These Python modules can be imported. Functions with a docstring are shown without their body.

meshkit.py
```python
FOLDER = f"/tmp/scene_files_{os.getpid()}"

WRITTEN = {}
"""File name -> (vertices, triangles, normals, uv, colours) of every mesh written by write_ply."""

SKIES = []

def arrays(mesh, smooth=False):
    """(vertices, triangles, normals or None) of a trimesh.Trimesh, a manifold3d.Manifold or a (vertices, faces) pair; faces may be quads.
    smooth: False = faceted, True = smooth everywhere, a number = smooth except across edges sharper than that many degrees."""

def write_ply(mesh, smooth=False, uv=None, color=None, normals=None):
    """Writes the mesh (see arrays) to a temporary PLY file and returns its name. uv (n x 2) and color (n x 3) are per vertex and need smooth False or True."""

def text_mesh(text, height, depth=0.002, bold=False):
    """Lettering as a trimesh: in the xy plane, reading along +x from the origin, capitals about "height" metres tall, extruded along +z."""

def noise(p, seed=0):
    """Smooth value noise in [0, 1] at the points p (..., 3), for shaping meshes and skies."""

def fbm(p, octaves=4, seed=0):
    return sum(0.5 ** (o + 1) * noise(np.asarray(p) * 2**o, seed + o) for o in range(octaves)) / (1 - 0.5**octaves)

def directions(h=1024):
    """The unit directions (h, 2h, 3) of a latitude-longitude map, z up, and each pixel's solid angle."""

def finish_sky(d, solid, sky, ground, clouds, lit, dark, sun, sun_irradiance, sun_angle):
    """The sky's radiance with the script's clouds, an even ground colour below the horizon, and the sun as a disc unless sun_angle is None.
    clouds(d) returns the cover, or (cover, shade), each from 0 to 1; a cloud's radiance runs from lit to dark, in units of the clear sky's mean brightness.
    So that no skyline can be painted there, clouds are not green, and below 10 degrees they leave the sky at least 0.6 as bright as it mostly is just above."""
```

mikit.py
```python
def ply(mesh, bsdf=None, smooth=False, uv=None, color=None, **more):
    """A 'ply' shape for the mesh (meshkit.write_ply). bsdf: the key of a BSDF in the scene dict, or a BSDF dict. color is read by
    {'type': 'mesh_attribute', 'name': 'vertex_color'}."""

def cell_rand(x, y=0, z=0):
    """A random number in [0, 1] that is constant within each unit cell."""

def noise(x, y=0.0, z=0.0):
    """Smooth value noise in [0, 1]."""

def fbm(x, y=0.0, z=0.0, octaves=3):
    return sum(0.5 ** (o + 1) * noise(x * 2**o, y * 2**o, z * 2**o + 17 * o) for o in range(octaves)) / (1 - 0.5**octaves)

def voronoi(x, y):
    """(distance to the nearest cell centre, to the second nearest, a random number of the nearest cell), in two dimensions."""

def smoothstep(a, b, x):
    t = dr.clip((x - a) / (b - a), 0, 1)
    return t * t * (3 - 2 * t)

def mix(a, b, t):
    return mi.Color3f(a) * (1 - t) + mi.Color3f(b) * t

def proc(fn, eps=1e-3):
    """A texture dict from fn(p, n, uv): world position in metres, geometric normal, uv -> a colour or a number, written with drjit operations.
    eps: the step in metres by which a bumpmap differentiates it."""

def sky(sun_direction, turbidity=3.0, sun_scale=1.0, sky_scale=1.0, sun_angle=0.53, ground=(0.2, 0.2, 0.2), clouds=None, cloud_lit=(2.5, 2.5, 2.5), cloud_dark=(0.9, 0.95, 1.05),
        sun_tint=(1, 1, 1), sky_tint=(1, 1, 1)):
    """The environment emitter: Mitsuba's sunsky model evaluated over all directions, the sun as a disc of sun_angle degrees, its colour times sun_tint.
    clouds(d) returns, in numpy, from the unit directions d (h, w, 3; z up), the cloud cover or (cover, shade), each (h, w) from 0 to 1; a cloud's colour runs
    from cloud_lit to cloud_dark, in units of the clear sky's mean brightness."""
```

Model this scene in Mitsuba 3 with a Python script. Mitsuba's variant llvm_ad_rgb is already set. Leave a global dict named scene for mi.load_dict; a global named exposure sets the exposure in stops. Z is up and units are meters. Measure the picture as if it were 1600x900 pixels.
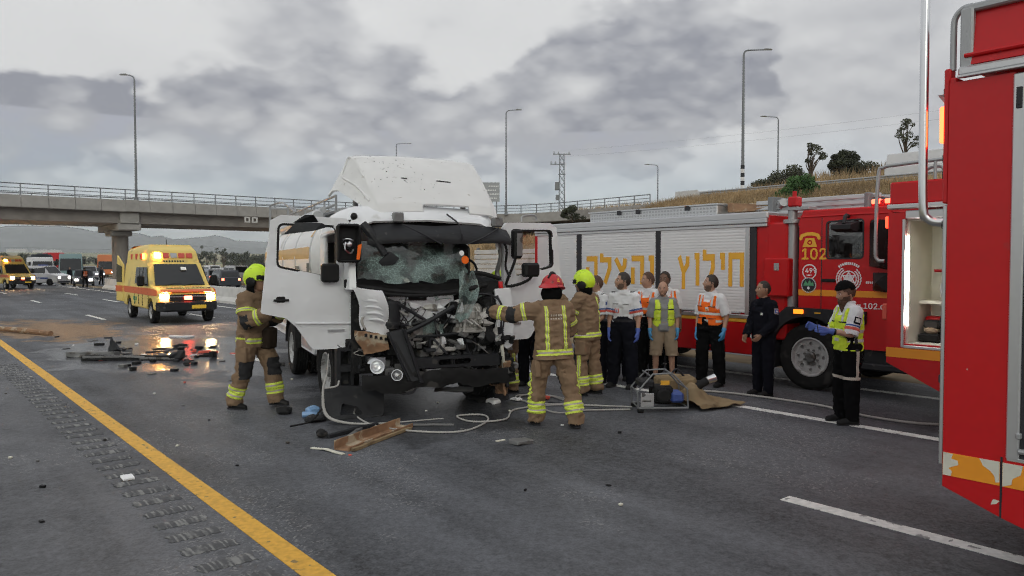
import math, random, numpy as np, trimesh, manifold3d as m3, mitsuba as mi, mikit, meshkit
import drjit as dr
from shapely.geometry import Polygon, LineString, Point, box as sbox
from shapely.ops import unary_union
from shapely import affinity
from mikit import noise, fbm, voronoi, cell_rand, smoothstep, mix, proc
T = mi.ScalarTransform4f
rng = np.random.default_rng(7); random.seed(7)
scene, labels = {}, {}
# ---------------------------------------------------------------- camera, sky, exposure
# world: x along the road towards the right of the picture, y across the road away from the camera, z up
CX, CY = 0.6411642, 0.7674037
CAM = np.array([0, 0, 1.98])
PITCH = math.radians(1.835)
fw = [-CY * math.cos(PITCH), CX * math.cos(PITCH), -math.sin(PITCH)]
scene['camera'] = {'type': 'perspective', 'fov': 69.4, 'fov_axis': 'x', 'near_clip': 0.05, 'far_clip': 30000.0,
                   'to_world': T().look_at(origin=CAM.tolist(), target=(CAM + np.array(fw)).tolist(), up=[0, 0, 1])}

def sst_(a, b, x):
    t = np.clip((x - a) / (b - a), 0, 1); return t * t * (3 - 2 * t)
def cloud_cover(d):
    az = np.degrees(np.arctan2(d[..., 1], d[..., 0])) - 140.12       # 0 = ahead, positive = left
    az = (az + 180) % 360 - 180
    el = np.degrees(np.arcsin(np.clip(d[..., 2], -1, 1)))
    # lumpy edges: the directions are pushed about by noise before the cloud masses are read
    p1 = meshkit.fbm(d * [9, 9, 13] + 5, 7, seed=11) - .5
    p2 = meshkit.fbm(d * [9, 9, 13] + 41, 7, seed=12) - .5
    bil = np.abs(meshkit.fbm(d * [13, 13, 22] + 9, 6, seed=21) - .5) * 4     # billows
    fine = meshkit.fbm(d * [30, 30, 50] + 3, 5, seed=23) - .5
    A, E = az + 15 * p1 + 2.5 * fine, el + 9 * p2 + 2 * fine
    def mass(a, e, sa, se, k=1.0, soft=.5):
        r = np.sqrt(((A - a) / sa) ** 2 + ((E - e) / se) ** 2)
        return k * (1 - sst_(1.05 - soft, 1.05, r))
    def union(*m): return np.max(m, axis=0)
    cloud = union(mass(33.5, 9.2, 7.5, 5.0, .95, .2), mass(21, 9.0, 11, 6.0, .72, .3), mass(15.5, 18, 6.5, 6, .50, .5), mass(12, 12, 7, 5, .64, .3), mass(-9.5, 13, 10.5, 6.4, .74, .22), mass(-5, 9.5, 10, 4.5, .68, .3), mass(3.5, 11, 5, 3.2, .58, .3), mass(-24, 12, 12, 9, .42, .7))
    deck = meshkit.fbm(d * [5, 5, 10] + 2, 5, seed=31)
    far_ = sst_(.40, .62, deck) * .75                     # elsewhere the same broken deck
    infr = np.clip(1 - (np.abs(az) - 36) / 10, 0, 1) * np.clip(1 - (el - 22) / 8, 0, 1)
    low = sst_(10.0, 4.0, el + 4 * p2)
    m = union(cloud) * infr + far_ * (1 - infr)
    m = np.maximum(m, (.70 + .30 * (deck - .5)) * low)
    back = np.clip((np.abs(az) - 60) / 70, 0, 1)
    shade = .06 + .90 * m + m * (.60 * (deck - .5) - .62 * (bil - .35) + .9 * p2 + .9 * fine) + .25 * p1 * (1 - m) - .75 * back
    return 1 - .22 * low * (1 - back), np.clip(shade, 0, 1)

scene['sky'] = mikit.sky([0.72, -0.60, 0.42], turbidity=3, sun_scale=0.08, sun_angle=25, sun_tint=(.75, 1, 1.35), sky_scale=1.0, clouds=cloud_cover,
                         cloud_lit=(1.84, 1.86, 1.87), cloud_dark=(0.70, 0.73, 0.85), ground=(.12, .12, .12))
exposure = 2.52
HAZE = 1.7e-4
# ---------------------------------------------------------------- materials
def rgb(c): return {'type': 'rgb', 'value': [float(v) for v in c]}
def tex(c): return c if isinstance(c, dict) else rgb(c)
def mat(name, c, rough=.6, metal=0.0, spec=.5, bump=None, bs=.004, **kw):
    b = {'type': 'principled', 'base_color': tex(c), 'roughness': rough if isinstance(rough, dict) else float(rough), 'metallic': float(metal), 'specular': float(spec), **kw}
    if bump: b = {'type': 'bumpmap', 'arbitrary': proc(bump, 2e-3), 'scale': bs, 'bsdf': b}
    scene[name] = {'type': 'twosided', 'bsdf': b}
    return name
def grain(c, amp, f, c2=None, th=.62, f2=3.0, w=.12):
    """base colour with grain; c2: patches of dirt or wear with outlines of their own"""
    c = [float(v) for v in c]
    def fn(p, n, uv):
        g = fbm(p.x * f, p.y * f, p.z * f, 3)
        col = mi.Color3f(c) * (1 + amp * 2 * (g - .5))
        if c2 is not None:
            m = smoothstep(th, th + w, fbm(p.x * f2 + 31, p.y * f2, p.z * f2 * .8, 4))
            col = mix(col, c2, m)
        return col
    return proc(fn)
def road_masks(p):
    w1 = fbm(p.x * .55, p.y * .7, 0, 4); w2 = fbm(p.x * 2.3 + 7, p.y * 2.6, 0, 4)
    # fluid spilled across the lane behind the wreck, sand strewn over it farther back
    ex = (p.x + 17.6) / 5.6; ey = (p.y - 4.75 + (p.x + 17.6) * .03) / 2.1
    wet = smoothstep(.42, .60, 1 - dr.sqrt(ex * ex + ey * ey) * .55 + (w1 - .5) * .75 + (w2 - .5) * .35)
    dx = (p.x + 26.5) / 4.6; dy = (p.y - 3.7) / 1.9
    sand = smoothstep(.42, .62, 1 - dr.sqrt(dx * dx + dy * dy) * .55 + (w1 - .5) * .5 + (w2 - .5) * .5)
    ox = (p.x + 9.0) / 2.6; oy = (p.y - 5.6) / 1.7
    oil = smoothstep(.45, .6, 1 - dr.sqrt(ox * ox + oy * oy) * .55 + (w2 - .5) * .6)
    return wet, sand, oil
def asphalt(p, n, uv):
    g = noise(p.x * 85, p.y * 85) * .4 + noise(p.x * 38 + 9, p.y * 38) * .35 + noise(p.x * 19 + 5, p.y * 19) * .25
    st = fbm(p.x * .35, p.y * 3.0, 0, 4); pt = fbm(p.x * .9 + 4, p.y * 1.1, 0, 4)
    lane = fbm(p.x * .03, p.y * 1.35 + 3, 0, 3)
    base = mi.Color3f(.080, .084, .094) * (1 + 1.15 * (g - .5) + .6 * (st - .5) + .7 * (pt - .5) + .75 * (lane - .5))
    sh = smoothstep(1.75, 1.9, p.y)
    base = base * mix((1.08, 1.05, 1.02), (1, 1, 1), sh)
    speck = smoothstep(.74, .84, noise(p.x * 60 + 3, p.y * 60)) * smoothstep(.5, .65, pt)
    base = mix(base, (.24, .235, .23), speck * .6)
    wet, sand, oil = road_masks(p)
    base = mix(base, base * .62, wet)
    base = mix(base, base * .5, oil * .8)
    base = mix(base, mi.Color3f(.25, .165, .10) * (1 + .7 * (g - .5) + .5 * (st - .5)), sand * .8)
    return base
def asphalt_rough(p, n, uv):
    wet, sand, oil = road_masks(p)
    pt = fbm(p.x * 1.7 + 4, p.y * 2.1, 0, 3)
    dry = .58 + .2 * (pt - .5)
    r = dry + (.19 + .22 * (fbm(p.x * 5, p.y * 6, 0, 3) - .3) - dry) * wet
    r = r + (.30 - r) * oil * .8
    return r + (.9 - r) * sand
mat('asphalt', proc(asphalt), proc(asphalt_rough), spec=.5, bump=lambda p, n, uv: (noise(p.x * 75, p.y * 75) * .7 + noise(p.x * 150, p.y * 150) * .3) * (1 - .93 * road_masks(p)[0]), bs=.0045)
mat('line_white', grain((.62, .62, .60), .25, 30, (.20, .20, .20), .66, 16.0, .08), .6)
mat('line_yellow', grain((.66, .36, .045), .25, 30, (.26, .17, .06), .70, 18.0, .08), .6)
mat('rumble', proc(lambda p, n, uv: mix((.080, .081, .085), (.22, .22, .215), smoothstep(.40, .85, noise(p.x * 6 + p.y * 9, p.y * 62) * .8 + .2 * noise(p.x * 60, p.y * 60)))), .8, bump=lambda p, n, uv: noise(p.x * 30, p.y * 60), bs=.01)
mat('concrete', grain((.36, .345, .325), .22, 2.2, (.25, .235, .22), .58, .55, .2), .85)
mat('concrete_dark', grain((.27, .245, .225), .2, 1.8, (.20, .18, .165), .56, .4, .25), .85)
mat('white_concrete', grain((.58, .57, .55), .15, 3, (.40, .38, .35), .6, 1.2, .15), .8)
mat('galv', (.40, .41, .42), .45, .6)
mat('galv_dark', (.22, .23, .24), .5, .5)
mat('chrome', (.72, .73, .74), .18, 1.0)
mat('alu', (.62, .63, .64), .38, .85)
mat('field', proc(lambda p, n, uv: mix(mix((.155, .14, .085), (.10, .115, .06), smoothstep(.42, .58, fbm(p.x * .0045, p.y * .0045, 0, 3))), (.24, .20, .12), smoothstep(.55, .62, fbm(p.x * .02 + 5, p.y * .004, 0, 3)))), .95)
mat('verge', grain((.19, .145, .085), .5, 1.6, (.11, .095, .055), .55, .6, .15), .95)
mat('dry_grass', grain((.42, .30, .165), .55, .9, (.26, .185, .105), .5, .35, .2), .9)
mat('leaf_dark', grain((.050, .058, .032), .7, 1.4), .7)
mat('leaf_green', grain((.075, .16, .045), .7, 1.6), .65)
mat('leaf_olive', grain((.085, .092, .055), .6, 1.2), .7)
mat('bark', (.10, .075, .055), .9)
mat('hill', grain((.075, .08, .085), .35, .004), .95)
mat('red', grain((.52, .008, .011), .06, 5, (.42, .025, .025), .76, 9, .1), .34, spec=.35, clearcoat=.2, clearcoat_gloss=.85)
mat('white_paint', grain((.74, .75, .77), .05, 3, (.52, .51, .50), .66, 3.5, .14), .34, clearcoat=.4, clearcoat_gloss=.8)
mat('fairing_white', grain((.70, .70, .695), .06, 4, (.50, .48, .45), .72, 16, .10), .5)
mat('tank_white', grain((.76, .75, .74), .06, 1.2, (.55, .53, .50), .62, 2.0, .15), .35)
mat('gold', grain((.56, .33, .085), .12, 4), .45)
mat('amber_paint', (.80, .42, .04), .5)
mat('orange_stripe', (.80, .30, .02), .42)
mat('shutter', grain((.74, .74, .75), .04, 2, (.66, .66, .66), .6, 1.4, .2), .42, .1)
mat('cream', grain((.60, .585, .50), .1, 4, (.42, .39, .32), .76, 9, .1), .6)
mat('black', (.007, .007, .0075), .5, spec=.3)
mat('black_rough', grain((.012, .012, .0125), .5, 9, (.045, .042, .04), .66, 6, .1), .75, spec=.3)
mat('dark_plastic', grain((.018, .019, .022), .25, 8, (.055, .052, .05), .68, 9, .08), .55, spec=.35)
mat('grey_metal', grain((.19, .19, .19), .35, 9, (.09, .08, .07), .58, 7, .1), .5, .4)
mat('alloy', grain((.47, .455, .43), .25, 12, (.20, .18, .16), .58, 9, .1), .5, .35)
mat('rust', grain((.26, .15, .085), .5, 9, (.40, .33, .24), .55, 6, .1), .85)
mat('rubber', grain((.013, .013, .013), .35, 12, (.038, .036, .034), .64, 5, .12), .85, spec=.25)
mat('rim_grey', grain((.44, .44, .44), .15, 14, (.2, .19, .18), .6, 9, .1), .45, .1)
mat('glass_dark', (.012, .014, .016), .06, spec=.6)
mat('yellow_van', grain((.76, .57, .15), .06, 2, (.56, .42, .14), .64, 3, .12), .34, clearcoat=.5, clearcoat_gloss=.85)
mat('red_stripe', (.66, .14, .04), .4)
mat('plate_yellow', (.85, .55, .05), .5)
mat('ink', (.02, .02, .025), .6)
mat('white', (.80, .80, .80), .5)
mat('cloth_white', grain((.70, .71, .73), .07, 18), .85, spec=.2)
mat('cloth_navy', grain((.008, .0085, .013), .35, 20), .9, spec=.06)
mat('cloth_black', grain((.006, .006, .0065), .35, 20), .9, spec=.06)
mat('cloth_tan', grain((.235, .158, .100), .24, 11, (.165, .112, .073), .60, 5, .2), .9, spec=.2)
mat('cloth_khaki', grain((.33, .255, .18), .15, 16), .9, spec=.2)
mat('cloth_grey', grain((.25, .255, .26), .12, 20), .9, spec=.2)
mat('hi_orange', grain((.90, .165, .022), .10, 14), .8, spec=.2)
mat('hi_lime', grain((.68, .86, .06), .10, 14), .8, spec=.2)
mat('lime_tape', (.66, .80, .10), .55)
mat('silver_tape', (.58, .58, .56), .45)
mat('silver_dull', (.48, .43, .37), .6)
mat('lime_helmet', grain((.60, .85, .03), .08, 20, (.36, .46, .05), .68, 22, .1), .42)
mat('red_helmet', grain((.46, .02, .025), .1, 20, (.20, .02, .02), .62, 22, .1), .40)
mat('skin', grain((.43, .25, .175), .12, 30), .55)
mat('skin_tan', grain((.34, .19, .125), .12, 30), .55)
mat('skin_dark', grain((.15, .080, .052), .12, 30), .55)
mat('hair', grain((.026, .019, .015), .6, 70), .6)
mat('stubble', grain((.15, .095, .07), .5, 90), .7)
mat('hair_brown', grain((.085, .042, .026), .6, 60), .7)
mat('glove_blue', (.075, .125, .42), .5)
mat('glove_cyan', (.06, .27, .52), .5)
mat('mask_white', (.78, .80, .82), .8)
mat('tarp', grain((.235, .17, .095), .3, 9, (.13, .09, .05), .58, 6, .15), .9)
mat('hose_pale', grain((.40, .39, .37), .2, 12), .6)
mat('bottle_blue', (.22, .38, .62), .2)
mat('pad_black', (.02, .02, .022), .85)
mat('pouch', grain((.045, .032, .024), .4, 12), .9, spec=.1)
mat('teal_bus', (.22, .33, .34), .3)
mat('orange_truck', (.62, .20, .07), .5)
mat('car_silver', (.42, .43, .45), .3, .4)
mat('car_dark', (.04, .045, .055), .3)
mat('car_white', (.68, .68, .69), .3)
mat('green_sign', (.03, .12, .06), .5)
mat('sign_grey', (.33, .34, .35), .5, .3)
mat('tree_green', (.10, .32, .16), .5)
mat('blue_mark', (.05, .09, .30), .5)
mat('red_mark', (.62, .10, .07), .6)
scene['pane'] = {'type': 'thindielectric'}
def crack(p, n, uv):
    x, y, z = p.x * .66 + p.y * .75, p.y * .66 - p.x * .75, p.z
    a, b, _ = voronoi(x * 26, z * 26 + y * 8)
    a2, b2, _ = voronoi(x * 9 + 3, z * 9 + y * 5)
    ln = dr.maximum(1 - smoothstep(.02, .10, b - a), 1 - smoothstep(.01, .05, b2 - a2))
    haze_ = smoothstep(.40, .62, fbm(x * 5, z * 5, y * 5, 3))
    low = smoothstep(2.24, 1.95, z + .25 * (fbm(x * 4 + 3, y * 4, z * 4, 3) - .5))
    return dr.clip(.02 + low * (.04 + .62 * ln * (.25 + haze_) + .30 * haze_) + .18 * ln * haze_, 0, .92)
scene['shattered'] = {'type': 'blendbsdf', 'weight': proc(crack), 'a': {'type': 'thindielectric'},
                      'b': {'type': 'twosided', 'bsdf': {'type': 'principled', 'base_color': rgb((.24, .33, .31)), 'roughness': .35}}}
def emit(c, k): return {'type': 'area', 'radiance': rgb([v * k for v in c])}
# ---------------------------------------------------------------- mesh helpers
def TM(v, f): return trimesh.Trimesh(np.asarray(v, float), np.asarray(f, int), process=False)
def J(*ms):
    L = []
    for m in ms: L += m if isinstance(m, list) else [m]
    return L[0] if len(L) == 1 else trimesh.util.concatenate(L)
def tri(q):
    q = np.asarray(q); return np.vstack([q[:, [0, 1, 2]], q[:, [0, 2, 3]]])
def hull(pts):
    return m2t(m3.Manifold.hull_points(np.asarray(pts, float)))
def m2t(m):
    a = m.to_mesh(); return TM(np.array(a.vert_properties[:, :3]), np.array(a.tri_verts))
def t2m(t):
    t = trimesh.Trimesh(t.vertices, t.faces, process=True); t.merge_vertices()
    return m3.Manifold(m3.Mesh(np.asarray(t.vertices, np.float32), np.asarray(t.faces, np.uint32)))
_sg = np.array([[i, j, k] for i in (-1, 1) for j in (-1, 1) for k in (-1, 1)], float)
def bx(x0, x1, y0, y1, z0, z1, b=.01):
    lo, hi = np.minimum([x0, y0, z0], [x1, y1, z1]), np.maximum([x0, y0, z0], [x1, y1, z1])
    c, h = (lo + hi) / 2, (hi - lo) / 2
    b = min(b, .45 * h.min())
    if b <= 0:
        m = trimesh.creation.box(2 * h); m.apply_translation(c); return TM(m.vertices, m.faces)
    P = np.vstack([_sg * (h - b * np.array(k)) for k in ((0, 1, 1), (1, 0, 1), (1, 1, 0))])
    global _bxf
    if '_bxf' not in globals():
        hh = np.array([1, 1, 1.0]); PP = np.vstack([_sg * (hh - .2 * np.array(k)) for k in ((0, 1, 1), (1, 0, 1), (1, 1, 0))])
        from scipy.spatial import ConvexHull
        H = ConvexHull(PP); F = H.simplices.copy()
        n = np.cross(PP[F[:, 1]] - PP[F[:, 0]], PP[F[:, 2]] - PP[F[:, 0]])
        fl = (n * PP[F].mean(1)).sum(1) < 0; F[fl] = F[fl][:, ::-1]; _bxf = F
    return TM(P + c, _bxf)
def frame_of(d):
    d = np.asarray(d, float); d = d / np.linalg.norm(d)
    a = np.cross(d, [0, 0, 1.0] if abs(d[2]) < .9 else [1.0, 0, 0]); a /= np.linalg.norm(a)
    return d, a, np.cross(d, a)
def cyl(p0, p1, r, r2=None, n=14):
    p0, p1 = np.asarray(p0, float), np.asarray(p1, float); r2 = r if r2 is None else r2
    d, a, b = frame_of(p1 - p0); t = np.arange(n) * 2 * np.pi / n
    ring = np.cos(t)[:, None] * a + np.sin(t)[:, None] * b
    v = np.vstack([p0 + ring * r, p1 + ring * r2, [p0], [p1]]); i = np.arange(n); j = (i + 1) % n
    return TM(v, np.vstack([tri(np.stack([i, j, j + n, i + n], 1)), np.stack([j, i, i * 0 + 2 * n], 1), np.stack([i + n, j + n, i * 0 + 2 * n + 1], 1)]))
def spline(P, k=6):
    P = np.asarray(P, float)
    if len(P) < 3: return P
    Q = np.vstack([2 * P[0] - P[1], P, 2 * P[-1] - P[-2]]); o = []
    for i in range(1, len(Q) - 2):
        for t in np.arange(k) / k:
            a, b, c, d = Q[i - 1:i + 3]
            o.append(.5 * (2 * b + (c - a) * t + (2 * a - 5 * b + 4 * c - d) * t * t + (3 * b - a - 3 * c + d) * t ** 3))
    return np.vstack([o, P[-1]])
def tube(P, r, n=8, k=6):
    P = spline(P, k) if k else np.asarray(P, float)
    t = np.gradient(P, axis=0); t /= np.linalg.norm(t, axis=1, keepdims=True) + 1e-12
    _, a, _ = frame_of(t[0]); rings = []; rr = np.broadcast_to(r, (len(P),)) if np.ndim(r) == 0 else np.interp(np.linspace(0, 1, len(P)), np.linspace(0, 1, len(r)), r)
    for p, d, q in zip(P, t, rr):
        a = a - d * (a @ d); a /= np.linalg.norm(a); b = np.cross(d, a); ang = np.arange(n) * 2 * np.pi / n
        rings.append(p + q * (np.cos(ang)[:, None] * a + np.sin(ang)[:, None] * b))
    return loft(rings)
def loft(rings, cap=True, closed=True):
    n = len(rings[0]); v = np.vstack(rings); q = []
    i = np.arange(n if closed else n - 1); j = (i + 1) % n
    for k in range(len(rings) - 1): q.append(np.stack([i + k * n, j + k * n, j + (k + 1) * n, i + (k + 1) * n], 1))
    f = [tri(np.vstack(q))]
    if cap and closed:
        c0, c1 = len(v), len(v) + 1; v = np.vstack([v, rings[0].mean(0), rings[-1].mean(0)]); o = (len(rings) - 1) * n
        f += [np.stack([j, i, i * 0 + c0], 1), np.stack([i + o, j + o, i * 0 + c1], 1)]
    return TM(v, np.vstack(f))
def lathe(prof, p, d, n=32, cap=True):
    """prof: (radius, distance along d)"""
    d, a, b = frame_of(d); p = np.asarray(p, float); t = -np.arange(n) * 2 * np.pi / n
    ring = np.cos(t)[:, None] * a + np.sin(t)[:, None] * b
    return loft([p + d * h + ring * max(r, 1e-4) for r, h in prof], cap=cap)
def ball(c, r, n=1):
    m = trimesh.creation.icosphere(n, 1.0); return TM(m.vertices * np.asarray(r) + np.asarray(c), m.faces)
def extr(poly, w0, w1):
    if not isinstance(poly, (Polygon,)) and not hasattr(poly, 'geoms'): poly = Polygon(poly)
    out = []
    for g in getattr(poly, 'geoms', [poly]):
        if g.area < 1e-9: continue
        m = trimesh.creation.extrude_polygon(g, abs(w1 - w0), engine='earcut'); m.apply_translation([0, 0, min(w0, w1)]); out.append(TM(m.vertices, m.faces))
    return J(out)
def axes(m, a, b, c):
    """(u, v, w) -> u*a + v*b + w*c"""
    M = np.stack([a, b, c], 1).astype(float); f = m.faces if np.linalg.det(M) > 0 else m.faces[:, ::-1]
    return TM(m.vertices @ M.T, f)
def pan_y(poly, y0, y1): return axes(extr(poly, y0, y1), [1, 0, 0], [0, 0, 1], [0, 1, 0])   # outline in x, z
def pan_x(poly, x0, x1): return axes(extr(poly, x0, x1), [0, 1, 0], [0, 0, 1], [1, 0, 0])   # outline in y, z
def pan_z(poly, z0, z1): return extr(poly, z0, z1)
def rnd(poly, r):
    p = poly if hasattr(poly, 'buffer') else Polygon(poly); return p.buffer(-r, join_style=2).buffer(r, quad_segs=4)
def grid(fn, nu, nv):
    u, v = np.meshgrid(np.linspace(0, 1, nu), np.linspace(0, 1, nv), indexing='ij')
    P = np.asarray(fn(u, v)).reshape(3, -1).T if not isinstance(fn, np.ndarray) else fn
    i, j = np.meshgrid(np.arange(nu - 1), np.arange(nv - 1), indexing='ij'); a = (i * nv + j).ravel()
    return TM(P, tri(np.stack([a, a + nv, a + nv + 1, a + 1], 1)))
def solid(m, off, base=0.0):
    """an open sheet given thickness along its normals"""
    m = trimesh.Trimesh(m.vertices, m.faces, process=True)
    if len(m.faces) == 0: return m
    n = m.vertex_normals; o, i = m.vertices + n * off, m.vertices + n * base; k = len(o)
    e = np.sort(m.edges, axis=1); _, inv, cnt = np.unique(e, axis=0, return_inverse=True, return_counts=True)
    be = m.edges[cnt[inv.ravel()] == 1]
    f = [m.faces, m.faces[:, ::-1] + k]
    if len(be): f.append(tri(np.stack([be[:, 1], be[:, 0], be[:, 0] + k, be[:, 1] + k], 1)))
    return TM(np.vstack([o, i]), np.vstack(f))
def slab(P, t=.012, inset=0.0):
    P = np.asarray(P, float); n = np.cross(P[1] - P[0], P[2] - P[0]); n /= np.linalg.norm(n); c = P.mean(0)
    Q = P + (c - P) * inset; return hull(np.vstack([Q + n * t, Q - n * t]))
def rhull(pts, r): return hull(np.vstack([np.asarray(pts, float) + r * s for s in _sg * .577] + [np.asarray(pts, float) + r * np.array(s) for s in ((1, 0, 0), (-1, 0, 0), (0, 1, 0), (0, -1, 0), (0, 0, 1), (0, 0, -1))]))
def both(p): return [[x, s * y, z] for x, y, z in p for s in (-1, 1)]
def carve(parts, cuts):
    a = m3.Manifold.batch_boolean([t2m(p) for p in parts], m3.OpType.Add)
    if cuts: a = a - m3.Manifold.batch_boolean([t2m(c) for c in cuts], m3.OpType.Add)
    return m2t(a)
def cut(m, planes):
    m = trimesh.Trimesh(m.vertices, m.faces, process=False)
    for p, n in planes:
        if len(m.faces) == 0: break
        m = trimesh.intersections.slice_mesh_plane(m, np.asarray(n, float), np.asarray(p, float))
    return m
def key_for(k):
    if k not in scene and k not in labels: return k
    i = 1
    while f'{k}_{i:03d}' in scene or f'{k}_{i:03d}' in labels: i += 1
    return f'{k}_{i:03d}'
def mtx(x=0, y=0, z=0, yaw=0):
    a = math.radians(yaw); M = np.eye(4); M[:2, :2] = [[math.cos(a), -math.sin(a)], [math.sin(a), math.cos(a)]]; M[:3, 3] = [x, y, z]; return M
class Thing:
    def __init__(s, name, label, cat, M=None, group=None, kind=None):
        s.k = key_for(name); s.M = np.eye(4) if M is None else M
        labels[s.k] = {'label': label, 'category': cat}
        if group: labels[s.k]['group'] = group
        if kind: labels[s.k]['kind'] = kind
    def add(s, part, mesh, m, smooth=30, label=None, light=None, kind=None, **kw):
        base = f'{s.k}__{part}' if part else s.k
        k = base
        if k in scene:
            i = 1
            while f'{base}_{i:03d}' in scene: i += 1
            k = f'{base}_{i:03d}'
        mesh = J(mesh) if isinstance(mesh, list) else mesh
        v = np.asarray(mesh.vertices) @ s.M[:3, :3].T + s.M[:3, 3]
        if light: kw['emitter'] = light
        scene[k] = mikit.ply(TM(v, mesh.faces), m, smooth=smooth, **kw)
        if label or kind: labels[k] = {}
        if label: labels[k]['label'] = label
        if kind: labels[k]['kind'] = kind
        return k[len(s.k) + 2:]
def single(name, mesh, m, label, cat, group=None, smooth=30, M=None):
    t = Thing(name, label, cat, M, group); t.add('', mesh, m, smooth); return t
def struct(name, mesh, m, smooth=30):
    scene[name] = mikit.ply(mesh, m, smooth=smooth); labels[name] = {'label': name.replace('_', ' '), 'kind': 'structure'}
def txt(s, h, depth=.004, bold=True):
    m = meshkit.text_mesh(s, h, depth, bold); return TM(m.vertices, m.faces)
def on_side(m, x, y, z): # lettering in (u, v, w) put on an upright face that looks towards -y
    m = axes(m, [1, 0, 0], [0, 0, 1], [0, -1, 0]); m.apply_translation([x, y, z]); return m
def glyph(ch, w=.20):
    """Hebrew letters as pen strokes, 1 high"""
    S = {'ח': ([[(.0, 0), (0, .92), (.62, .92), (.62, 0)]], .62), 'י': ([[(0, .92), (.16, .92), (.16, .50)]], .16),
         'ל': ([[(0, 1.12), (0, .88), (.48, .88), (.48, .55), (.20, 0)]], .48), 'ו': ([[(0, .92), (.18, .92), (.18, 0)]], .18),
         'ץ': ([[(0, .92), (.26, .42), (.26, -.12)], [(.52, .92), (.50, .66), (.26, .42)]], .52), 'ה': ([[(0, .92), (.58, .92), (.58, 0)], [(.07, .6), (.07, 0)]], .58),
         'צ': ([[(0, .92), (.40, .40), (.56, .07), (0, .07)], [(.54, .92), (.52, .66), (.36, .46)]], .56)}[ch]
    return unary_union([LineString(l).buffer(w / 2, cap_style=2, join_style=2) for l in S[0]]), S[1]
def hebrew(word, h, sp=.34):
    x, out = 0, []
    for ch in word[::-1]:
        g, w = glyph(ch); out.append(affinity.scale(affinity.translate(g, x, 0), h, h, origin=(0, 0))); x += w + sp
    return unary_union(out), (x - sp) * h
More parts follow.
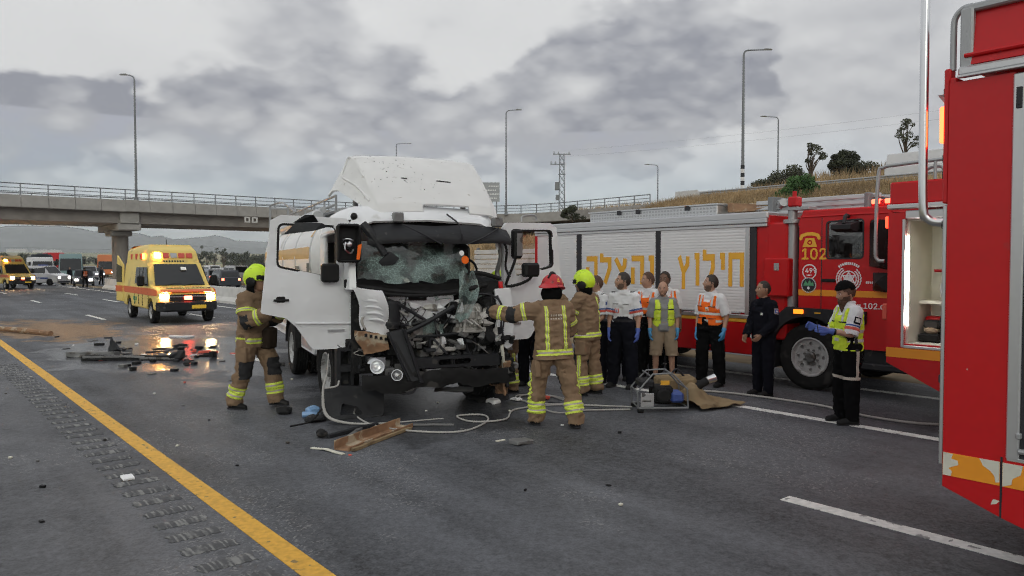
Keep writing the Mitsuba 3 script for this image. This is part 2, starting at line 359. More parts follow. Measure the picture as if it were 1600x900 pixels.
# ---------------------------------------------------------------- ground, road, hills, embankment
RAMP_Y, RAMP_Z = 49.5, 7.15
def sst(a, b, x):
    t = np.clip((x - a) / (b - a), 0, 1); return t * t * (3 - 2 * t)
def bank_z(x, y):
    w = sst(-88, -66, x) * (1 - .0 * x)
    e = (6.72 * sst(27, 46, y) + .43 * sst(52.5, 55, y)) * (1 - .36 * (1 - sst(-45, -33, x)) * (1 - sst(52, 56, y)))
    e = e + 2.6 * sst(54, 68, y) * sst(-52, -30, x) + .5 * sst(53, 60, y)
    e = e * (1 - .9 * sst(160, 320, y))
    return e * w
def far_z(x, y):
    r = np.hypot(x, y); return -0.06 + 46 * sst(500, 3600, r)
def ground_mesh():
    r = np.concatenate([[0.01], np.geomspace(6, 6400, 90)]); a = np.linspace(0, 2 * np.pi, 181)
    R, A = np.meshgrid(r, a, indexing='ij'); x, y = R * np.cos(A), R * np.sin(A)
    z = far_z(x, y) + 6 * sst(700, 1600, R) * (meshkit.fbm(np.stack([x, y, x * 0], -1) * .0011, 3) - .5)
    v = np.stack([x, y, z], -1).reshape(-1, 3); i, j = np.meshgrid(np.arange(len(r) - 1), np.arange(180), indexing='ij'); q = (i * 181 + j).ravel()
    return TM(v, tri(np.stack([q, q + 181, q + 182, q + 1], 1)))
struct('ground', ground_mesh(), 'field', True)
def hills(r0, h0, seed, n=240):
    a = np.linspace(math.radians(95), math.radians(260), n); rings = []
    prof = [(0, 0), (.12, .35), (.3, .75), (.5, 1), (.7, .8), (1, 0)]
    hh = h0 * (.45 + 1.1 * meshkit.fbm(np.stack([a * 9, a * 0 + seed, a * 0], -1), 5, seed))
    for s, k in prof:
        r = r0 + s * 1800 + 250 * (meshkit.fbm(np.stack([a * 14, a * 0 + s * 3, a * 0 + seed], -1), 4, seed + 3) - .5)
        z = 30 + hh * k * (.8 + .4 * meshkit.fbm(np.stack([a * 40, a * 0 + s * 5, a * 0], -1), 4, seed + 5))
        rings.append(np.stack([r * np.cos(a), r * np.sin(a), z], 1))
    return loft(rings, closed=False)
struct('hills', J(hills(3300, 60, 2), hills(4500, 150, 9)), 'hill', True)
gx = np.concatenate([np.linspace(-140, -70, 24), np.linspace(-68, 30, 99), np.linspace(35, 160, 16)]); gy = np.concatenate([np.linspace(25, 70, 70), np.linspace(75, 340, 30)])
Xg, Yg = np.meshgrid(gx, gy, indexing='ij')
Zg = bank_z(Xg, Yg) + .45 * (meshkit.fbm(np.stack([Xg, Yg, Xg * 0], -1) * .22, 4, 5) - .5) * sst(27, 33, Yg) * (1 - sst(44, 46, Yg) * (1 - sst(53, 55, Yg))) * sst(-88, -70, Xg) - .03
V = np.stack([Xg, Yg, Zg], -1)
struct('embankment', grid(V.reshape(-1, 3), len(gx), len(gy)), 'verge', True)
def sheet(x0, x1, y0, y1, z, nx=2, ny=2): return grid(lambda u, v: (x0 + (x1 - x0) * u, y0 + (y1 - y0) * v, u * 0 + z), nx, ny)
struct('road', sheet(-900, 120, -4.0, 13.0, 0), 'asphalt', False)
struct('far_road', sheet(-900, 120, 14.2, 25.2, -.004), 'asphalt', False)
labels['far_road']['label'] = 'opposite carriageway'
struct('median', sheet(-900, 120, 12.9, 14.3, -.008), 'verge', False)
def strip(name, x0, x1, y, w, m):
    k = key_for(name); scene[k] = mikit.ply(bx(x0, x1, y - w / 2, y + w / 2, -.02, .005, .001), m); labels[k] = {'label': name.replace('__', ' ').replace('_', ' '), 'kind': 'structure'} if '__' not in name else {}
    if not labels[k]: labels.pop(k)
strip('road__yellow_edge_line', -400, 60, 2.03, .17, 'line_yellow')
strip('road__white_edge_line', -400, -12, 11.75, .15, 'line_white'); strip('road__white_edge_line', -12, 60, 11.75, .15, 'line_white')
for y, xs in ((5.75, [(-3.28, .6)] + [(-17.6 - 15.2 * i + (1.1 if i == 0 else 0), -14.4 - 15.2 * i) for i in range(9)]), (9.02, [(-18.6, -16), (-30.9, -28), (-46.7, -43.0), (-58.6, -54.4)] + [(-73 - 14 * i, -70 - 14 * i) for i in range(6)])):
    for a, b in xs: strip('road__lane_dash', a, b, y, .15, 'line_white')
strip('road__solid_lane_line', -13.5, 4, 9.02, .15, 'line_white')
for i in range(44):
    x = -17.5 + .34 * i + rng.uniform(-.02, .02)
    v = grid(lambda u, w: (x + (u - .5) * .15 + .012 * np.sin(w * 40 + i), 1.47 + w * .36 + .01 * np.sin(u * 9 + i), .001 + .006 * np.sin(np.pi * np.clip(u, 0, 1)) + .002 * rng.random(u.shape)), 7, 16)
    k = 'road__rumble_bar' + (f'_{i:03d}' if i else ''); scene[k] = mikit.ply(solid(v, .002, -.01), 'rumble')
# dry grass tufts on the embankment
def blades(n, fx, h0, h1, w=.02, lean=.35, seed=1):
    r = np.random.default_rng(seed); P = fx(r, n); a = r.uniform(0, 2 * np.pi, n); h = r.uniform(h0, h1, n); d = np.stack([np.cos(a), np.sin(a), a * 0], 1) * (w * r.uniform(.6, 1.6, n))[:, None]
    tip = P + np.stack([r.normal(0, lean, n) * h, r.normal(0, lean, n) * h, h], 1)
    v = np.stack([P - d, P + d, tip], 1).reshape(-1, 3); return TM(v, np.arange(3 * n).reshape(-1, 3))
def bank_pts(x0, x1, y0, y1, clump=.5):
    def fx(r, n):
        c = np.stack([r.uniform(x0, x1, n // 14 + 1), r.uniform(y0, y1, n // 14 + 1)], 1)
        q = np.repeat(c, 14, 0)[:n] + r.normal(0, clump, (n, 2)); q[:, 1] = np.where((q[:, 1] > 47.8) & (q[:, 1] < 53.4), 47.4 - r.random(n) * 2, q[:, 1])
        return np.column_stack([q, bank_z(q[:, 0], q[:, 1]) - .1])
    return fx
t = Thing('dry_grass', 'straw coloured dry grass covering the embankment', 'grass', kind='stuff')
t.add('', J(blades(60000, bank_pts(-40, 2, 33, 47.5), .25, .7, .03, .3, 3), blades(14000, bank_pts(-60, -4, 54, 66), .4, 1.1, .04, .3, 4), blades(16000, bank_pts(-90, -46, 30, 45), .3, .9, .035, .3, 6)), 'dry_grass', False)
# ---------------------------------------------------------------- overpass and ramp
bp = [(-65.0, y) for y in np.arange(-75, 36.1, 1.75)]
arc = [(-65 + 13.5 * (1 - math.cos(a)), 36 + 13.5 * math.sin(a)) for a in np.linspace(.13, math.pi / 2, 12)]
ramp = [(x, RAMP_Y) for x in np.arange(-49.75, 45, 1.75)]
path = np.array(bp + arc + ramp); dpath = np.gradient(path, axis=0); dpath /= np.linalg.norm(dpath, axis=1, keepdims=True)
side = np.stack([dpath[:, 1], -dpath[:, 0]], 1)      # the side that faces the camera
deck_z = 7.05
def along(a, b, prof, off=0.0):
    """sweep a profile of (distance towards the camera side, height) along the path"""
    rings = []
    for i in range(a, b):
        p, n = path[i], side[i]; rings.append(np.array([[p[0] + n[0] * (u + off), p[1] + n[1] * (u + off), w] for u, w in prof]))
    return loft(rings)
NB = len(bp) + 6
br = Thing('overpass_bridge', 'long concrete overpass bridge with railing crossing the road at left', 'bridge')
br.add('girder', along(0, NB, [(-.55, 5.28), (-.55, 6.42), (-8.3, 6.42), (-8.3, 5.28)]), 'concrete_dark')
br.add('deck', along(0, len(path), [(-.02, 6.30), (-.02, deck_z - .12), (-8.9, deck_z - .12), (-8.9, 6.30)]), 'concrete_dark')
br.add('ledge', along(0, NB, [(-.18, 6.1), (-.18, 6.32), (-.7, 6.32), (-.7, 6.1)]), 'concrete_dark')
END = int(np.argmin(np.abs(path[:, 0] + 38.5) + 10 * (path[:, 1] < 45)))
k = 1
while k + 1 < END + 1:
    a, b = k, min(k + 1, END)
    P0, P1, n = path[a], path[b], side[a]; d = (P1 - P0); L = np.linalg.norm(d); d /= L
    q = [[P0 + d * .012 + n * .16, P1 - d * .012 + n * .16], [P0 + d * .012, P1 - d * .012]]
    if k > 20 or k > 2:
        zz = 6.16 + rng.uniform(-.008, .008)
        pts = [[*(P0 + d * s0 + n * o), z] for s0, in ((.014,), (L - .014,)) for o, z in ((.16, zz), (.19, zz + .05), (.16, 7.08), (.0, 7.1), (0, zz))]
        br.add('parapet_panel', hull(pts), 'concrete')
    k += 1
for i in range(2, END, 1):
    p, n = path[i] - side[i] * .1, side[i]
    br.add('railing_post', J(bx(p[0] - .035, p[0] + .035, p[1] - .035, p[1] + .035, 7.05, 7.93, .008), bx(p[0] - .09, p[0] + .09, p[1] - .09, p[1] + .09, 7.05, 7.12, .01)), 'galv_dark')
for z, r in ((7.93, .045), (7.62, .03), (7.34, .03)):
    P = [[*(path[i] - side[i] * .1), z] for i in range(1, END)]; br.add('rail', tube(P, r, 6, 0), 'galv_dark')
br.add('back_railing', J([tube([[*(path[i] - side[i] * 8.7), z] for i in range(0, NB)], .05, 5, 0) for z in (7.5, 7.93)] + [cyl([*(path[i] - side[i] * 8.7), 6.9], [*(path[i] - side[i] * 8.7), 7.93], .04, n=5) for i in range(0, NB, 2)]), 'galv_dark')
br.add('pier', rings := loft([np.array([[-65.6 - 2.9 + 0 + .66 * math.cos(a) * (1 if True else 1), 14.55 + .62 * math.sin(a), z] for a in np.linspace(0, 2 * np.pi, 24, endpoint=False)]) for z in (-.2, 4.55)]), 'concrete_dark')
br.add('pier_cap', J(bx(-73.0, -65.35, 13.75, 15.45, 4.72, 5.27, .06), bx(-69.4, -67.2, 13.6, 15.2, 4.3, 4.72, .08), bx(-65.75, -65.2, 13.9, 15.3, 5.25, 6.15, .05), bx(-65.2, -64.78, 14.2, 15.2, 6.2, 7.12, .03)), 'concrete')
for y in (23.5, 28.4):
    for s in (0, .65):
        g = Polygon([(y + s, 5.62), (y + s + .5, 5.62), (y + s + .5, 6.12), (y + s, 6.12)]).difference(sbox(y + s + .14, 5.74, y + s + .36, 6.0))
        br.add('painted_mark', pan_x(g, -64.46, -64.442), 'white_concrete')
# retaining strip and barrier along the ramp
rb = Thing('ramp_barrier', 'pale concrete barrier block at the end of the ramp railing', 'barrier')
for x0, x1, z1 in ((-38.3, -36.2, 7.95), (-36.17, -34.2, 7.8)):
    rb.add('block', hull([[x, y, z] for x in (x0, x1) for y, z in ((49.3, 6.6), (49.55, z1), (49.75, z1), (50.0, 6.6))]), 'white_concrete')
gr = Thing('guardrail', 'steel guardrail on posts along the top of the grassy embankment', 'guardrail')
gr.add('beam', along(END + 2, len(path), [(.0, 7.48), (.06, 7.52), (.0, 7.60), (.06, 7.68), (0, 7.74), (-.03, 7.74), (-.03, 7.48)], .1), 'galv')
for i in range(END + 2, len(path)): gr.add('post', bx(path[i][0] - .04, path[i][0] + .04, RAMP_Y - .02, RAMP_Y + .06, 6.7, 7.72, .005), 'galv_dark')
# median barrier
for i in range(19):
    x0 = -67 + 3.02 * i
    if x0 > -36: break
    prof = [(12.86, 0), (12.86, .12), (13.02, .32), (13.08, .82), (13.24, .82), (13.30, .32), (13.46, .12), (13.46, 0)]
    single('concrete_barrier', pan_x(prof, x0, x0 + 3.0), 'white_concrete', ('first', 'second', 'third', 'fourth', 'fifth', 'sixth', 'seventh', 'eighth', 'ninth', 'tenth', 'eleventh', 'twelfth')[i] + ' white concrete barrier segment from the far end of the median row', 'barrier', 'barrier segments along the median', False)
single('barrier_end', hull([[x, y, z] for x, zz in ((-35.6, 1.7), (-31, 1.72), (-26.2, 1.1)) for y in (13.0, 13.5) for z in (0, zz)]), 'concrete', 'tall tan concrete barrier end on the median beyond the firefighter at the white door', 'barrier')
# ---------------------------------------------------------------- lamps, pylon, sign
def lamp(x, y, z, h, ang, label, arm=1.5, banded=False, r=.10, style=0):
    t = Thing('street_lamp', label, 'street lamp', mtx(x, y, z, ang))
    t.add('pole', tube([[0, 0, 0], [0, 0, h * .5], [0, 0, h - .35]], [r, r * .8, r * .6], 10, 3), 'galv_dark')
    t.add('arm', tube([[0, 0, h - .36], [.06, 0, h - .15], [.3, 0, h], [arm, 0, h + .06]], [r * .6, r * .5, r * .45, r * .35], 8, 4), 'galv_dark')
    t.add('lamp_head', hull([[arm - .15, s * .10, h + .03] for s in (-1, 1)] + [[arm + .62, s * .13, h + .05] for s in (-1, 1)] + [[arm + .1, s * .14, h + .14] for s in (-1, 1)] + [[arm + .5, s * .1, h + .13] for s in (-1, 1)]), 'galv')
    t.add('base', cyl([0, 0, -.1], [0, 0, .25], r * 1.9, r * 1.5, 10), 'galv_dark')
    if banded:
        for i in range(7):
            t.add('band', lathe([(r * 1.15, 0), (r * 1.18, .02), (r * 1.18, .28), (r * 1.15, .30)], [0, 0, .35 + .31 * i], [0, 0, 1], 12), 'white' if i % 2 else 'ink')
R_ = math.degrees(math.atan2(CY, CX))
lamp(-65.3, 15.1, deck_z + .05, 10.0, R_ + 180, 'street lamp standing on the bridge above its pier at left', .55)
lamp(-57.9, 47.6, deck_z, 10.4, R_, 'street lamp on the ramp bend behind the wrecked truck', 1.0)
lamp(-32.7, 50.6, RAMP_Z, 11.3, R_, 'tall lamp post with black and white banded base on the embankment', 1.55, True, .13)
lamp(-42, 71.5, 8.0, 9.4, R_ + 180, 'thin lamp post behind the green bush on the embankment', 1.3)
lamp(-64, 79, 7.4, 7.9, R_ + 180, 'small distant lamp post beyond the ramp railing right of the pylon', 1.2)
lamp(-118, 71, 4.5, 19.5, R_, 'distant lamp whose head shows just above the white roof fairing', 2.2, r=.12)
lamp(-108, 85.5, 4.5, 12.4, R_ + 180, 'distant lamp post behind the back of the road sign', 1.6)
py = Thing('lattice_pylon', 'grey lattice utility pylon with antennas standing beyond the ramp', 'pylon', mtx(-75.5, 72.2, 6.8, R_))
for sx in (-1, 1):
    for sy in (-1, 1): py.add('leg', cyl([sx * .42, sy * .42, 0], [sx * .3, sy * .3, 10.6], .05, .045, 5), 'galv_dark')
br_ = []
for i in range(11):
    a, b = .42 - .011 * i, .42 - .011 * (i + 1)
    for s in (-1, 1):
        br_ += [cyl([-a * s, -a, i * .96], [b * s, -b, (i + 1) * .96], .025, n=4), cyl([-a * s, a, i * .96], [b * s, b, (i + 1) * .96], .025, n=4), cyl([s * a, -a, i * .96], [s * b, b, (i + 1) * .96], .025, n=4)]
py.add('bracing', br_, 'galv_dark')
for z, w in ((10.6, 1.25), (9.2, 1.6), (7.8, .5)): py.add('cross_arm', bx(-w, w if z != 9.2 else .5, -.06, .06, z - .06, z + .06, .01), 'galv_dark')
for x, z in ((-1.1, 10.8), (1.0, 10.8), (-.5, 10.8), (-1.5, 9.45), (-.9, 9.45)): py.add('insulator', cyl([x, 0, z - .15], [x, 0, z + .15], .11, .08, 8), 'galv')
py.add('equipment_box', bx(-.95, -.4, -.3, .3, 5.6, 6.7, .04), 'galv_dark'); py.add('equipment_box', bx(-.85, -.4, -.25, .25, 4.2, 4.9, .04), 'galv_dark')
sg = Thing('direction_sign', 'arrow shaped road sign seen on the ramp right of the wreck', 'sign', mtx(-66.8, 52.6, 6.9, R_))
sg.add('post', J(cyl([-.3, .05, 0], [-.3, .05, 4.2], .06), cyl([.7, .05, 0], [.7, .05, 4.2], .06)), 'galv_dark')
sg.add('board', axes(extr(Polygon([(-1.45, 3.9), (-1.05, 4.45), (1.05, 4.45), (1.05, 2.25), (-1.05, 2.25), (-1.45, 2.75), (-1.15, 3.3)]), 0, .05), [1, 0, 0], [0, 0, 1], [0, -1, 0]), 'sign_grey')
for i, (a, z) in enumerate(((-.2, 4.0), (-.5, 3.55), (-.1, 3.1), (-.4, 2.65))): sg.add('letter_row', axes(J([bx(a + .2 * j, a + .2 * j + .13, z - .08, z + .08, .052, .062, .002) for j in range(6)]), [1, 0, 0], [0, 0, 1], [0, -1, 0]), 'white')
for i, (z0, z1) in enumerate(((17.0, 17.3), (17.8, 18.2))):
    A, B = np.array([-75, 72, z0]), np.array([30, 88, z1 + 1.5])
    single('overhead_cable', tube([A + (B - A) * s + [0, 0, -3.2 * 4 * s * (1 - s) * .5] for s in np.linspace(0, 1, 24)], .008, 4, 0), 'galv', ('lower' if i == 0 else 'upper') + ' thin overhead cable crossing the sky above the trees', 'cable')
# ---------------------------------------------------------------- trees
def leaves(C, n, s, r):
    """n small leaf faces spread through the clumps C (x, y, z, radius)"""
    C = np.asarray(C); w = C[:, 3] ** 2; ci = r.choice(len(C), n, p=w / w.sum())
    d = r.normal(size=(n, 3)); d /= np.linalg.norm(d, axis=1, keepdims=True)
    P = C[ci, :3] + d * (C[ci, 3] * r.uniform(.35, 1.08, n) ** .7)[:, None] * [1, 1, .85]
    a = r.normal(size=(n, 3)); a /= np.linalg.norm(a, axis=1, keepdims=True); b = np.cross(a, r.normal(size=(n, 3))); b /= np.linalg.norm(b, axis=1, keepdims=True)
    k = s * r.uniform(.6, 1.4, n)[:, None]
    v = np.stack([P - a * k, P + b * k * .5, P + a * k, P - b * k * .5], 1).reshape(-1, 3); i = np.arange(n) * 4
    return TM(v, tri(np.stack([i, i + 1, i + 2, i + 3], 1)))
def tree(name, label, x, y, z, h, w, m, seed, n=3000, leaf=.09, trunk=.3, clumps=22, cat='tree', group=None, flat=1.0):
    r = np.random.default_rng(seed); t = Thing(name, label, cat, mtx(x, y, z), group)
    C, limbs = [], []
    top = np.array([r.normal(0, .05) * h, r.normal(0, .05) * h, h * trunk])
    limbs.append(tube([[0, 0, -.3], top * .5 + r.normal(0, .02, 3) * h, top], [h * .035, h * .028, h * .02], 7, 4))
    for i in range(clumps):
        a = r.uniform(0, 2 * np.pi); e = r.uniform(0, 1); rr = w / 2 * math.sqrt(r.uniform(.05, 1)) * (1 - .45 * e ** 2)
        c = np.array([rr * math.cos(a), rr * math.sin(a), h * (trunk + (1 - trunk) * (.1 + .82 * e) * flat)]); C.append([*c, w * r.uniform(.10, .2)])
        limbs.append(tube([top * r.uniform(.6, 1), (top + c) / 2 + r.normal(0, .04, 3) * h, c], [h * .014, h * .009, h * .004], 5, 3))
    t.add('trunk', limbs, 'bark', True); t.add('crown', leaves(C, n, leaf, r), m, False)
def gp(px, t):   # along a viewing direction in degrees from straight ahead: used once to lay the plan out
    u = (px - 800) / 1155.; return (t * (CX * u - CY), t * (CY * u + CX))
tree('round_tree', 'dark rounded tree on the mound above the guardrail', *gp(1316, 66), 9.0, 3.0, 2.7, 'leaf_dark', 5, 7000, .11, .25, 34)
tree('thin_tree', 'sparse spindly young tree left of the dark rounded tree', *gp(1271, 64), 8.3, 4.2, 1.9, 'leaf_olive', 8, 700, .10, .45, 14)
tree('thin_tree', 'sparse spindly young tree standing over the white van', *gp(1414, 58), 8.8, 4.4, 1.9, 'leaf_olive', 9, 620, .10, .45, 12)
tree('bushy_tree', 'wide olive green bush behind the thin lamp post', *gp(1228, 68), 8.0, 2.6, 4.6, 'leaf_olive', 12, 6000, .11, .15, 30)
tree('bushy_tree', 'low olive green bush left of the thin lamp post', *gp(1190, 70), 7.9, 1.8, 2.8, 'leaf_olive', 13, 3000, .11, .1, 20)
tree('green_bush', 'bright green bush on the grassy slope above the fire truck ladder', *gp(1243, 46), 4.9, 2.5, 2.6, 'leaf_green', 15, 9000, .085, .12, 40, 'bush')
tree('low_bush', 'small dark bush against the foot of the ramp wall', *gp(895, 58), 5.2, 1.3, 1.9, 'leaf_dark', 18, 1500, .08, .1, 12, 'bush')
tree('low_bush', 'small low bush at the right edge of the mound', *gp(1350, 64), 9.6, 1.0, 2.6, 'leaf_olive', 19, 1500, .09, .1, 12, 'bush')
def far_tree(px, t, h, w, seed, m='leaf_dark', lab='dark distant tree in the row beyond the ambulance roof'):
    tree('distant_tree', lab, *gp(px, t), float(far_z(*gp(px, t))), h, w, m, seed, 700, w * .06, .1, 16, group='distant trees in the row beyond the road' if 'ambulance roof' in lab else 'distant trees at far left')
for i, (px, h, w) in enumerate([(312, 13, 6), (324, 10, 8), (337, 13, 6), (349, 14, 6), (357, 9, 9), (366, 9, 10), (374, 8, 9), (384, 9, 11), (396, 8, 12), (404, 7, 9), (412, 8, 11), (426, 9, 12), (445, 8, 12), (302, 8, 8)]): far_tree(px, 420 + 25 * (i % 3), h, w, 40 + i)
for i, (px, t_, h, w) in enumerate([(24, 330, 7, 6), (37, 300, 8, 7), (48, 340, 6, 8), (10, 300, 7, 7), (3, 330, 8, 9), (150, 700, 8, 16), (128, 700, 9, 16)]): far_tree(px, t_, h * .8, w, 70 + i, 'leaf_dark', 'low distant tree beyond the police wagon and queue at far left')
for i, (px, t_, w, h) in enumerate([(370, 950, 22, 9), (384, 940, 34, 5), (28, 2300, 60, 12), (75, 2400, 90, 10), (415, 900, 26, 6)]):
    x, y = gp(px, t_); hs = Thing('distant_building', 'tiny pale building far off in the fields', 'building', mtx(x, y, float(far_z(x, y)), R_), 'tiny buildings far off in the fields')
    hs.add('wall', bx(-w / 2, w / 2, -6, 6, -1, h * .75, .2), 'white_concrete'); hs.add('roof', hull([[-w / 2 - .5, -6.5, h * .75], [w / 2 + .5, -6.5, h * .75], [-w / 2, 6.5, h * .75], [w / 2, 6.5, h * .75], [-w / 2 + 1, 0, h], [w / 2 - 1, 0, h]]), 'concrete')
# slatted fence seen through the open cab
fe = Thing('slatted_fence', 'pale slatted fence behind the wrecked cab and open door', 'fence')
for i in range(13): fe.add('slat', bx(-19.4, -16.2, 14.6, 14.64, .45 + .155 * i, 0.45 + .155 * i + .13, .006), 'white_concrete')
for x in (-19.3, -17.8, -16.3): fe.add('post', bx(x - .04, x + .04, 14.64, 14.72, -.1, 2.52, .006), 'galv_dark')
# ---------------------------------------------------------------- wheels shared by the vehicles
def wheel(t, part, c, r, w, m='rim_grey', holes=8, dish=.06, steer=0.0, side=-1, rimk=.60, n=36):
    """axle along y; side = the direction the outer face looks"""
    c = np.asarray(c, float); a = math.radians(steer); ax = np.array([-math.sin(a) * side, math.cos(a) * side, 0])
    ty = [(r * rimk, -w / 2), (r * .82, -w / 2), (r * .93, -w * .46), (r * .985, -w * .38)]
    for i in range(5):
        u = -w * .34 + w * .68 * i / 4; ty += [(r, u - w * .05), (r, u + w * .05), (r * .975, u + w * .055), (r * .975, u + w * .075)]
    ty += [(r * .985, w * .38), (r * .94, w * .46), (r * .90, w * .485), (r * .84, w * .5), (r * .80, w * .492), (r * rimk * 1.03, w * .47), (r * rimk, w * .40)]
    k = t.add(part, lathe(ty, c, ax, n, False), 'rubber', 35)
    R = r * rimk
    rim = lathe([(.01, -w * .2), (R * .995, -w * .2), (R * 1.0, w * .44), (R * .94, w * .46), (R * .90, w * .40), (R * .86, w * .30), (R * .70, w * .5 - dish), (R * .46, w * .5 - dish * 1.35), (.01, w * .5 - dish * 1.35)], c, ax, n)
    if holes:
        d, e, g = frame_of(ax); cs = []
        for i in range(holes):
            q = 2 * math.pi * i / holes; o = (math.cos(q) * e + math.sin(q) * g) * R * .66
            cs.append(t2m(cyl(c + o + ax * (w * .1), c + o + ax * (w * .8), R * .105, n=10)))
        try: rim = m2t(t2m(rim) - m3.Manifold.batch_boolean(cs, m3.OpType.Add))
        except Exception: pass
    t.add(k + '__rim', rim, m, 25)
    d, e, g = frame_of(ax); hb = [lathe([(R * .26, 0), (R * .26, dish * .9), (R * .20, dish * 1.15), (.01, dish * 1.2)], c + ax * (w * .5 - dish * 1.4), ax, 16)]
    for i in range(8):
        q = 2 * math.pi * (i + .5) / 8; o = (math.cos(q) * e + math.sin(q) * g) * R * .37; hb.append(cyl(c + o + ax * (w * .5 - dish * 1.4), c + o + ax * (w * .5 - dish * .85), R * .055, n=6))
    t.add(k + '__hub', hb, 'grey_metal', 25)
# ---------------------------------------------------------------- wrecked tanker truck
wr = Thing('tanker_truck', 'wrecked white tanker truck with crushed front and both doors open', 'truck', mtx(-9.393, 5.789, 0, -15.16))
r3 = np.random.default_rng(33)
# cab shell
sec = lambda x, zt, w0, w1: np.array([[x, -w0, 1.0], [x, -w0, 1.7], [x, -w1, zt - .14], [x, -w1 + .13, zt], [x, w1 - .13, zt], [x, w1, zt - .14], [x, w0, 1.7], [x, w0, 1.0]])
roofs = [np.array([[x, -w + .0, z - .34], [x, -w + .02, z - .2], [x, -w + .09, z - .07], [x, -w + .26, z], [x, 0, z + .03], [x, w - .26, z], [x, w - .09, z - .07], [x, w - .02, z - .2], [x, w, z - .34]]) for x, w, z in ((-.62, 1.08, 2.66), (-.3, 1.10, 2.72), (.3, 1.10, 2.75), (.75, 1.08, 2.72), (.98, 1.04, 2.62), (1.07, 1.0, 2.52))]
wr.add('cab_roof', solid(loft(roofs, closed=False), .0, -.035), 'white_paint', 40)
wr.add('cab_back', [pan_x(Polygon([(-1.08, .95), (1.08, .95), (1.08, 2.4), (.95, 2.66), (-.95, 2.66), (-1.08, 2.4)])  , -.62, -.58)], 'white_paint', False)
wr.add('cab_floor', [bx(-.6, 1.0, -1.08, 1.08, .92, 1.0, .01), bx(-.55, .9, -.45, .45, 1.0, 1.32, .05)], 'black_rough')
for s in (-1, 1):
    wr.add('rear_pillar', bx(-.62, -.30, s * 1.06, s * 1.12, .95, 2.42, .02), 'white_paint')
    wr.add('roof_rail', tube([[-.5, s * 1.08, 2.42], [.4, s * 1.10, 2.44], [1.0, s * 1.03, 2.38]], .045, 8), 'white_paint')
    wr.add('sill', bx(-.3, .95, s * 1.0, s * 1.10, .86, 1.02, .02), 'black_rough')
wr.add('front_pillar', hull([[1.02, -1.06, 2.42], [.94, -1.1, 2.42], [1.06, -.98, 2.42], [1.20, -1.08, 1.66], [1.08, -1.12, 1.66], [1.22, -1.0, 1.66]]), 'white_paint')
wr.add('front_pillar', tube([[1.02, 1.03, 2.40], [1.0, 1.10, 2.1], [.93, 1.08, 1.85], [1.02, 1.14, 1.62]], [.04, .03, .035, .05], 8), 'grey_metal')
wr.add('door_seal', tube([[1.0, 1.07, 2.42], [1.07, 1.16, 2.2], [1.02, 1.17, 1.95], [1.1, 1.2, 1.8]], .018, 6), 'black')
wr.add('interior_lining', [bx(-.55, -.5, -1.04, .2, 1.0, 2.3, .03), bx(-.5, .95, -1.04, 1.04, 2.5, 2.56, .03)], 'black_rough')
for y in (-.55, .62):
    wr.add('seat', J(bx(-.35, .2, y - .27, y + .27, 1.25, 1.42, .07), hull([[-.38, y - .25, 1.4], [-.38, y + .25, 1.4], [-.2, y - .25, 1.4], [-.2, y + .25, 1.4], [-.52, y - .2, 2.1], [-.52, y + .2, 2.1], [-.40, y - .2, 2.1], [-.40, y + .2, 2.1]]), bx(-.53, -.42, y - .14, y + .14, 2.12, 2.32, .05)), 'black_rough')
wr.add('headrest', rhull([[.0, y_, z_] for y_ in (.80, .98) for z_ in (1.6, 2.22)] + [[-.08, .89, 2.3]], .05), 'black'); wr.add('steering_wheel', [tube([[.62 + .07 * math.sin(q), .66 + .23 * math.cos(q), 1.86 + .2 * math.sin(q)] for q in np.linspace(0, 2 * np.pi, 22)], .018, 6, 0), tube([[.95, .66, 1.62], [.62, .66, 1.86]], .05, 8, 0)], 'black')
# roof fairing, knocked askew
def fair(u, v):
    s = u; xs = np.interp(s, [0, .06, .3, .6, .85, .95, 1], [.98, .90, .62, .26, -.10, -.34, -.62]); zs = np.interp(s, [0, .06, .3, .6, .85, .95, 1], [2.70, 2.82, 3.06, 3.33, 3.56, 3.61, 3.58])
    hw = np.interp(s, [0, .3, .85, 1], [.82, .88, .93, .94]); cy = .19 + .02 * s
    a = (v - .5) * 2
    flat = np.clip(np.abs(a) / .80, 0, 1); yy = np.sign(a) * (np.minimum(np.abs(a) / .78, 1) * (hw - .07) + .07 * np.sin(np.clip((np.abs(a) - .72) / .12, 0, 1) * np.pi / 2) + np.clip((np.abs(a) - .84) / .16, 0, 1) * (.05 + .22 * s))
    drop = .05 * (1 - np.cos(np.clip((np.abs(a) - .72) / .12, 0, 1) * np.pi / 2)) + np.clip((np.abs(a) - .84) / .16, 0, 1) * (.03 + .47 * s ** .85) + .03 * np.clip(np.abs(a) / .78, 0, 1) ** 2
    return xs, cy + yy, zs - drop
fm = grid(fair, 60, 81)
fv = np.asarray(fm.vertices); fu = np.repeat(np.linspace(0, 1, 60), 81); fvv = np.tile(np.linspace(0, 1, 81), 60)
fi = np.arange(len(fv)); drop_ = (fu < .045) & (np.abs(fvv - .56) < .17)
keep = ~drop_[fm.faces].any(1)
fm = TM(fv + np.stack([0 * fu, 0 * fu, .010 * (meshkit.fbm(fv * 3.0, 3) - .5)], 1), fm.faces[keep][:, ::-1])
if (np.mean(trimesh.Trimesh(fm.vertices, fm.faces, process=False).face_normals[:, 2]) < 0): fm = TM(fm.vertices, fm.faces[:, ::-1])
kf = wr.add('roof_fairing', solid(fm, .0, -.03), 'fairing_white', 45, label='white roof fairing knocked askew above the cab')
def on_fair(s, a): x, y, z = fair(np.array(s), np.array(a)); return np.array([float(x), float(y), float(z)])
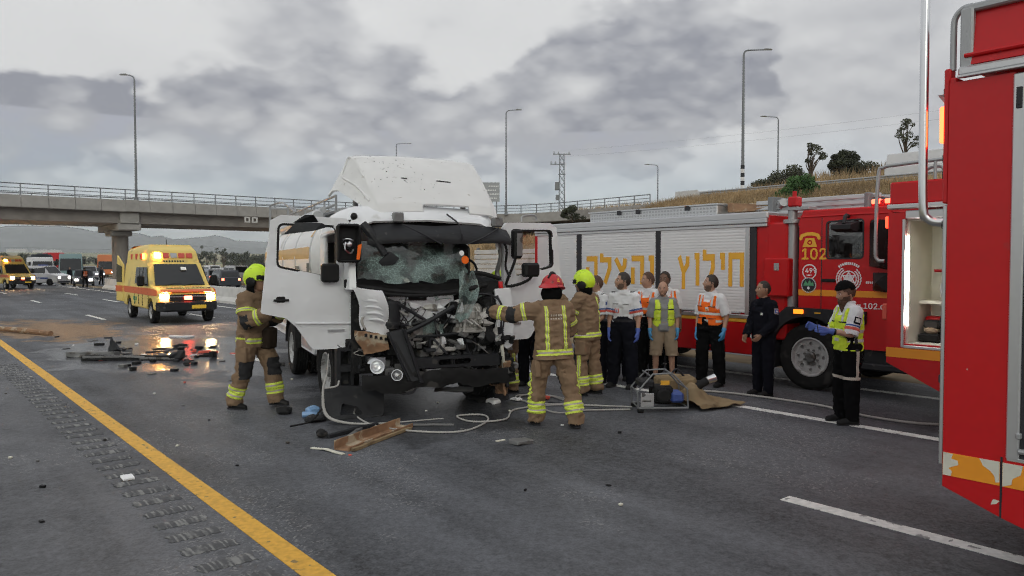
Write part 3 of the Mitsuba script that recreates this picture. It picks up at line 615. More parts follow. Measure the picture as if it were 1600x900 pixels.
for (s0, a0, s1, a1) in ((.42, .56, .41, .66), (.45, .32, .44, .36)):
    P = [on_fair(s0 + (s1 - s0) * q, a0 + (a1 - a0) * q) + [.008, 0, .006] for q in np.linspace(0, 1, 7)]; wr.add(kf + '__scratch', tube(P, .007, 5, 0), 'ink')
sp_ = []
for i in range(46):
    q = on_fair(r3.uniform(.25, .97), np.clip(r3.normal(.32, .14), .14, .84)) + [.004, 0, .003]; sp_.append(ball(q, r3.uniform(.0025, .007) * np.array([.6, 1.6, 1]), 0))
wr.add(kf + '__dirt_fleck', sp_, 'ink', kind='stuff')
rec = [on_fair(s, a) for s, a in ((.2, .055), (.55, .045), (.88, .035), (.95, .06), (.93, .10), (.5, .105))]
wr.add(kf + '__side_rib', tube([p + [0, -.012, .0] for p in rec], .014, 6), 'fairing_white')
wr.add('fairing_bracket', [bx(-.22, -.12, -.72, -.66, 2.7, 3.08, .01), bx(-.22, -.12, .95, 1.01, 2.7, 3.1, .01), bx(.62, .7, -.5, -.44, 2.7, 2.86, .01)], 'grey_metal')
for y, z in ((-.42, 2.53), (1.0, 2.50)): wr.add('roof_lamp', bx(1.03, 1.17, y - .065, y + .065, z, z + .13, .015), 'grey_metal')
wr.add('roof_camera', ball([.98, -.97, 2.60], [.05, .045, .05], 2), 'black')
# sun visor: a dark curved sheet
vz = grid(lambda u, v: (1.10 + .16 * np.sin(v * 1.9) - .10 * (2 * u - 1) ** 4 + .012 * np.sin(u * 23), -.83 + 2.02 * u, 2.50 - .235 * v - .03 * (2 * u - 1) ** 6 + .012 * np.sin(u * 11 + v * 4)), 40, 9)
wr.add('sun_visor', solid(vz, .008, -.008), 'dark_plastic', 50, label='dark sun visor hanging over the broken windscreen')
for P in ([[1.25, -.40, 2.50], [1.31, -.2, 2.40], [1.27, .12, 2.25]], [[1.25, .96, 2.48], [1.29, .75, 2.36], [1.26, .5, 2.25]], [[1.05, .28, 2.66], [1.22, .38, 2.53], [1.30, .40, 2.40], [1.28, .42, 2.27]]): wr.add('cable', tube(P, .011, 6), 'ink')
# smashed windscreen: the upper part is gone dark, a torn sheet hangs down on the right
ws = grid(lambda u, v: (1.10 + .17 * v + .045 * np.sin(u * 7 + v * 5) + .06 * np.sin(v * 3.2) * np.sin(u * np.pi), -.98 + 1.62 * u + .05 * v * np.sin(u * 5), 2.26 - .56 * v + .02 * np.sin(u * 17)), 60, 26)
wv = np.asarray(ws.vertices); uu, vv = np.repeat(np.linspace(0, 1, 60), 26), np.tile(np.linspace(0, 1, 26), 60)
edge = .985 - .05 * meshkit.noise(np.stack([vv * 9, uu * 0, uu * 0], 1)) - .14 * (1 - vv) ** 2
bot = .86 + .13 * np.sin(uu * 3.0) - .06 * meshkit.noise(np.stack([uu * 14, vv * 0, uu * 0], 1))
ok = (uu < edge) & (vv < bot)
kw_ = wr.add('windscreen', solid(TM(wv + .012 * (meshkit.fbm(wv * 12, 3)[:, None] - .5) * [2, 0, 1], ws.faces[ok[ws.faces].all(1)]), .003, -.003), 'shattered', 25, label='shattered greenish windscreen sagging in its frame')
tg = grid(lambda u, v: (1.24 + .10 * v + .05 * np.sin(u * 5 + v * 3), .50 + (u - .5) * (.30 * (1 - .75 * np.abs(v - .35)) + .02) - .10 * v + .05 * np.sin(v * 4), 1.86 - .63 * v + .03 * np.sin(u * 9)), 18, 26)
tv = np.asarray(tg.vertices); wr.add('windscreen', solid(TM(tv + .03 * (meshkit.fbm(tv * 9, 3)[:, None] - .5), tg.faces), .004, -.004), 'shattered', 25, label='torn strip of shattered glass hanging over the engine')
tg2 = grid(lambda u, v: (1.16 + .04 * np.sin(u * 6), -.10 + .30 * u, 1.22 - .20 * v + .05 * np.sin(u * 5)), 12, 8); tv = np.asarray(tg2.vertices)
wr.add('windscreen', solid(TM(tv + .05 * (meshkit.fbm(tv * 9, 3)[:, None] - .5), tg2.faces), .004, -.004), 'shattered', 25, label='scrap of shattered glass lying in the engine bay')
wr.add('sticker', lathe([(.036, 0), (.036, .004), (.001, .005)], [1.31, .395, 2.13], [1, .1, .1], 16), 'white'); wr.add('sticker', lathe([(.055, 0), (.055, .004), (.001, .005)], [1.32, .44, 2.04], [1, .1, .1], 16), 'hi_orange')
# dashboard and the bulkhead behind the torn-off front
wr.add('dashboard', [hull([[.72, -1.0, 1.82], [.72, 1.02, 1.84], [1.10, -1.0, 1.70], [1.10, 1.02, 1.74], [.72, -1.0, 1.45], [.72, 1.02, 1.45], [1.12, -1.0, 1.55], [1.12, 1.02, 1.58]]), tube([[1.14, -.98, 1.70], [1.24, -.4, 1.62], [1.26, .2, 1.60], [1.2, .8, 1.70]], .035, 8), tube([[1.12, .3, 1.83], [1.16, .7, 1.86], [1.1, 1.05, 1.78]], .03, 8), tube([[1.2, -.9, 1.66], [1.28, -.5, 1.585], [1.3, .0, 1.57]], .022, 6)], 'black_rough')
wr.add('bulkhead', pan_x(Polygon([(-1.02, .55), (1.05, .55), (1.05, 1.60), (-1.02, 1.62)]), .98, 1.02), 'black_rough', False)
def crumple(m, amp, f, seed=0):
    m = trimesh.Trimesh(m.vertices, m.faces); m = m.subdivide_to_size(.05); v = np.asarray(m.vertices)
    d = np.stack([meshkit.fbm(v * f + 17 * i, 3, seed) - .5 for i in range(3)], 1); return TM(v + amp * d, m.faces)
wr.add('front_panel', crumple(pan_x(Polygon([(-.98, 1.66), (.35, 1.60), (.36, 1.50), (.20, 1.40), (.14, 1.22), (-.1, 1.14), (-.40, 1.18), (-.52, 1.42), (-.78, 1.50)]).difference(sbox(-.27, 1.50, -.04, 1.57)), 1.06, 1.10), .05, 5, 2), 'white_paint', 25, label='crumpled white panel under the windscreen')
wr.add('front_panel', crumple(pan_x(Polygon([(-.38, 1.18), (.18, 1.2), (.12, .98), (-.25, .95)]), 1.05, 1.08), .06, 5, 4), 'alloy', 25)
wr.add('vent_slot', bx(1.095, 1.115, -.285, -.03, 1.50, 1.575, .008), 'black')
# vented corner panel bent outwards
cp = grid(lambda u, v: (1.25 + .10 * np.sin(u * 2.4) - .10 * v + .03 * np.sin(v * 6), -1.06 + .36 * u + .17 * v + .03 * np.sin(v * 5), 1.69 - .05 * u - .60 * v + .05 * v * (1 - u)), 14, 30)
kc = wr.add('corner_panel', solid(TM(cp.vertices + .012 * (meshkit.fbm(np.asarray(cp.vertices) * 6, 3)[:, None] - .5), cp.faces[:, ::-1]), .010, -.010), 'white_paint', 40, label='white vented corner panel bent out beside the open door')
for i in range(4):
    v0 = .36 + .135 * i; P = [[1.285 + .10 * math.sin(u * 2.4) - .10 * (v0 - .12 * u * (1 - u)), -1.06 + .30 * u + .18 * v0 + .02, 1.69 - .05 * u - .60 * (v0 - .35 * u * (1 - u)) + .02] for u in np.linspace(.15, .88, 9)]
    wr.add(kc + '__vent_lip', tube(P, [.006, .017, .02, .017, .006], 7, 0), 'white_paint')
wr.add('corner_panel', crumple(hull([[1.25, -.98, 1.12], [1.25, -.62, 1.08], [1.22, -.98, .98], [1.3, -.6, .88], [1.05, -1.0, 1.1], [1.05, -.6, 1.0], [1.2, -.9, .82]]), .10, 5, 6), 'rust', 25, label='torn dirty inner wing below the vented panel')
for i in range(6): wr.add('wing_slot', bx(1.30, 1.315, -.92 + .065 * i, -.885 + .065 * i, 1.06 - .015 * i, 1.10 - .015 * i, .004), 'black')
wr.add('side_panel', crumple(pan_x(rnd([(.93, 1.64), (1.17, 1.66), (1.22, 1.3), (1.21, .84), (1.12, .80), (.92, .95), (.98, 1.25)], .03), 1.14, 1.18), .03, 4, 8), 'white_paint', 25, label='white strip of front panel left standing at the far corner')
# engine bay
wr.add('air_tank', [lathe([(.01, 0), (.125, .01), (.14, .05), (.14, .33), (.125, .37), (.01, .38)], [1.12, -.55, 1.13], [0, .06, 1], 20), lathe([(.146, .05), (.15, .06), (.15, .09), (.146, .10)], [1.12, -.55, 1.13], [0, .06, 1], 20)], 'dark_plastic')
eng = [crumple(bx(.92, 1.20, .38, .76, 1.10, 1.44, .05), .05, 7, 1), bx(1.05, 1.24, .44, .64, 1.22, 1.36, .03), bx(1.0, 1.22, .34, .80, 1.04, 1.13, .02)]
for i in range(10): eng.append(cyl([1.2, r3.uniform(.36, .78), r3.uniform(1.06, 1.42)], [1.26, r3.uniform(.36, .78), r3.uniform(1.06, 1.42)], .018, n=6))
for i in range(5): eng.append(bx(1.18, 1.23, .40 + .07 * i, .43 + .07 * i, 1.13, 1.24, .006))
wr.add('engine_block', eng, 'alloy', 25)
wr.add('engine_cover', [crumple(bx(1.0, 1.18, .74, .98, 1.18, 1.52, .06), .06, 8, 3), lathe([(.01, 0), (.09, .0), (.10, .04), (.06, .07), (.01, .075)], [1.18, .86, 1.38], [1, 0, 0], 18), crumple(bx(1.02, 1.22, .70, .90, .86, 1.16, .05), .07, 9, 5), lathe([(.01, 0), (.07, .0), (.075, .05), (.01, .06)], [1.2, .84, .98], [1, .1, 0.2], 16)], 'black_rough')
wr.add('gear_housing', [crumple(bx(1.02, 1.2, -.02, .20, .76, .93, .04), .05, 8, 7), bx(1.1, 1.22, .03, .15, .9, .99, .02), bx(1.05, 1.15, .2, .42, .80, .86, .02)], 'alloy', 25)
wr.add('radiator_support', [hull([[1.22, -.62, 1.10], [1.30, -.62, 1.10], [1.22, -.40, 1.14], [1.30, -.40, 1.14], [1.42, -.36, .48], [1.5, -.36, .48], [1.42, -.24, .50], [1.5, -.24, .50]])], 'dark_plastic', 25, label='dark radiator support leaning across the front')
wr.add('support_gap', hull([[1.315, -.585, 1.05], [1.315, -.545, 1.05], [1.50, -.355, .56], [1.50, -.335, .56], [1.30, -.585, 1.05], [1.48, -.335, .56]]), 'black')
wr.add('support_rail', [hull([[1.30, -.64, 1.10], [1.34, -.64, 1.10], [1.30, -.60, 1.11], [1.5, -.42, .50], [1.54, -.42, .50], [1.5, -.385, .50]]), hull([[1.30, -.43, 1.13], [1.36, -.43, 1.13], [1.30, -.38, 1.14], [1.5, -.26, .46], [1.56, -.26, .46], [1.5, -.20, .46]])], 'dark_plastic')
for P, r in (([[1.22, -.55, 1.02], [1.26, -.15, 1.18], [1.27, .30, 1.42]], .032), ([[1.2, -.70, 1.56], [1.22, -.45, 1.46], [1.2, -.05, 1.22]], .024), ([[1.15, -.3, 1.02], [1.2, .1, 1.03], [1.2, .4, 1.05]], .02)): wr.add('strut', tube(P, r, 6), 'dark_plastic')
wr.add('crossbeam', [pan_z(rnd([(1.05, -.30), (1.30, -.34), (1.34, .4), (1.28, .95), (1.05, .95)], .03), .72, .745), pan_x(rnd([(-.34, .62), (.94, .60), (.94, .745), (-.3, .745)], .02).difference(rnd(sbox(.06, .645, .52, .72), .035)), 1.30, 1.33), bx(1.29, 1.325, .275, .29, .645, .72, .002)], 'dark_plastic', 25)
bm = grid(lambda u, v: (1.36 + .07 * np.sin(u * np.pi) + .012 * np.sin(v * np.pi), -.97 + 2.0 * u, .58 - .20 * v - .025 * np.sin(u * 9) + .03 * np.sin(u * 23) * v), 40, 9)
wr.add('bumper', solid(TM(bm.vertices + .05 * (meshkit.fbm(np.asarray(bm.vertices) * 7, 3)[:, None] - .5), bm.faces), .012, -.05), 'black_rough', 40, label='black bumper bar hanging low')
for y in (-.7, -.1, .5, .85): wr.add('bumper_bracket', bx(1.0, 1.36, y - .04, y + .04, .42, .56, .01), 'black_rough')
wr.add('tow_plate', bx(1.28, 1.34, -.12, .12, .44, .60, .01), 'grey_metal'); wr.add('tow_plate', bx(1.34, 1.38, .12, .34, .50, .60, .01), 'grey_metal')
for c, r, l in (([1.42, -.79, .685], .085, 'dislodged clear headlight at the crushed corner'), ([1.50, -.555, .575], .068, 'small round fog lamp hanging beside the headlight')):
    k = wr.add('headlight', [lathe([(.01, -.10), (r * .7, -.08), (r * 1.08, .0), (r * 1.08, .012), (r * .98, .012), (r * .55, -.055), (.01, -.06)], c, [1, -.1, .25], 20)], 'chrome', 40, label=l)
    wr.add(k + '__lens', lathe([(r * .99, 0), (r * .7, .022), (.01, .03)], c, [1, -.1, .25], 18), 'pane', True); wr.add(k + '__bulb', ball(np.array(c) + [-.02, 0, 0], .02, 1), 'white')
wr.add('headlight', J(hull([[1.34, -.90, .72], [1.34, -.66, .69], [1.34, -.86, .80], [1.34, -.66, .79], [1.26, -.88, .76], [1.26, -.68, .72]])), 'chrome', 30)
# wiring, hoses and torn bits crowding the bay
for i in range(46):
    y = r3.uniform(-.95, 1.12); z = r3.uniform(.66, 1.5); P = [np.array([r3.uniform(1.06, 1.22), y, z])]
    for k in range(3): P.append(P[-1] + [r3.uniform(-.03, .05), r3.normal(0, .13), r3.normal(-.05, .13)])
    wr.add('loose_wire' if i % 3 else 'hose', tube(P, r3.uniform(.005, .010) if i % 3 else r3.uniform(.014, .028), 5, 5), ('ink', 'black_rough', 'grey_metal', 'black')[i % 4] if i % 7 else 'alloy')
bits = []
for i in range(110):
    c = np.array([r3.uniform(1.02, 1.20), r3.uniform(-.98, 1.12), r3.uniform(.58, 1.45)])
    if c[1] < .3 and c[2] > 1.2: continue
    q = crumple(bx(*(sum([[a - b, a + b] for a, b in zip(c, r3.uniform(.015, .075, 3))], [])), .01), .05, 9, i); bits.append((i % 4, q))
for g, m in enumerate(('black_rough', 'grey_metal', 'black', 'dark_plastic')): wr.add('torn_component', [q for k, q in bits if k == g], m, 25, kind='stuff')
for P in ([[1.22, .95, 1.55], [1.24, 1.05, 1.3], [1.25, 1.02, 1.05], [1.2, 1.08, .9]], [[1.2, .55, 1.58], [1.24, .85, 1.56], [1.26, 1.0, 1.42], [1.24, 1.0, 1.1]], [[1.36, -.62, .6], [1.42, -.55, .36], [1.42, -.32, .33], [1.40, -.26, .50]]): wr.add('hose', tube(P, .014, 6), 'ink')
for i in range(26):
    c = np.array([r3.uniform(1.10, 1.26), r3.uniform(-.45, .95), r3.uniform(.80, 1.50)]); wr.add('bent_metal', crumple(hull(c + r3.normal(0, 1, (7, 3)) * [.02, .055, .04]), .05, 9, 500 + i), ('white_paint', 'alloy', 'alloy', 'grey_metal')[i % 4], 20)
for i in range(14):
    y0 = r3.uniform(-.9, .9); wr.add('glass_shard', crumple(hull(np.array([1.24, y0, r3.uniform(1.5, 1.6)]) + r3.normal(0, 1, (5, 3)) * [.02, .04, .02]), .02, 9, 600 + i), 'shattered', False)
wr.add('hanging_pipe', tube([[1.2, 1.03, .86], [1.22, 1.04, .7], [1.2, 1.06, .52]], .025, 8), 'cream')
wr.add('red_strap', hull([[1.14, 1.0, 1.74], [1.14, 1.07, 1.74], [1.15, 1.02, 1.56], [1.15, 1.08, 1.58], [1.18, 1.03, 1.65]]), 'red')
wr.add('torn_panel', crumple(pan_y([(1.0, .2), (1.3, .15), (1.28, .6), (1.1, .75)], 1.02, 1.05), .12, 5, 9), 'rust', 25)
wr.add('torn_panel', crumple(hull([[1.3, .0, .30], [1.32, .55, .27], [1.15, .1, .33], [1.2, .6, .30], [1.25, .5, .24]]), .06, 6, 2), 'grey_metal', 25)
for i in range(30): 
    c = np.array([1.05 + r3.uniform(-.1, .2), 1.08 + r3.uniform(-.1, .15), r3.uniform(.2, .95)]); wr.add('torn_scrap', crumple(bx(*(sum([[a - b, a + b] for a, b in zip(c, r3.uniform(.02, .09, 3))], [])), .01), .08, 9, 200 + i), ('black_rough', 'grey_metal', 'black', 'rust', 'dark_plastic')[i % 5], 25)
# mirrors on the near side
km = wr.add('mirror', solid(cut(bx(1.16, 1.32, -1.25, -.95, 2.0, 2.49, .05), [([1.305, 0, 0], [-1, 0, 0])]), .0, -.02), 'black', 30, label='large black mirror housing with its glass missing')
wr.add(km + '__adjuster', [m_.apply_translation([.2, 0, 0]) for m_ in [lathe([(.05, 0), (.06, .02), (.03, .06), (.01, .065)], [1.0, -1.09, 2.23], [1, 0, 0], 14), tube([[1.03, -1.17, 2.29], [1.05, -1.12, 2.30], [1.04, -1.04, 2.28]], .012, 6), tube([[1.04, -1.14, 2.26], [1.06, -1.15, 2.17], [1.05, -1.08, 2.12], [1.06, -1.04, 2.17]], .011, 6), tube([[1.04, -1.16, 2.24], [1.05, -1.14, 2.15]], .01, 6)]], 'chrome')
wr.add(km + '__reflector', hull([[1.32, -1.0, 2.22], [1.32, -.95, 2.24], [1.32, -1.02, 2.04], [1.33, -.98, 2.04], [1.28, -.96, 2.2]]), 'hi_orange')
wr.add('mirror', bx(1.0, 1.12, -1.41, -1.19, 1.75, 1.99, .05), 'black', 30, label='small black kerb mirror under the large one'); wr.add('mirror', bx(1.02, 1.12, -1.12, -1.02, 1.66, 1.80, .04), 'black')
wr.add('mirror_arm', [tube([[1.08, -.88, 2.5], [1.14, -.78, 2.36], [1.18, -.62, 2.10]], [.055, .06, .05], 10), tube([[1.05, -1.02, 2.24], [1.12, -.8, 2.17], [1.18, -.60, 2.10]], .024, 8), tube([[1.04, -.9, 2.5], [1.06, -.97, 2.2], [1.04, -.98, 1.9]], .02, 8)], 'dark_plastic')
wr.add('mirror_arm', hull([[1.2, -.70, 2.02], [1.22, -.5, 1.98], [1.24, -.44, 2.06], [1.22, -.55, 2.14], [1.16, -.62, 2.1], [1.18, -.72, 1.95]]), 'dark_plastic', 25)
# doors
DO = Polygon([(0, 1.58), (.0, 2.50), (.06, 2.575), (.88, 2.60), (1.0, 2.53), (1.13, 1.37), (.83, 1.30), (.70, 1.18), (.52, .915), (.46, .885), (-.03, .885)])
WN = rnd([(.20, 1.80), (.20, 2.46), (.90, 2.475), (.92, 1.96)], .055)
def door(hx, hy, ang, side, label):
    M = np.eye(4); a = math.radians(ang); M[:2, 0] = [math.cos(a), math.sin(a)]; M[:2, 1] = [-math.sin(a), math.cos(a)]; M[:3, 3] = [hx, hy, 0]
    d = Thing.__new__(Thing); d.k = wr.k; d.M = wr.M @ M; o = -1 if side < 0 else 1     # u along the door, outer face towards o*y
    body = extr(rnd(DO, .02).difference(WN), -.03, .03)
    body = trimesh.Trimesh(body.vertices, body.faces)
    body = body.subdivide_to_size(.06); v = np.array(body.vertices)
    out = v[:, 2] > 0
    v[out, 2] += .028 * np.exp(-((v[out, 1] - 1.55) / .30) ** 2) - .010 * (v[out, 1] < 1.20) + .034 * (meshkit.fbm(np.column_stack([v[out][:, :2] * 2.2, v[out][:, :1] * 0]), 3, 4 + o) - .5)
    body = TM(v, body.faces)
    mp = lambda m: axes(m, [1, 0, 0], [0, 0, 1], [0, o, 0])
    k = d.add('door', mp(body), 'white_paint', 28, label=label)
    d.add(k + '__window_seal', mp(extr(WN.buffer(.022, quad_segs=4).difference(WN.buffer(-.004)), -.034, .036)), 'black', 30)
    d.add(k + '__window_pane', mp(extr(WN.buffer(.005), -.002, .002)), 'pane', False)
    d.add(k + '__handle', [mp(bx(.80, .985, 1.515, 1.545, .075, .10, .01)), mp(extr(rnd(sbox(.84, 1.50, .95, 1.575), .02), .05, .066))], 'black')
    d.add(k + '__crease', mp(tube([[-.02, 1.215, .052], [.4, 1.225, .056], [.72, 1.235, .052]], .012, 6)), 'white_paint')
    d.add(k + '__badge', [mp(bx(.10 + .037 * i, .128 + .037 * i, 1.105, 1.14, .034, .044, .003)) for i in range(6)], 'chrome')
    d.add(k + '__inner_lining', mp(extr(rnd([(.08, 1.0), (.4, 1.0), (.75, 1.3), (1.0, 1.4), (.95, 1.85), (.08, 1.72)], .04), -.05, -.031)), 'dark_plastic')
    d.add(k + '__hinge', [mp(bx(-.08, .04, z, z + .08, -.02, .02, .008)) for z in (1.1, 1.6)], 'black')
    return d, mp, k
dl, mpl, kl = door(.92, -1.0, -90, 1, 'white door swung open at the near side, window intact')
dl.add(kl + '__blind_mirror', [mpl(hull([[.42, 2.52, .05], [.74, 2.50, .05], [.50, 2.58, .06], [.60, 2.60, .12], [.50, 2.60, .16]])), mpl(hull([[.30, 2.46, .10], [.78, 2.40, .10], [.40, 2.50, .16], [.72, 2.50, .18], [.5, 2.40, .22], [.66, 2.38, .2], [.86, 2.35, .12]]))], 'dark_plastic')
dl.add(kl + '__edge_strip', mpl(bx(.10, .17, 1.80, 2.46, .0, .035, .008)), 'white_paint')
dr_, mpr, kr = door(.90, 1.17, 103, -1, 'white door swung open at the far side')
dr_.add(kr + '__mirror', mpr(bx(.06, .20, 2.06, 2.48, .10, .24, .04)), 'black'); dr_.add(kr + '__mirror', mpr(bx(.20, .47, 1.80, 2.0, .16, .30, .05)), 'black', label='small black mirror on the far door')
dr_.add(kr + '__mirror_glass', mpr(bx(.08, .18, 2.1, 2.42, .238, .246, .003)), 'grey_metal')
dr_.add(kr + '__mirror_arm', [mpr(tube([[.0, 1.66, .1], [.18, 1.70, .18], [.34, 1.78, .22], [.36, 1.9, .22]], .022, 7)), mpr(tube([[.02, 1.62, .04], [.03, 1.75, .08], [.1, 2.0, .15], [.12, 2.1, .16]], .02, 7))], 'black')
dr_.add(kr + '__grab_rail', mpr(tube([[.35, 2.60, .0], [.38, 2.68, .0], [.6, 2.70, .0], [.64, 2.62, .0]], .015, 7)), 'galv')
# running gear
wheel(wr, 'wheel', [.10, -1.06, .47], .47, .28, 'rim_grey', 8, .10, 4, -1); wheel(wr, 'wheel', [.40, .96, .47], .47, .28, 'rim_grey', 8, .10, 8, 1)
for s in (-1, 1):
    for o in (1.06, .76): wheel(wr, 'wheel', [-3.2, s * o, .47], .47, .26, 'rim_grey', 0, .12, 0, s)
wr.add('chassis', [bx(-7.8, 1.05, s * .42 - .04, s * .42 + .04, .72, .98, .01) for s in (-1, 1)] + [bx(-.1, .1, -.9, .9, .42, .54, .03), bx(-3.3, -3.1, -.8, .8, .40, .56, .04), lathe([(.01, -.22), (.2, -.18), (.24, 0), (.2, .18), (.01, .22)], [-3.2, 0, .47], [0, 1, 0], 16), bx(-.6, .7, -.35, .35, .5, 1.0, .05)], 'black_rough')
arch = [[.6 * math.cos(q) + .1, .47 + .62 * math.sin(q)] for q in np.linspace(-.25, math.pi + .1, 16)]
ring = LineString(arch).buffer(.03, cap_style=2); wr.add('wheel_arch', pan_y(ring, -1.2, -.86), 'black_rough'); wr.add('wheel_arch', pan_y(affinity.translate(ring, .2, 0), .86, 1.12), 'black_rough')
st = wr.add('step', [pan_x(rnd(sbox(-1.2, .30, -.98, .90), .04).difference(sbox(-1.15, .66, -1.02, .85)).difference(sbox(-1.15, .40, -1.02, .58)), .80, .95), bx(.6, .8, -1.16, -1.0, .32, .62, .02)], 'dark_plastic', label='black entry step beside the front wheel')
wr.add('mudguard', pan_y(LineString([[-3.2 + .62 * math.cos(q), .47 + .62 * math.sin(q)] for q in np.linspace(.1, math.pi - .1, 14)]).buffer(.015, cap_style=2), -1.2, -.62), 'black_rough')
bxk = wr.add('tool_locker', bx(-2.35, -1.15, -1.14, -.75, .56, 1.06, .02), 'white_paint'); wr.add(bxk + '__door', [bx(-2.25, -1.25, -1.155, -1.139, .62, .80, .01), bx(-2.25, -1.25, -1.155, -1.139, .82, 1.0, .01)], 'alu')
wr.add('side_skirt', [bx(-6.9, -3.95, -1.14, -1.10, .62, 1.05, .01), bx(-2.5, -1.0, -1.14, -.9, 1.08, 1.24, .02)], 'white_paint')
wr.add('side_rail', [bx(-6.9, -3.95, -1.165, -1.142, z, z + .09, .008) for z in (.70, .86)], 'alu')
ex = lambda q: np.sign(np.cos(q)) * abs(np.cos(q)) ** .8; ez = lambda q: np.sign(np.sin(q)) * abs(np.sin(q)) ** .85
def tank_ring(x, k): return np.array([[x, 1.13 * k * ex(q), 2.08 + .80 * k * ez(q)] for q in np.linspace(0, 2 * np.pi, 48, endpoint=False)])
wr.add('tank', loft([tank_ring(*a) for a in ((-.98, .25), (-1.0, .55), (-1.06, .78), (-1.16, .92), (-1.3, .985), (-1.42, 1), (-3.2, 1.0), (-5, 1), (-7.6, 1), (-7.85, .95), (-8.0, .7), (-8.05, .3))]), 'tank_white', 40)
wr.add('tank_band', [loft([tank_ring(x, k) for x, k in ((c - .03, 1.0), (c - .028, 1.012), (c + .028, 1.012), (c + .03, 1.0))]) for c in (-1.45, -3.0, -4.6, -6.2, -7.6)], 'alu', 40)
stp = grid(lambda u, v: (-1.5 - 6.0 * u, -1.135 - .004 * np.cos((v - .5) * 1.2) + .02 * (v - .5) ** 2 * 2, 2.07 + .19 * v), 8, 6); wr.add('gold_stripe', solid(stp, .004, -.004), 'gold', 30, label='gold stripe along the white tank')
wr.add('gold_stripe', solid(grid(lambda u, v: (-1.52 - .12 * u - .08 * v, -1.085 + .19 * v, 2.42 + .26 * v), 4, 6), .004, -.004), 'gold')
for x in (-1.75, -2.2): wr.add('tank_saddle', [hull([[x - .05, s * 1.0, 1.2], [x + .05, s * 1.0, 1.2], [x - .05, s * 1.11, 1.75], [x + .05, s * 1.11, 1.75], [x, s * .8, 1.2]]) for s in (-1, 1)], 'grey_metal')
wr.add('placard_bracket', [bx(-1.62, -1.58, -1.16, -1.12, 1.55, 2.0, .005), bx(-2.9, -2.6, -1.15, -1.13, 1.78, 1.95, .01)], 'grey_metal')
rl = [tube([[x, y, z] for x in np.linspace(-7.4, -1.4, 8)], .022, 6, 0) for y, z in ((-.72, 3.08), (-.72, 2.94), (.72, 3.08))] + [cyl([x, y, 2.7], [x, y, 3.08], .018, n=6) for x in np.linspace(-7.4, -1.4, 7) for y in (-.72, .72)]
wr.add('top_rail', rl, 'galv')
wr.add('walkway', [bx(-7.4, -1.4, -.62, -.25, 2.86, 2.90, .01)], 'alu')
for x in (-2.2, -4.0, -5.8): wr.add('manhole', lathe([(.30, 0), (.30, .10), (.26, .14), (.05, .16), (.01, .16)], [x, .1, 2.86], [0, 0, 1], 20), 'alu')
hz = wr.add('hose_tray', [tube([[-6.4, -.92, 2.72], [-2.0, -.92, 2.78]], .085, 12, 0), tube([[-6.4, -.78, 2.86], [-2.2, -.78, 2.90]], .055, 10, 0), lathe([(.1, 0), (.1, .12), (.085, .13), (.01, .13)], [-2.05, -.92, 2.78], [1, 0, 0], 14)], 'alu')
ld = [cyl([-7.72, y, 1.0], [-7.5, y, 3.35], .028, n=6) for y in (-1.02, -.62)]; klad = wr.add('ladder', ld, 'galv')
for i in range(9): wr.add(klad + '__rung', cyl([-7.70 + .024 * i, -1.02, 1.2 + .26 * i], [-7.70 + .024 * i, -.62, 1.2 + .26 * i], .016, n=6), 'galv')
wr.add('ladder_brace', [tube([[-7.5, -1.02, 3.35], [-6.6, -.85, 3.36], [-5.6, -.74, 3.08]], .02, 6, 2), tube([[-7.5, -.62, 3.35], [-6.2, -.65, 3.2], [-5.8, -.72, 3.08]], .02, 6, 2), tube([[-7.55, -1.02, 3.0], [-6.6, -.9, 2.95], [-5.8, -.8, 2.9]], .02, 6, 2)], 'galv')
wr.add('spray_flap', bx(-8.0, -7.9, -1.1, 1.1, .5, 1.1, .02), 'black_rough')
# ---------------------------------------------------------------- fire trucks
F1 = Thing('fire_rescue_truck', 'long red fire rescue truck with silver shutters and yellow lettering', 'fire truck')
S = 11.0; W1 = 13.45
F1.add('body', [bx(-12.35, -6.62, S + .03, W1, .98, 2.80, .02), bx(-6.66, -6.30, S + .02, W1, .75, 2.66, .03), bx(-12.3, -6.4, S + .35, W1 - .3, .6, 1.0, .02)], 'red')
F1.add('body_cap', [bx(-12.36, -6.63, S - .01, W1, 2.73, 2.85, .02), bx(-12.36, -6.64, S - .03, S + .06, 2.66, 2.735, .012), bx(-12.36, -6.64, S - .02, S + .06, 2.60, 2.655, .01)], 'alu', label='bright metal edge along the roof of the truck')
def shutter(t, x0, x1, z0, z1, y, part='shutter'):
    P = [(y + .02, z0)]; z = z0; pit = .052
    while z < z1: P += [(y, z + .005), (y - .0025, z + pit * .5), (y, z + pit - .005), (y + .0025, z + pit - .002)]; z += pit
    P += [(y + .02, z)]
    k = t.add(part, pan_x(Polygon(P).buffer(0), x0, x1), 'shutter', False, kind='stuff', label='ribbed silver roller shutter'); return k
for x0, x1 in ((-12.28, -11.05), (-10.90, -8.95), (-8.83, -7.04)): shutter(F1, x0, x1, 1.16, 2.60, S)
F1.add('shutter_post', [bx(x0, x1, S - .012, S + .05, 1.12, 2.61, .006) for x0, x1 in ((-11.05, -10.90), (-8.95, -8.83))], 'ink', label='dark post between the shutters')
F1.add('shutter_post', bx(-7.04, -6.96, S - .012, S + .05, 1.12, 2.60, .006), 'alu'); F1.add('shutter_post', bx(-6.96, -6.84, S + .0, S + .05, 1.12, 2.60, .006), 'ink'); F1.add('shutter_post', bx(-12.36, -12.28, S - .01, S + .05, .9, 2.60, .006), 'red')
F1.add('shutter_handle', [tube([[x0, S - .05, 1.16], [x1, S - .05, 1.16]], .018, 8, 0) for x0, x1 in ((-10.8, -9.05), (-8.75, -7.1))] + [bx(-8.4, -8.3, S - .07, S, 1.13, 1.2, .01)], 'galv')
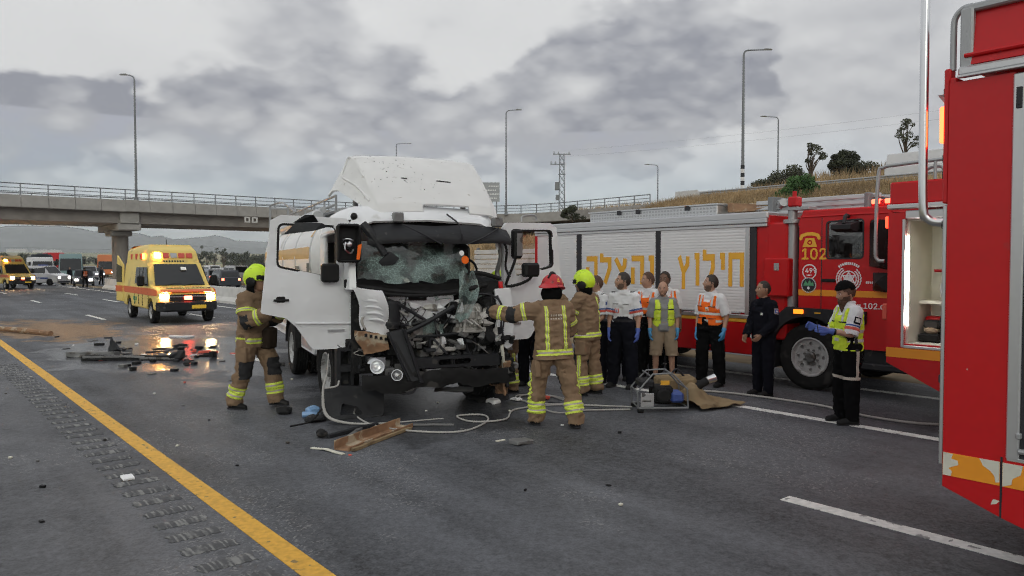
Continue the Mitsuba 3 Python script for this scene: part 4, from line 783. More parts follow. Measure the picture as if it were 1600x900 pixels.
F1.add('rail_trim', bx(-12.3, -6.9, S - .02, S + .03, 1.06, 1.13, .01), 'alu'); 
def skirt(x0, x1):
    F1.add('skirt', bx(x0, x1, S, S + .4, .46, 1.0, .015), 'red'); F1.add('yellow_line', bx(x0, x1, S - .006, S + .02, 1.0, 1.055, .004), 'amber_paint')
skirt(-12.3, -10.95); skirt(-9.4, -6.72)
F1.add('skirt', pan_y(Polygon([(-10.95, .46), (-10.95, 1.0), (-9.4, 1.0), (-9.4, .46), (-9.52, .46)] + [(-10.2 + .66 * math.cos(q), .5 + .62 * math.sin(q)) for q in np.linspace(.0, math.pi, 14)] + [(-10.86, .46)]).buffer(0), S, S + .4), 'red'); F1.add('yellow_line', bx(-10.95, -9.4, S - .006, S + .02, 1.0, 1.055, .004), 'amber_paint')
F1.add('skirt_badge', on_side(extr(Point(0, 0).buffer(.10).difference(Point(0, 0).buffer(.065)), 0, .005), -6.85, S - .001, .82), 'silver_tape')
for word, xr, h in (('חילוץ', -7.05, .50), ('והצלה', -8.98, .47)):
    g, w = hebrew(word, h * 1.14, .40 if h > .48 else .36); tg_w = 1.30 if word == 'חילוץ' else 1.72
    g = affinity.scale(g, tg_w / w, 1, origin=(0, 0)); F1.add('lettering', on_side(extr(g, 0, .004), xr - tg_w - .05, S - .006, 1.60), 'gold' if False else 'amber_paint', False, label='yellow Hebrew lettering on the silver shutter')
wheel(F1, 'wheel', [-5.90, S + .17, .52], .52, .32, 'rim_grey', 8, .06, 0, -1); wheel(F1, 'wheel', [-10.2, S + .17, .50], .50, .30, 'rim_grey', 8, .12, 0, -1)
wheel(F1, 'wheel', [-5.90, W1 - .17, .52], .52, .32, 'rim_grey', 0, .1, 0, 1); wheel(F1, 'wheel', [-10.2, W1 - .3, .50], .50, .56, 'rim_grey', 0, .1, 0, 1)
F1.add('chassis', [bx(-12.2, -4.3, S + .7, W1 - .7, .55, .95, .03), bx(-5.98, -5.82, S + .2, W1 - .2, .42, .6, .04), bx(-10.3, -10.1, S + .3, W1 - .3, .4, .62, .04), bx(-9.2, -7.2, S + .5, W1 - .5, .42, .6, .03)], 'black_rough')
# cab with a real window opening
cab = Polygon([(-6.08, 1.22), (-6.08, 2.66), (-6.02, 2.80), (-4.35, 2.80), (-4.16, 2.70), (-4.02, 1.95), (-4.0, .72), (-5.05, .72), (-5.22, 1.22)])
win = rnd([(-5.62, 2.08), (-5.62, 2.62), (-5.08, 2.64), (-5.08, 2.08)], .04); fwin = rnd([(-4.98, 1.95), (-4.98, 2.64), (-4.42, 2.6), (-4.2, 1.95)], .05)
side_p = rnd(cab, .03).difference(win).difference(fwin)
kcab = F1.add('cab', J(pan_y(side_p, S, S + .05), pan_y(rnd(cab, .03).difference(sbox(-5.6, 1.9, -4.5, 2.6)), W1 - .05, W1), bx(-6.08, -6.04, S + .04, W1 - .04, 1.25, 2.75, .0), bx(-6.05, -4.3, S + .03, W1 - .03, 2.755, 2.83, .03), hull([[-4.02, y, z] for y in (S + .04, W1 - .04) for z in (.72, 1.9)] + [[-4.08, y, z] for y in (S + .04, W1 - .04) for z in (.72, 1.9)]), bx(-6.04, -4.05, S + .04, W1 - .04, 1.2, 1.25, .0)), 'red', 30, label='red cab with white and yellow markings')
F1.add(kcab + '__lining', [bx(-6.03, -6.0, S + .06, W1 - .06, 1.26, 2.74, 0), bx(-5.6, -5.2, S + .2, S + .9, 1.26, 1.75, .06), bx(-5.75, -5.58, S + .25, S + .85, 1.7, 2.45, .06), bx(-4.4, -4.1, S + .1, W1 - .1, 1.3, 1.95, .06), bx(-6.0, -4.4, S + .06, W1 - .06, 2.70, 2.75, 0)], 'black_rough')
F1.add(kcab + '__window', pan_y(win.buffer(.006), S + .02, S + .024), 'pane', False); F1.add(kcab + '__window', pan_y(fwin.buffer(.006), S + .02, S + .024), 'glass_dark', False)
F1.add(kcab + '__window_seal', pan_y(win.buffer(.022, quad_segs=4).difference(win), S - .006, S + .03), 'ink')
F1.add(kcab + '__roof_edge', tube([[-6.05, S + .0, 2.72], [-5.2, S - .005, 2.725], [-4.4, S, 2.72]], .014, 6), 'red')
F1.add(kcab + '__door_gap', [bx(-5.713, -5.70, S - .002, S + .01, 1.25, 2.70, 0), bx(-5.70, -5.05, S - .002, S + .01, 1.255, 1.268, 0)], 'ink')
F1.add(kcab + '__door_handle', [bx(-5.69, -5.48, S - .028, S + .0, 1.71, 1.755, .012)], 'black')
F1.add(kcab + '__orange_stripe', [bx(-6.082, -5.715, S - .004, S + .02, 1.49, 1.585, .001), bx(-5.698, -4.0, S - .004, S + .02, 1.49, 1.585, .001)], 'orange_stripe')
F1.add(kcab + '__door_mirror', [hull([[x, y, z] for x in (-5.42, -5.12) for y, z in ((S - .02, 2.62), (S - .30, 2.56), (S - .30, 2.50), (S - .10, 2.46), (S - .02, 2.52))]), tube([[-5.3, S + .02, 2.70], [-5.28, S - .12, 2.70], [-5.27, S - .2, 2.58]], .03, 8)], 'dark_plastic')
F1.add(kcab + '__mirror', [hull([[-4.95, S - .06, 1.95], [-4.70, S - .30, 1.95], [-4.95, S - .06, 2.58], [-4.74, S - .30, 2.62], [-4.88, S - .05, 2.6], [-4.6, S - .22, 1.9], [-4.62, S - .2, 2.6]]), hull([[-4.9, S - .05, 1.86], [-4.6, S - .25, 1.86], [-4.9, S - .05, 1.6], [-4.6, S - .25, 1.58], [-4.75, S - .3, 1.72]])], 'black', 30, label='tall black mirror on the cab door')
q = F1.add(kcab + '__phone_symbol', on_side(extr(unary_union([LineString([(-.15, .115), (-.13, .16), (-.05, .185), (.05, .185), (.13, .16), (.15, .115)]).buffer(.026, cap_style=1), Polygon([(-.12, -.02), (.12, -.02), (.07, .12), (-.07, .12)])]).difference(Point(0, .05).buffer(.04)).union(Point(0, .05).buffer(.018)), 0, .004), -5.90, S - .001, 2.27), 'amber_paint', False)
F1.add(kcab + '__number', on_side(txt('102', .165), -6.055, S - .001, 2.06), 'amber_paint', False)
dsc = lambda r, x, z, m, o=0.0, part='roundel': F1.add(kcab + '__' + part, on_side(extr(Point(0, 0).buffer(r), 0, .003), x, S - .001 - o, z), m, False)
dsc(.118, -5.90, 1.865, 'white'); dsc(.10, -5.90, 1.865, 'red', .003); F1.add(kcab + '__number', on_side(txt('499', .075), -5.975, S - .005, 1.845), 'white', False); F1.add(kcab + '__number', on_side(J([bx(.02 * i, .02 * i + .014, 0, .02, 0, .003, 0) for i in range(4)]), -5.94, S - .005, 1.80), 'white', False)
dsc(.125, -5.91, 1.655, 'car_silver', 0, 'emblem'); dsc(.105, -5.91, 1.655, 'ink', .003, 'emblem')
F1.add(kcab + '__emblem', on_side(extr(unary_union([Polygon([(-.09, -.01), (-.05, .075), (-.02, .02), (.02, .085), (.05, .02), (.07, .06), (.092, -.01)])]), 0, .003), -5.91, S - .0075, 1.655), 'tree_green', False); F1.add(kcab + '__emblem', on_side(extr(unary_union([Point(0, -.045).buffer(.022)] + [Point(.115 * math.cos(a), .115 * math.sin(a)).buffer(.007) for a in np.linspace(0, 6.28, 26)]), 0, .003), -5.91, S - .0075, 1.655), 'white', False)
cr = [Point(0, 0).buffer(.125).difference(Point(0, 0).buffer(.108)), Polygon([(.10 * math.cos(a), .10 * math.sin(a)) for a in np.radians([90, 210, 330])]).exterior.buffer(.010), Polygon([(.10 * math.cos(a), .10 * math.sin(a)) for a in np.radians([30, 150, 270])]).exterior.buffer(.010), Polygon([(-.035, -.04), (-.045, .0), (-.015, .05), (0, .02), (.02, .06), (.045, 0), (.03, -.04)])]
for a in np.radians(np.arange(125, 416, 14)):
    if 60 < math.degrees(a) % 360 < 120: continue
    for r, o in ((.150, .25), (.185, -.25)): cr.append(affinity.translate(affinity.rotate(affinity.scale(Point(0, 0).buffer(.024), 1, .42), math.degrees(a) + 90 + math.degrees(o), origin=(0, 0)), r * math.cos(a), r * math.sin(a)))
for a in np.radians(list(range(52, 80, 8)) + list(range(84, 100, 7)) + list(range(104, 132, 8))): cr.append(affinity.translate(affinity.rotate(sbox(-.011, -.020, .011, .020), math.degrees(a) - 90, origin=(0, 0)), .235 * math.cos(a), .235 * math.sin(a)))
F1.add(kcab + '__crest', on_side(extr(unary_union(cr), 0, .004), -5.28, S - .001, 1.76), 'white', False, label='white laurel crest on the cab door')
F1.add(kcab + '__lettering', on_side(txt('www.102.co.il', .082), -5.37, S - .001, 1.325), 'white', False)
F1.add(kcab + '__lettering', on_side(J([bx(.03 * i, .03 * i + (.018 if i % 3 else .024), 0, .034, 0, .003, 0) for i in range(12) if i != 5]), -5.02, S - .001, 1.695), 'white', False)
F1.add('wheel_housing', [pan_y(Polygon([(-6.66, .62), (-6.55, 1.05), (-6.25, 1.30), (-5.0, 1.28), (-5.0, 1.10), (-5.28, 1.0), (-5.32, .78)] + [(-5.90 + .64 * math.cos(q), .52 + .64 * math.sin(q)) for q in np.linspace(.45, math.pi - .15, 16)]).buffer(0), S - .06, S + .5), bx(-6.56, -6.46, S - .04, S + .3, .3, .7, .02), bx(-6.5, -5.2, S + .45, W1 - .45, .8, 1.2, 0)], 'dark_plastic')
F1.add('marker_lamp', bx(-6.12, -5.96, S - .09, S - .055, 1.20, 1.27, .015), 'hi_orange', light=emit((1, .16, .01), .5)); F1.add('marker_label', bx(-5.78, -5.68, S - .066, S - .058, 1.215, 1.235, 0), 'amber_paint')
F1.add('cab_step', [bx(-5.2, -4.2, S + .0, S + .5, .42, .52, .02), bx(-5.2, -4.2, S + .03, S + .5, .74, .86, .02), bx(-5.1, -4.15, S + .12, S + .6, .4, 1.2, .02), tube([[-4.3, S - .02, .45], [-4.25, S - .04, .7], [-4.25, S - .04, .95]], .02, 6)], 'dark_plastic')
F1.add('locker', bx(-6.66, -6.22, S - .07, S + .3, 1.46, 2.08, .02), 'red', label='red locker box mounted behind the cab'); F1.add('locker_latch', [bx(-6.47, -6.38, S - .078, S - .06, 1.88, 2.0, .01), bx(-6.455, -6.395, S - .082, S - .07, 1.9, 1.95, .006)], 'galv')
F1.add('telescopic_mast', [cyl([-6.27, S + .14, 1.3], [-6.27, S + .14, 2.66], .085, n=18), cyl([-6.27, S + .14, 2.64], [-6.27, S + .14, 2.70], .15, n=18), cyl([-6.27, S + .14, 2.7], [-6.27, S + .14, 2.86], .075, n=16), bx(-6.33, -6.1, S + .3, S + .6, 1.3, 2.6, .01)], 'galv', label='grey telescopic light mast behind the cab')
F1.add('mast_head', [hull([[-6.42, S + .05, 2.86], [-6.12, S + .05, 2.84], [-6.40, S + .28, 2.86], [-6.14, S + .28, 2.84], [-6.36, S + .05, 2.99], [-6.2, S + .05, 2.99], [-6.36, S + .28, 2.99]]), cyl([-6.44, S + .1, 2.94], [-6.36, S + .02, 2.98], .07, n=12), bx(-6.1, -5.95, S + .05, S + .3, 2.84, 2.9, .01)], 'galv'); F1.add('mast_lamp', [bx(-6.30, -6.14, S + .02, S + .2, 2.90, 3.06, .02), cyl([-6.22, S + .1, 3.06], [-6.22, S + .1, 3.15], .035, n=8)], 'red')
kb = F1.add('roof_box', bx(-11.15, -7.95, S + .5, S + 1.2, 2.85, 3.06, .01), 'alu', label='long checker plate box on the roof')
F1.add(kb + '__lid', bx(-11.18, -7.92, S + .47, S + 1.23, 3.06, 3.09, .006), 'alu')
F1.add(kb + '__checker_plate', [bx(-11.1 + .075 * i, -11.06 + .075 * i, S + .492, S + .5, 2.87 + .062 * j, 2.90 + .062 * j, .003) for i in range(42) for j in range(3)], 'galv', kind='stuff')
for x in (-10.3, -9.8, -8.6): F1.add(kb + '__latch', bx(x - .05, x + .05, S + .46, S + .5, 2.99, 3.08, .01), 'ink')
la = F1.add('ladder', [bx(-7.3, -5.15, y - .03, y + .03, z, z + .07, .01) for y in (S + .75, S + 1.2) for z in (2.84, 2.93, 3.02)], 'alu', label='stack of aluminium ladders on the roof')
for i in range(8): F1.add(la + '__rung', [cyl([-7.2 + .28 * i, S + .75, z], [-7.2 + .28 * i, S + 1.2, z], .016, n=6) for z in (2.875, 2.965, 3.055)], 'alu')
F1.add('ladder_rack', bx(-7.0, -6.9, S + .6, S + 1.3, 2.86, 3.14, .01), 'galv_dark'); F1.add('ladder_rack', bx(-5.35, -5.27, S + .6, S + 1.3, 2.84, 3.10, .02), 'galv_dark')
cb = []
for i in range(5): cb.append(hull([[-7.86 + .11 * i, S + .7, 2.93], [-7.78 + .11 * i, S + .7, 2.93], [-7.90 + .11 * i, S + .75, 3.10 - .012 * i], [-7.80 + .11 * i, S + .75, 3.10 - .012 * i], [-7.86 + .11 * i, S + 1.1, 2.93], [-7.9 + .11 * i, S + 1.1, 3.09], [-7.55 + .11 * i, S + .72, 2.98]]))
F1.add('roof_timber', cb, 'rust', label='bundle of orange timber blocks on the roof')
kl_ = F1.add('light_bar', bx(-5.02, -4.42, S + .1, S + .3, 2.83, 2.93, .02), 'red', label='lit red light bar on the cab roof')
for x in (-4.94, -4.75, -4.58): F1.add(kl_ + '__lamp', bx(x - .07, x + .07, S + .09, S + .2, 2.86, 2.94, .03), 'red_mark', light=emit((1, .03, .015), 3.0))
# ---- fire truck with the open compartment
F2 = Thing('fire_truck', 'red fire truck with an open equipment compartment and yellow stripe', 'fire truck'); S = 9.26
X0 = -3.97
F2.add('body', [pan_y(Polygon([(X0, .79), (X0, 2.60), (X0 + .2, 2.60), (X0 + .2, 1.03), (1.4, 1.03), (1.4, 2.60), (2.2, 2.6), (2.2, .45), (-2.4, .45), (-3.33, .49)]), S, S + .05), bx(X0, X0 + .05, S + .0, S + 2.5, .8, 2.62, .01), bx(X0, 2.2, S + 2.45, S + 2.5, .8, 2.62, .01), bx(X0, 2.2, S + .02, S + 2.5, 2.70, 2.97, .02), bx(X0 + .02, 2.2, S + .04, S + 2.48, .8, .98, .0), bx(X0 + .05, X0 + .18, S + .03, S + .6, 1.0, 2.6, .0)], 'red', False)
F2.add('gutter', [bx(X0 - .01, 2.2, S - .035, S + .05, 2.64, 2.70, .015), bx(X0 + .2, 2.2, S - .015, S + .04, 2.52, 2.62, .01)], 'alu')
F2.add('yellow_stripe', bx(X0 - .002, 2.2, S - .004, S + .02, .86, .975, .001), 'orange_stripe')
F2.add('door_frame', [bx(X0 + .165, X0 + .20, S - .012, S + .05, .985, 2.52, .008), bx(X0 + .2, 1.4, S - .012, S + .05, .98, 1.015, .006)], 'alu')
kk = F2.add('compartment', [bx(X0 + .2, X0 + .23, S + .05, S + .75, 1.03, 2.6, 0), bx(X0 + .2, 1.4, S + .72, S + .76, 1.03, 2.6, 0), bx(X0 + .2, 1.4, S + .04, S + .75, 1.0, 1.035, 0), bx(X0 + .2, 1.4, S + .04, S + .75, 2.50, 2.53, 0)], 'cream', False, label='cream painted inside of the open compartment')
F2.add(kk + '__shelf', [bx(X0 + .23, 1.4, S + .35, S + .72, 1.50, 1.54, .005), bx(X0 + .5, 1.4, S + .35, S + .72, 2.02, 2.05, .005)], 'cream'); F2.add(kk + '__divider', bx(X0 + .50, X0 + .54, S + .30, S + .72, 1.04, 2.5, .006), 'cream')
F2.add(kk + '__equipment', [bx(X0 + .24, X0 + .48, S + .3, S + .66, 1.04, 1.14, .02), bx(X0 + .28, X0 + .46, S + .35, S + .6, 1.2, 1.3, .02)], 'black_rough'); F2.add(kk + '__equipment', ball([X0 + .36, S + .4, 1.18], [.09, .07, .05], 2), 'cloth_khaki'); F2.add(kk + '__equipment', bx(X0 + .24, X0 + .42, S + .5, S + .68, 1.24, 1.34, .02), 'red')
F2.add(kk + '__drum', [lathe([(.01, 0), (.25, .01), (.26, .03), (.26, .07), (.01, .08)], [X0 + .72, S + .42, 1.68], [.25, -1, 0], 20)], 'car_silver'); F2.add(kk + '__drum', bx(X0 + .62, X0 + .9, S + .3, S + .6, 1.04, 1.34, .05), 'cream')
kl2 = F2.add('strip_light', bx(X0 + .222, X0 + .238, S + .02, S + .04, 1.25, 2.32, .006), 'white', light=emit((1, .97, .9), 4), label='lit vertical white strip light inside the compartment')
F2.add('grab_rail', [tube([[X0 - .06, S + .05, 2.02], [X0 - .14, S + .04, 2.04], [X0 - .16, S + .03, 2.2], [X0 - .14, S + .03, 3.05], [X0 - .08, S + .04, 3.16], [X0 + .1, S + .05, 3.18], [X0 + .8, S + .05, 3.2]], .022, 8, 5), tube([[X0 + .35, S + .1, 2.98], [X0 + .4, S + .1, 3.1], [X0 + .55, S + .1, 3.11], [X0 + .6, S + .1, 2.98]], .018, 6), cyl([X0 + .5, S + .05, 2.97], [X0 + .5, S + .05, 3.19], .018)], 'galv')
F2.add('tail_lamp', [bx(X0 - .07, X0 - .002, S + .02, S + .2, 1.3, 1.5, .02)], 'red_mark'); F2.add('rear_lamp', bx(X0 - .05, X0 - .002, S + .02, S + .12, 2.42, 2.56, .02), 'red_mark', light=emit((1, .03, .01), 1.0))
wheel(F2, 'wheel', [.6, S + .2, .5], .5, .3, 'rim_grey', 8, .1, 0, -1); wheel(F2, 'wheel', [.6, S + 2.3, .5], .5, .3, 'rim_grey', 0, .1, 0, 1)
F2.add('chassis', bx(X0 + .3, 2.1, S + .7, S + 1.8, .5, .85, .03), 'black_rough')
# ---- nearest fire truck, cut by the picture's edge
F3 = Thing('fire_truck', 'nearest dark red fire truck with silver shutter, cut by the right edge', 'fire truck'); S = 4.9; X0 = -1.755
F3.add('body', [pan_y(Polygon([(X0, .625), (X0, 3.07), (X0 + .34, 3.07), (X0 + .34, .865), (1.6, .865), (1.6, 3.07), (2.6, 3.07), (2.6, .35), (-.9, .35), (X0 + .312, .51)]), S, S + .04), bx(X0, X0 + .04, S + .0, S + 2.45, .64, 3.1, .008), bx(X0, 2.6, S + 2.41, S + 2.45, .64, 3.1, .008), bx(X0 + .02, 2.6, S + .03, S + 2.42, .75, .86, 0)], 'red', False)
F3.add('body', pan_y(Polygon([(X0 + .318, .51), (X0 + .325, .865), (1.6, .865), (1.6, .35), (-.9, .35)]), S - .006, S + .01), 'red', False, label='lower red panel behind the vertical gap')
F3.add('panel_gap', bx(X0 + .308, X0 + .318, S - .004, S + .01, .51, .865, 0), 'ink')
F3.add('roof_box', [hull([[X0 + .06, S + .0, 3.16], [2.6, S + .0, 3.16], [X0 + .06, S + 2.4, 3.16], [2.6, S + 2.4, 3.16], [X0 + .08, S + .05, 3.48], [2.6, S + .05, 3.48], [X0 + .08, S + 2.35, 3.48], [2.6, S + 2.35, 3.48]]), tube([[X0 + .08, S - .004, 3.215], [0, S - .004, 3.215], [2.6, S - .004, 3.215]], .013, 8, 0)], 'red', 30, label='dark red upper box of the truck')
F3.add('roof_trim', [bx(X0 + .06, 2.6, S + .01, S + .09, 3.475, 3.52, .012), bx(X0 + .05, X0 + .12, S - .0, S + .05, 3.14, 3.5, .01)], 'galv')
F3.add('gutter', [bx(X0 + .05, 2.6, S - .03, S + .06, 3.095, 3.15, .014), bx(X0 + .05, 2.6, S - .036, S + .0, 3.085, 3.10, .005)], 'alu')
F3.add('yellow_stripe', [bx(X0 + .002, X0 + .306, S - .0045, S + .01, .695, .835, .001), bx(X0 + .32, 2.6, S - .0105, S - .004, .695, .835, .001)], 'orange_stripe', label='yellow stripe with chipped white patches')
def chip(pts, x, z, y): F3.add('paint_chip', on_side(extr(Polygon(pts).buffer(.004).buffer(-.004), 0, .0015), x, y, z), 'cream', False)
chip([(0, 0), (.045, 0), (.05, .03), (.03, .045), (.055, .06), (.085, .075), (.08, .10), (.045, .105), (.055, .135), (0, .14)], X0 + .004, .697, S - .0047)
chip([(.0, .14), (.055, .14), (.055, .02), (.035, .015), (.03, .05), (.01, .075), (-.03, .10), (-.05, .14)], X0 + .25, .696, S - .0047)
chip([(.0, .14), (.10, .14), (.09, .085), (.05, .055), (.045, .02), (.0, .0)], X0 + .322, .696, S - .0107)
chip([(0, 0), (.03, .01), (.045, .03), (.02, .035), (.01, .03)], X0 + .262, .575, S - .0005)
chip([(0, 0), (.008, .0), (.006, .012)], X0 + .12, 1.35, S - .0005)
ks = F3.add('shutter_frame', [bx(X0 + .335, X0 + .40, S - .014, S + .06, .86, 3.06, .006)], 'alu', label='silver upright frame of the shutter')
F3.add('shutter_seal', bx(X0 + .40, X0 + .425, S + .004, S + .08, .86, 3.06, .003), 'ink'); F3.add(ks + '__latch', [bx(X0 + .352, X0 + .382, S - .022, S - .01, 2.86, 2.98, .006), bx(X0 + .36, X0 + .374, S - .026, S - .02, 2.88, 2.96, .004)], 'ink')
sh = F3.add('shutter', bx(X0 + .42, 1.55, S + .042, S + .05, .88, 3.06, 0), 'ink', label='silver roller shutter of slats')
z = .99
while z < 3.05:
    F3.add(sh + '__slat', pan_x(Polygon([(S + .045, z), (S + .026, z + .004), (S + .021, z + .024), (S + .026, z + .043), (S + .045, z + .047)]), X0 + .424, 1.55), 'shutter', False); z += .0515
F3.add('shutter_bar', [cyl([X0 + .43, S + .01, .965], [1.5, S + .01, .965], .028, n=12), cyl([X0 + .40, S - .01, .915], [X0 + .47, S - .01, .915], .016, n=10), bx(X0 + .385, X0 + .41, S - .03, S + .01, .985, 1.02, .006)], 'galv')
F3.add('ledge', bx(X0 + .34, 1.6, S - .012, S + .02, .85, .872, .003), 'alu')
F3.add('rear_strip', [bx(X0 - .035, X0 - .001, S + .01, S + .10, 2.35, 3.16, .01)], 'red', label='red rear corner strip with a lit warning lamp'); F3.add('rear_strip', [bx(X0 - .03, X0 - .001, S + .01, S + .09, .75, 2.34, .008)], 'alu')
F3.add('warning_lamp', bx(X0 - .062, X0 - .03, S + .02, S + .085, 2.72, 2.94, .014), 'red_mark', light=emit((1, .045, .012), 2.6), label='lit red warning lamp on the rear corner')
for zz in (2.50, 2.6, 3.0, 2.2, 1.6, 1.25): F3.add('rear_fitting', bx(X0 - .045, X0 - .028, S + .03, S + .075, zz, zz + .05, .006), 'ink')
F3.add('grab_rail', [tube([[X0 - .01, S + .06, 2.24], [X0 - .08, S + .05, 2.24], [X0 - .13, S + .04, 2.27], [X0 - .15, S + .03, 2.36], [X0 - .155, S + .03, 3.0], [X0 - .155, S + .03, 4.2]], .026, 14, 6)], 'chrome', label='shiny vertical grab rail at the rear corner')
F3.add('grab_rail', [tube([[X0 + .0, S + .05, 3.15], [X0 - .0, S + .05, 3.4], [X0 + .01, S + .05, 3.47], [X0 + .05, S + .05, 3.51], [X0 + .1, S + .05, 3.515]], .018, 10, 6)], 'galv')
F3.add('lamp_bracket', hull([[X0 - .14, S + .2, 3.05], [X0 - .03, S + .2, 3.05], [X0 - .03, S + .25, 2.9], [X0 - .03, S + .3, 3.05], [X0 - .13, S + .3, 3.04], [X0 - .05, S + .22, 2.92]]), 'galv')
F3.add('rear_valve', [cyl([X0 - .06, S + .15, 1.95], [X0, S + .15, 1.95], .035, n=10), cyl([X0 - .12, S + .15, 1.94], [X0 - .06, S + .15, 1.94], .01, n=6)], 'red')
wheel(F3, 'wheel', [1.2, S + .25, .5], .5, .3, 'rim_grey', 8, .1, 0, -1); wheel(F3, 'wheel', [1.2, S + 2.2, .5], .5, .3, 'rim_grey', 0, .1, 0, 1)
F3.add('chassis', bx(X0 + .9, 2.5, S + .7, S + 1.7, .55, .8, .03), 'black_rough')
# ---------------------------------------------------------------- ambulances, police car, queueing traffic
def ambulance(label, x, y, yaw, near=True):
    t = Thing('ambulance', label, 'ambulance', mtx(x, y, 0, yaw))
    low = rhull(both([(-4.35, .93, .50), (-4.35, .95, 1.2), (.70, .93, .50), (.78, .86, .95), (.55, .88, 1.10), (-.2, .92, 1.22)]), .05)
    gh = rhull(both([(-4.32, .95, 1.15), (-4.25, .86, 1.98), (-.9, .84, 1.98), (-.1, .92, 1.18)]), .05)
    top = rhull(both([(-4.2, .84, 1.95), (-4.15, .80, 2.45), (-4.1, .66, 2.60), (-1.5, .66, 2.62), (-1.12, .74, 2.42), (-.95, .82, 1.97)]), .06)
    k = t.add('body', carve([low, gh, top], [cyl([xx, s * .72, .40], [xx, s * 1.2, .40], .46, n=24) for xx in (0, -3.43) for s in (-1, 1)]), 'yellow_van', 32)
    ws = [[-.13, -.80, 1.24], [-.13, .80, 1.24], [-.80, .70, 1.95], [-.80, -.70, 1.95]]
    ws = np.array(ws) + [.055, 0, .03]; t.add('windscreen', slab(ws, .012), 'glass_dark')
    t.add('wiper', [tube([[.0, -.3 + d, 1.26], [-.10, .1 + d, 1.32], [-.13, .45 + d, 1.33]], .012, 5, 0) for d in (-.3, .35)], 'ink')
    for s in (-1, 1):
        sw = lambda x0, x1, z0, z1, sl=0: slab([[x0, s * (1.003 - (z0 - 1.15) * .108), z0], [x1 + sl, s * (1.003 - (z0 - 1.15) * .108), z0], [x1, s * (1.003 - (z1 - 1.15) * .108), z1], [x0, s * (1.003 - (z1 - 1.15) * .108), z1]], .008)
        t.add('window', sw(-1.12, -.72, 1.25, 1.88, .42), 'glass_dark'); t.add('window', sw(-1.68, -1.22, 1.30, 1.88), 'glass_dark')
        t.add('window', sw(-2.35, -1.78, 1.30, 1.88), 'glass_dark')
        if near:
            t.add('door_gap', [bx(xx - .006, xx + .006, s * .985, s * 1.002, .55, 1.15, 0) for xx in (-.25, -1.16, -1.73, -2.45)], 'ink')
        kst = t.add('side_stripe', [bx(-4.36, .2, s * 1.002, s * .97, .94, 1.17, .002), slab([[.2, s * 1.0, .94], [.2, s * .985, 1.17], [.66, s * .93, 1.12], [.74, s * .935, .94]], .012)], 'red_stripe')
        t.add('mirror', J(bx(-.48, -.28, s * 1.08, s * 1.30, 1.24, 1.60, .05), tube([[-.5, s * .95, 1.28], [-.42, s * 1.1, 1.3]], .03, 6, 0)), 'black')
        for i, xx in enumerate((-1.45, -1.85, -2.6, -3.4)):
            lit = s < 0 and i == 0
            t.add('side_lamp', bx(xx - .09, xx + .09, s * .90, s * .845, 2.16, 2.36, .02), 'amber_paint' if lit else 'red_mark', light=emit((1, .25, .03), 3) if lit else None)
        for xx in (0, -3.43): wheel(t, 'wheel', [xx, s * .86, .37], .37, .24, 'rim_grey', 0, .06, 0, s)
        if near and s < 0:
            t.add('side_lettering', [bx(-2.6 + .22 * i, -2.52 + .22 * i, -1.004, -.99, .70 - .1 * (i == 1), .84, .003) for i in range(3)], 'tree_green')
            t.add('side_lettering', [bx(-3.8 + .11 * i, -3.74 + .11 * i, -.955, -.93, 1.38, 1.46, .003) for i in range(10)], 'amber_paint')
    t.add('bumper', rhull(both([(.72, .92, .48), (.88, .72, .46), (.72, .92, .70), (.90, .72, .70)]), .05), 'dark_plastic' if not near else 'dark_plastic')
    t.add('grille', slab([[.86, -.58, .76], [.86, .58, .76], [.83, .58, .98], [.83, -.58, .98]], .02), 'black')
    t.add('grille_bar', bx(.86, .89, -.6, .6, .885, .925, .01), 'chrome')
    for s in (-1, 1):
        t.add('headlight', slab([[.85, s * .60, .86], [.80, s * .86, .86], [.78, s * .86, 1.0], [.83, s * .60, 1.0]], .03), 'white', light=emit((1, .70, .36), 34), label='lit headlight')
        t.add('turn_lamp', slab([[.87, s * .60, .76], [.82, s * .86, .76], [.81, s * .86, .83], [.86, s * .60, .83]], .025), 'amber_paint', light=emit((1, .34, .03), 5))
    t.add('strobe', bx(.87, .92, -.12, .12, .80, .93, .03), 'red_mark', light=emit((1, .06, .03), 5))
    t.add('plate', bx(.93, .955, .10, .56, .50, .62, .005), 'plate_yellow')
    for i, yy in enumerate((-.52, -.26, .0, .26, .52)):
        f = slab([[-1.03, yy - .10, 2.20], [-1.03, yy + .10, 2.20], [-1.10, yy + .10, 2.36], [-1.10, yy - .10, 2.36]], .02); f.apply_translation([.085, 0, .01])
        lit = i == 0; t.add('front_lamp', f, 'red_mark' if i in (1, 3, 4) else 'amber_paint' if lit else 'car_silver', light=emit((1, .42, .08), 18) if lit else None)
    if near:
        # lettering on the bonnet and above the windscreen
        d = np.array([.75, 0, -.12]); d = d / np.linalg.norm(d); nrm = np.array([.16, 0, .99]); nrm /= np.linalg.norm(nrm)
        def bonnet(m, x0, y0, z0): m = axes(m, [0, 1, 0], -d, np.cross([0, 1, 0], -d)); m.apply_translation([x0, y0, z0]); return m
        t.add('bonnet_lettering', bonnet(txt('AMBULANCE', .17), .50, -.60, 1.16), 'ink', False)
        t.add('bonnet_lettering', bonnet(J([bx(.085 * i, .085 * i + .05, 0, .11, 0, .004, 0) for i in range(16) if i not in (3, 8)]), .24, -.70, 1.197), 'red_stripe', False)
        t.add('bonnet_stripe', slab([[.62, -.80, 1.135], [.62, .80, 1.135], [.80, .78, 1.06], [.80, -.78, 1.06]], .012), 'red_stripe')
        t.add('roof_lettering', [slab([[-.915, -.35 + .09 * i, 2.06], [-.915, -.30 + .09 * i, 2.06], [-.93, -.30 + .09 * i, 2.12], [-.93, -.35 + .09 * i, 2.12]], .006) for i in range(8)], 'ink')
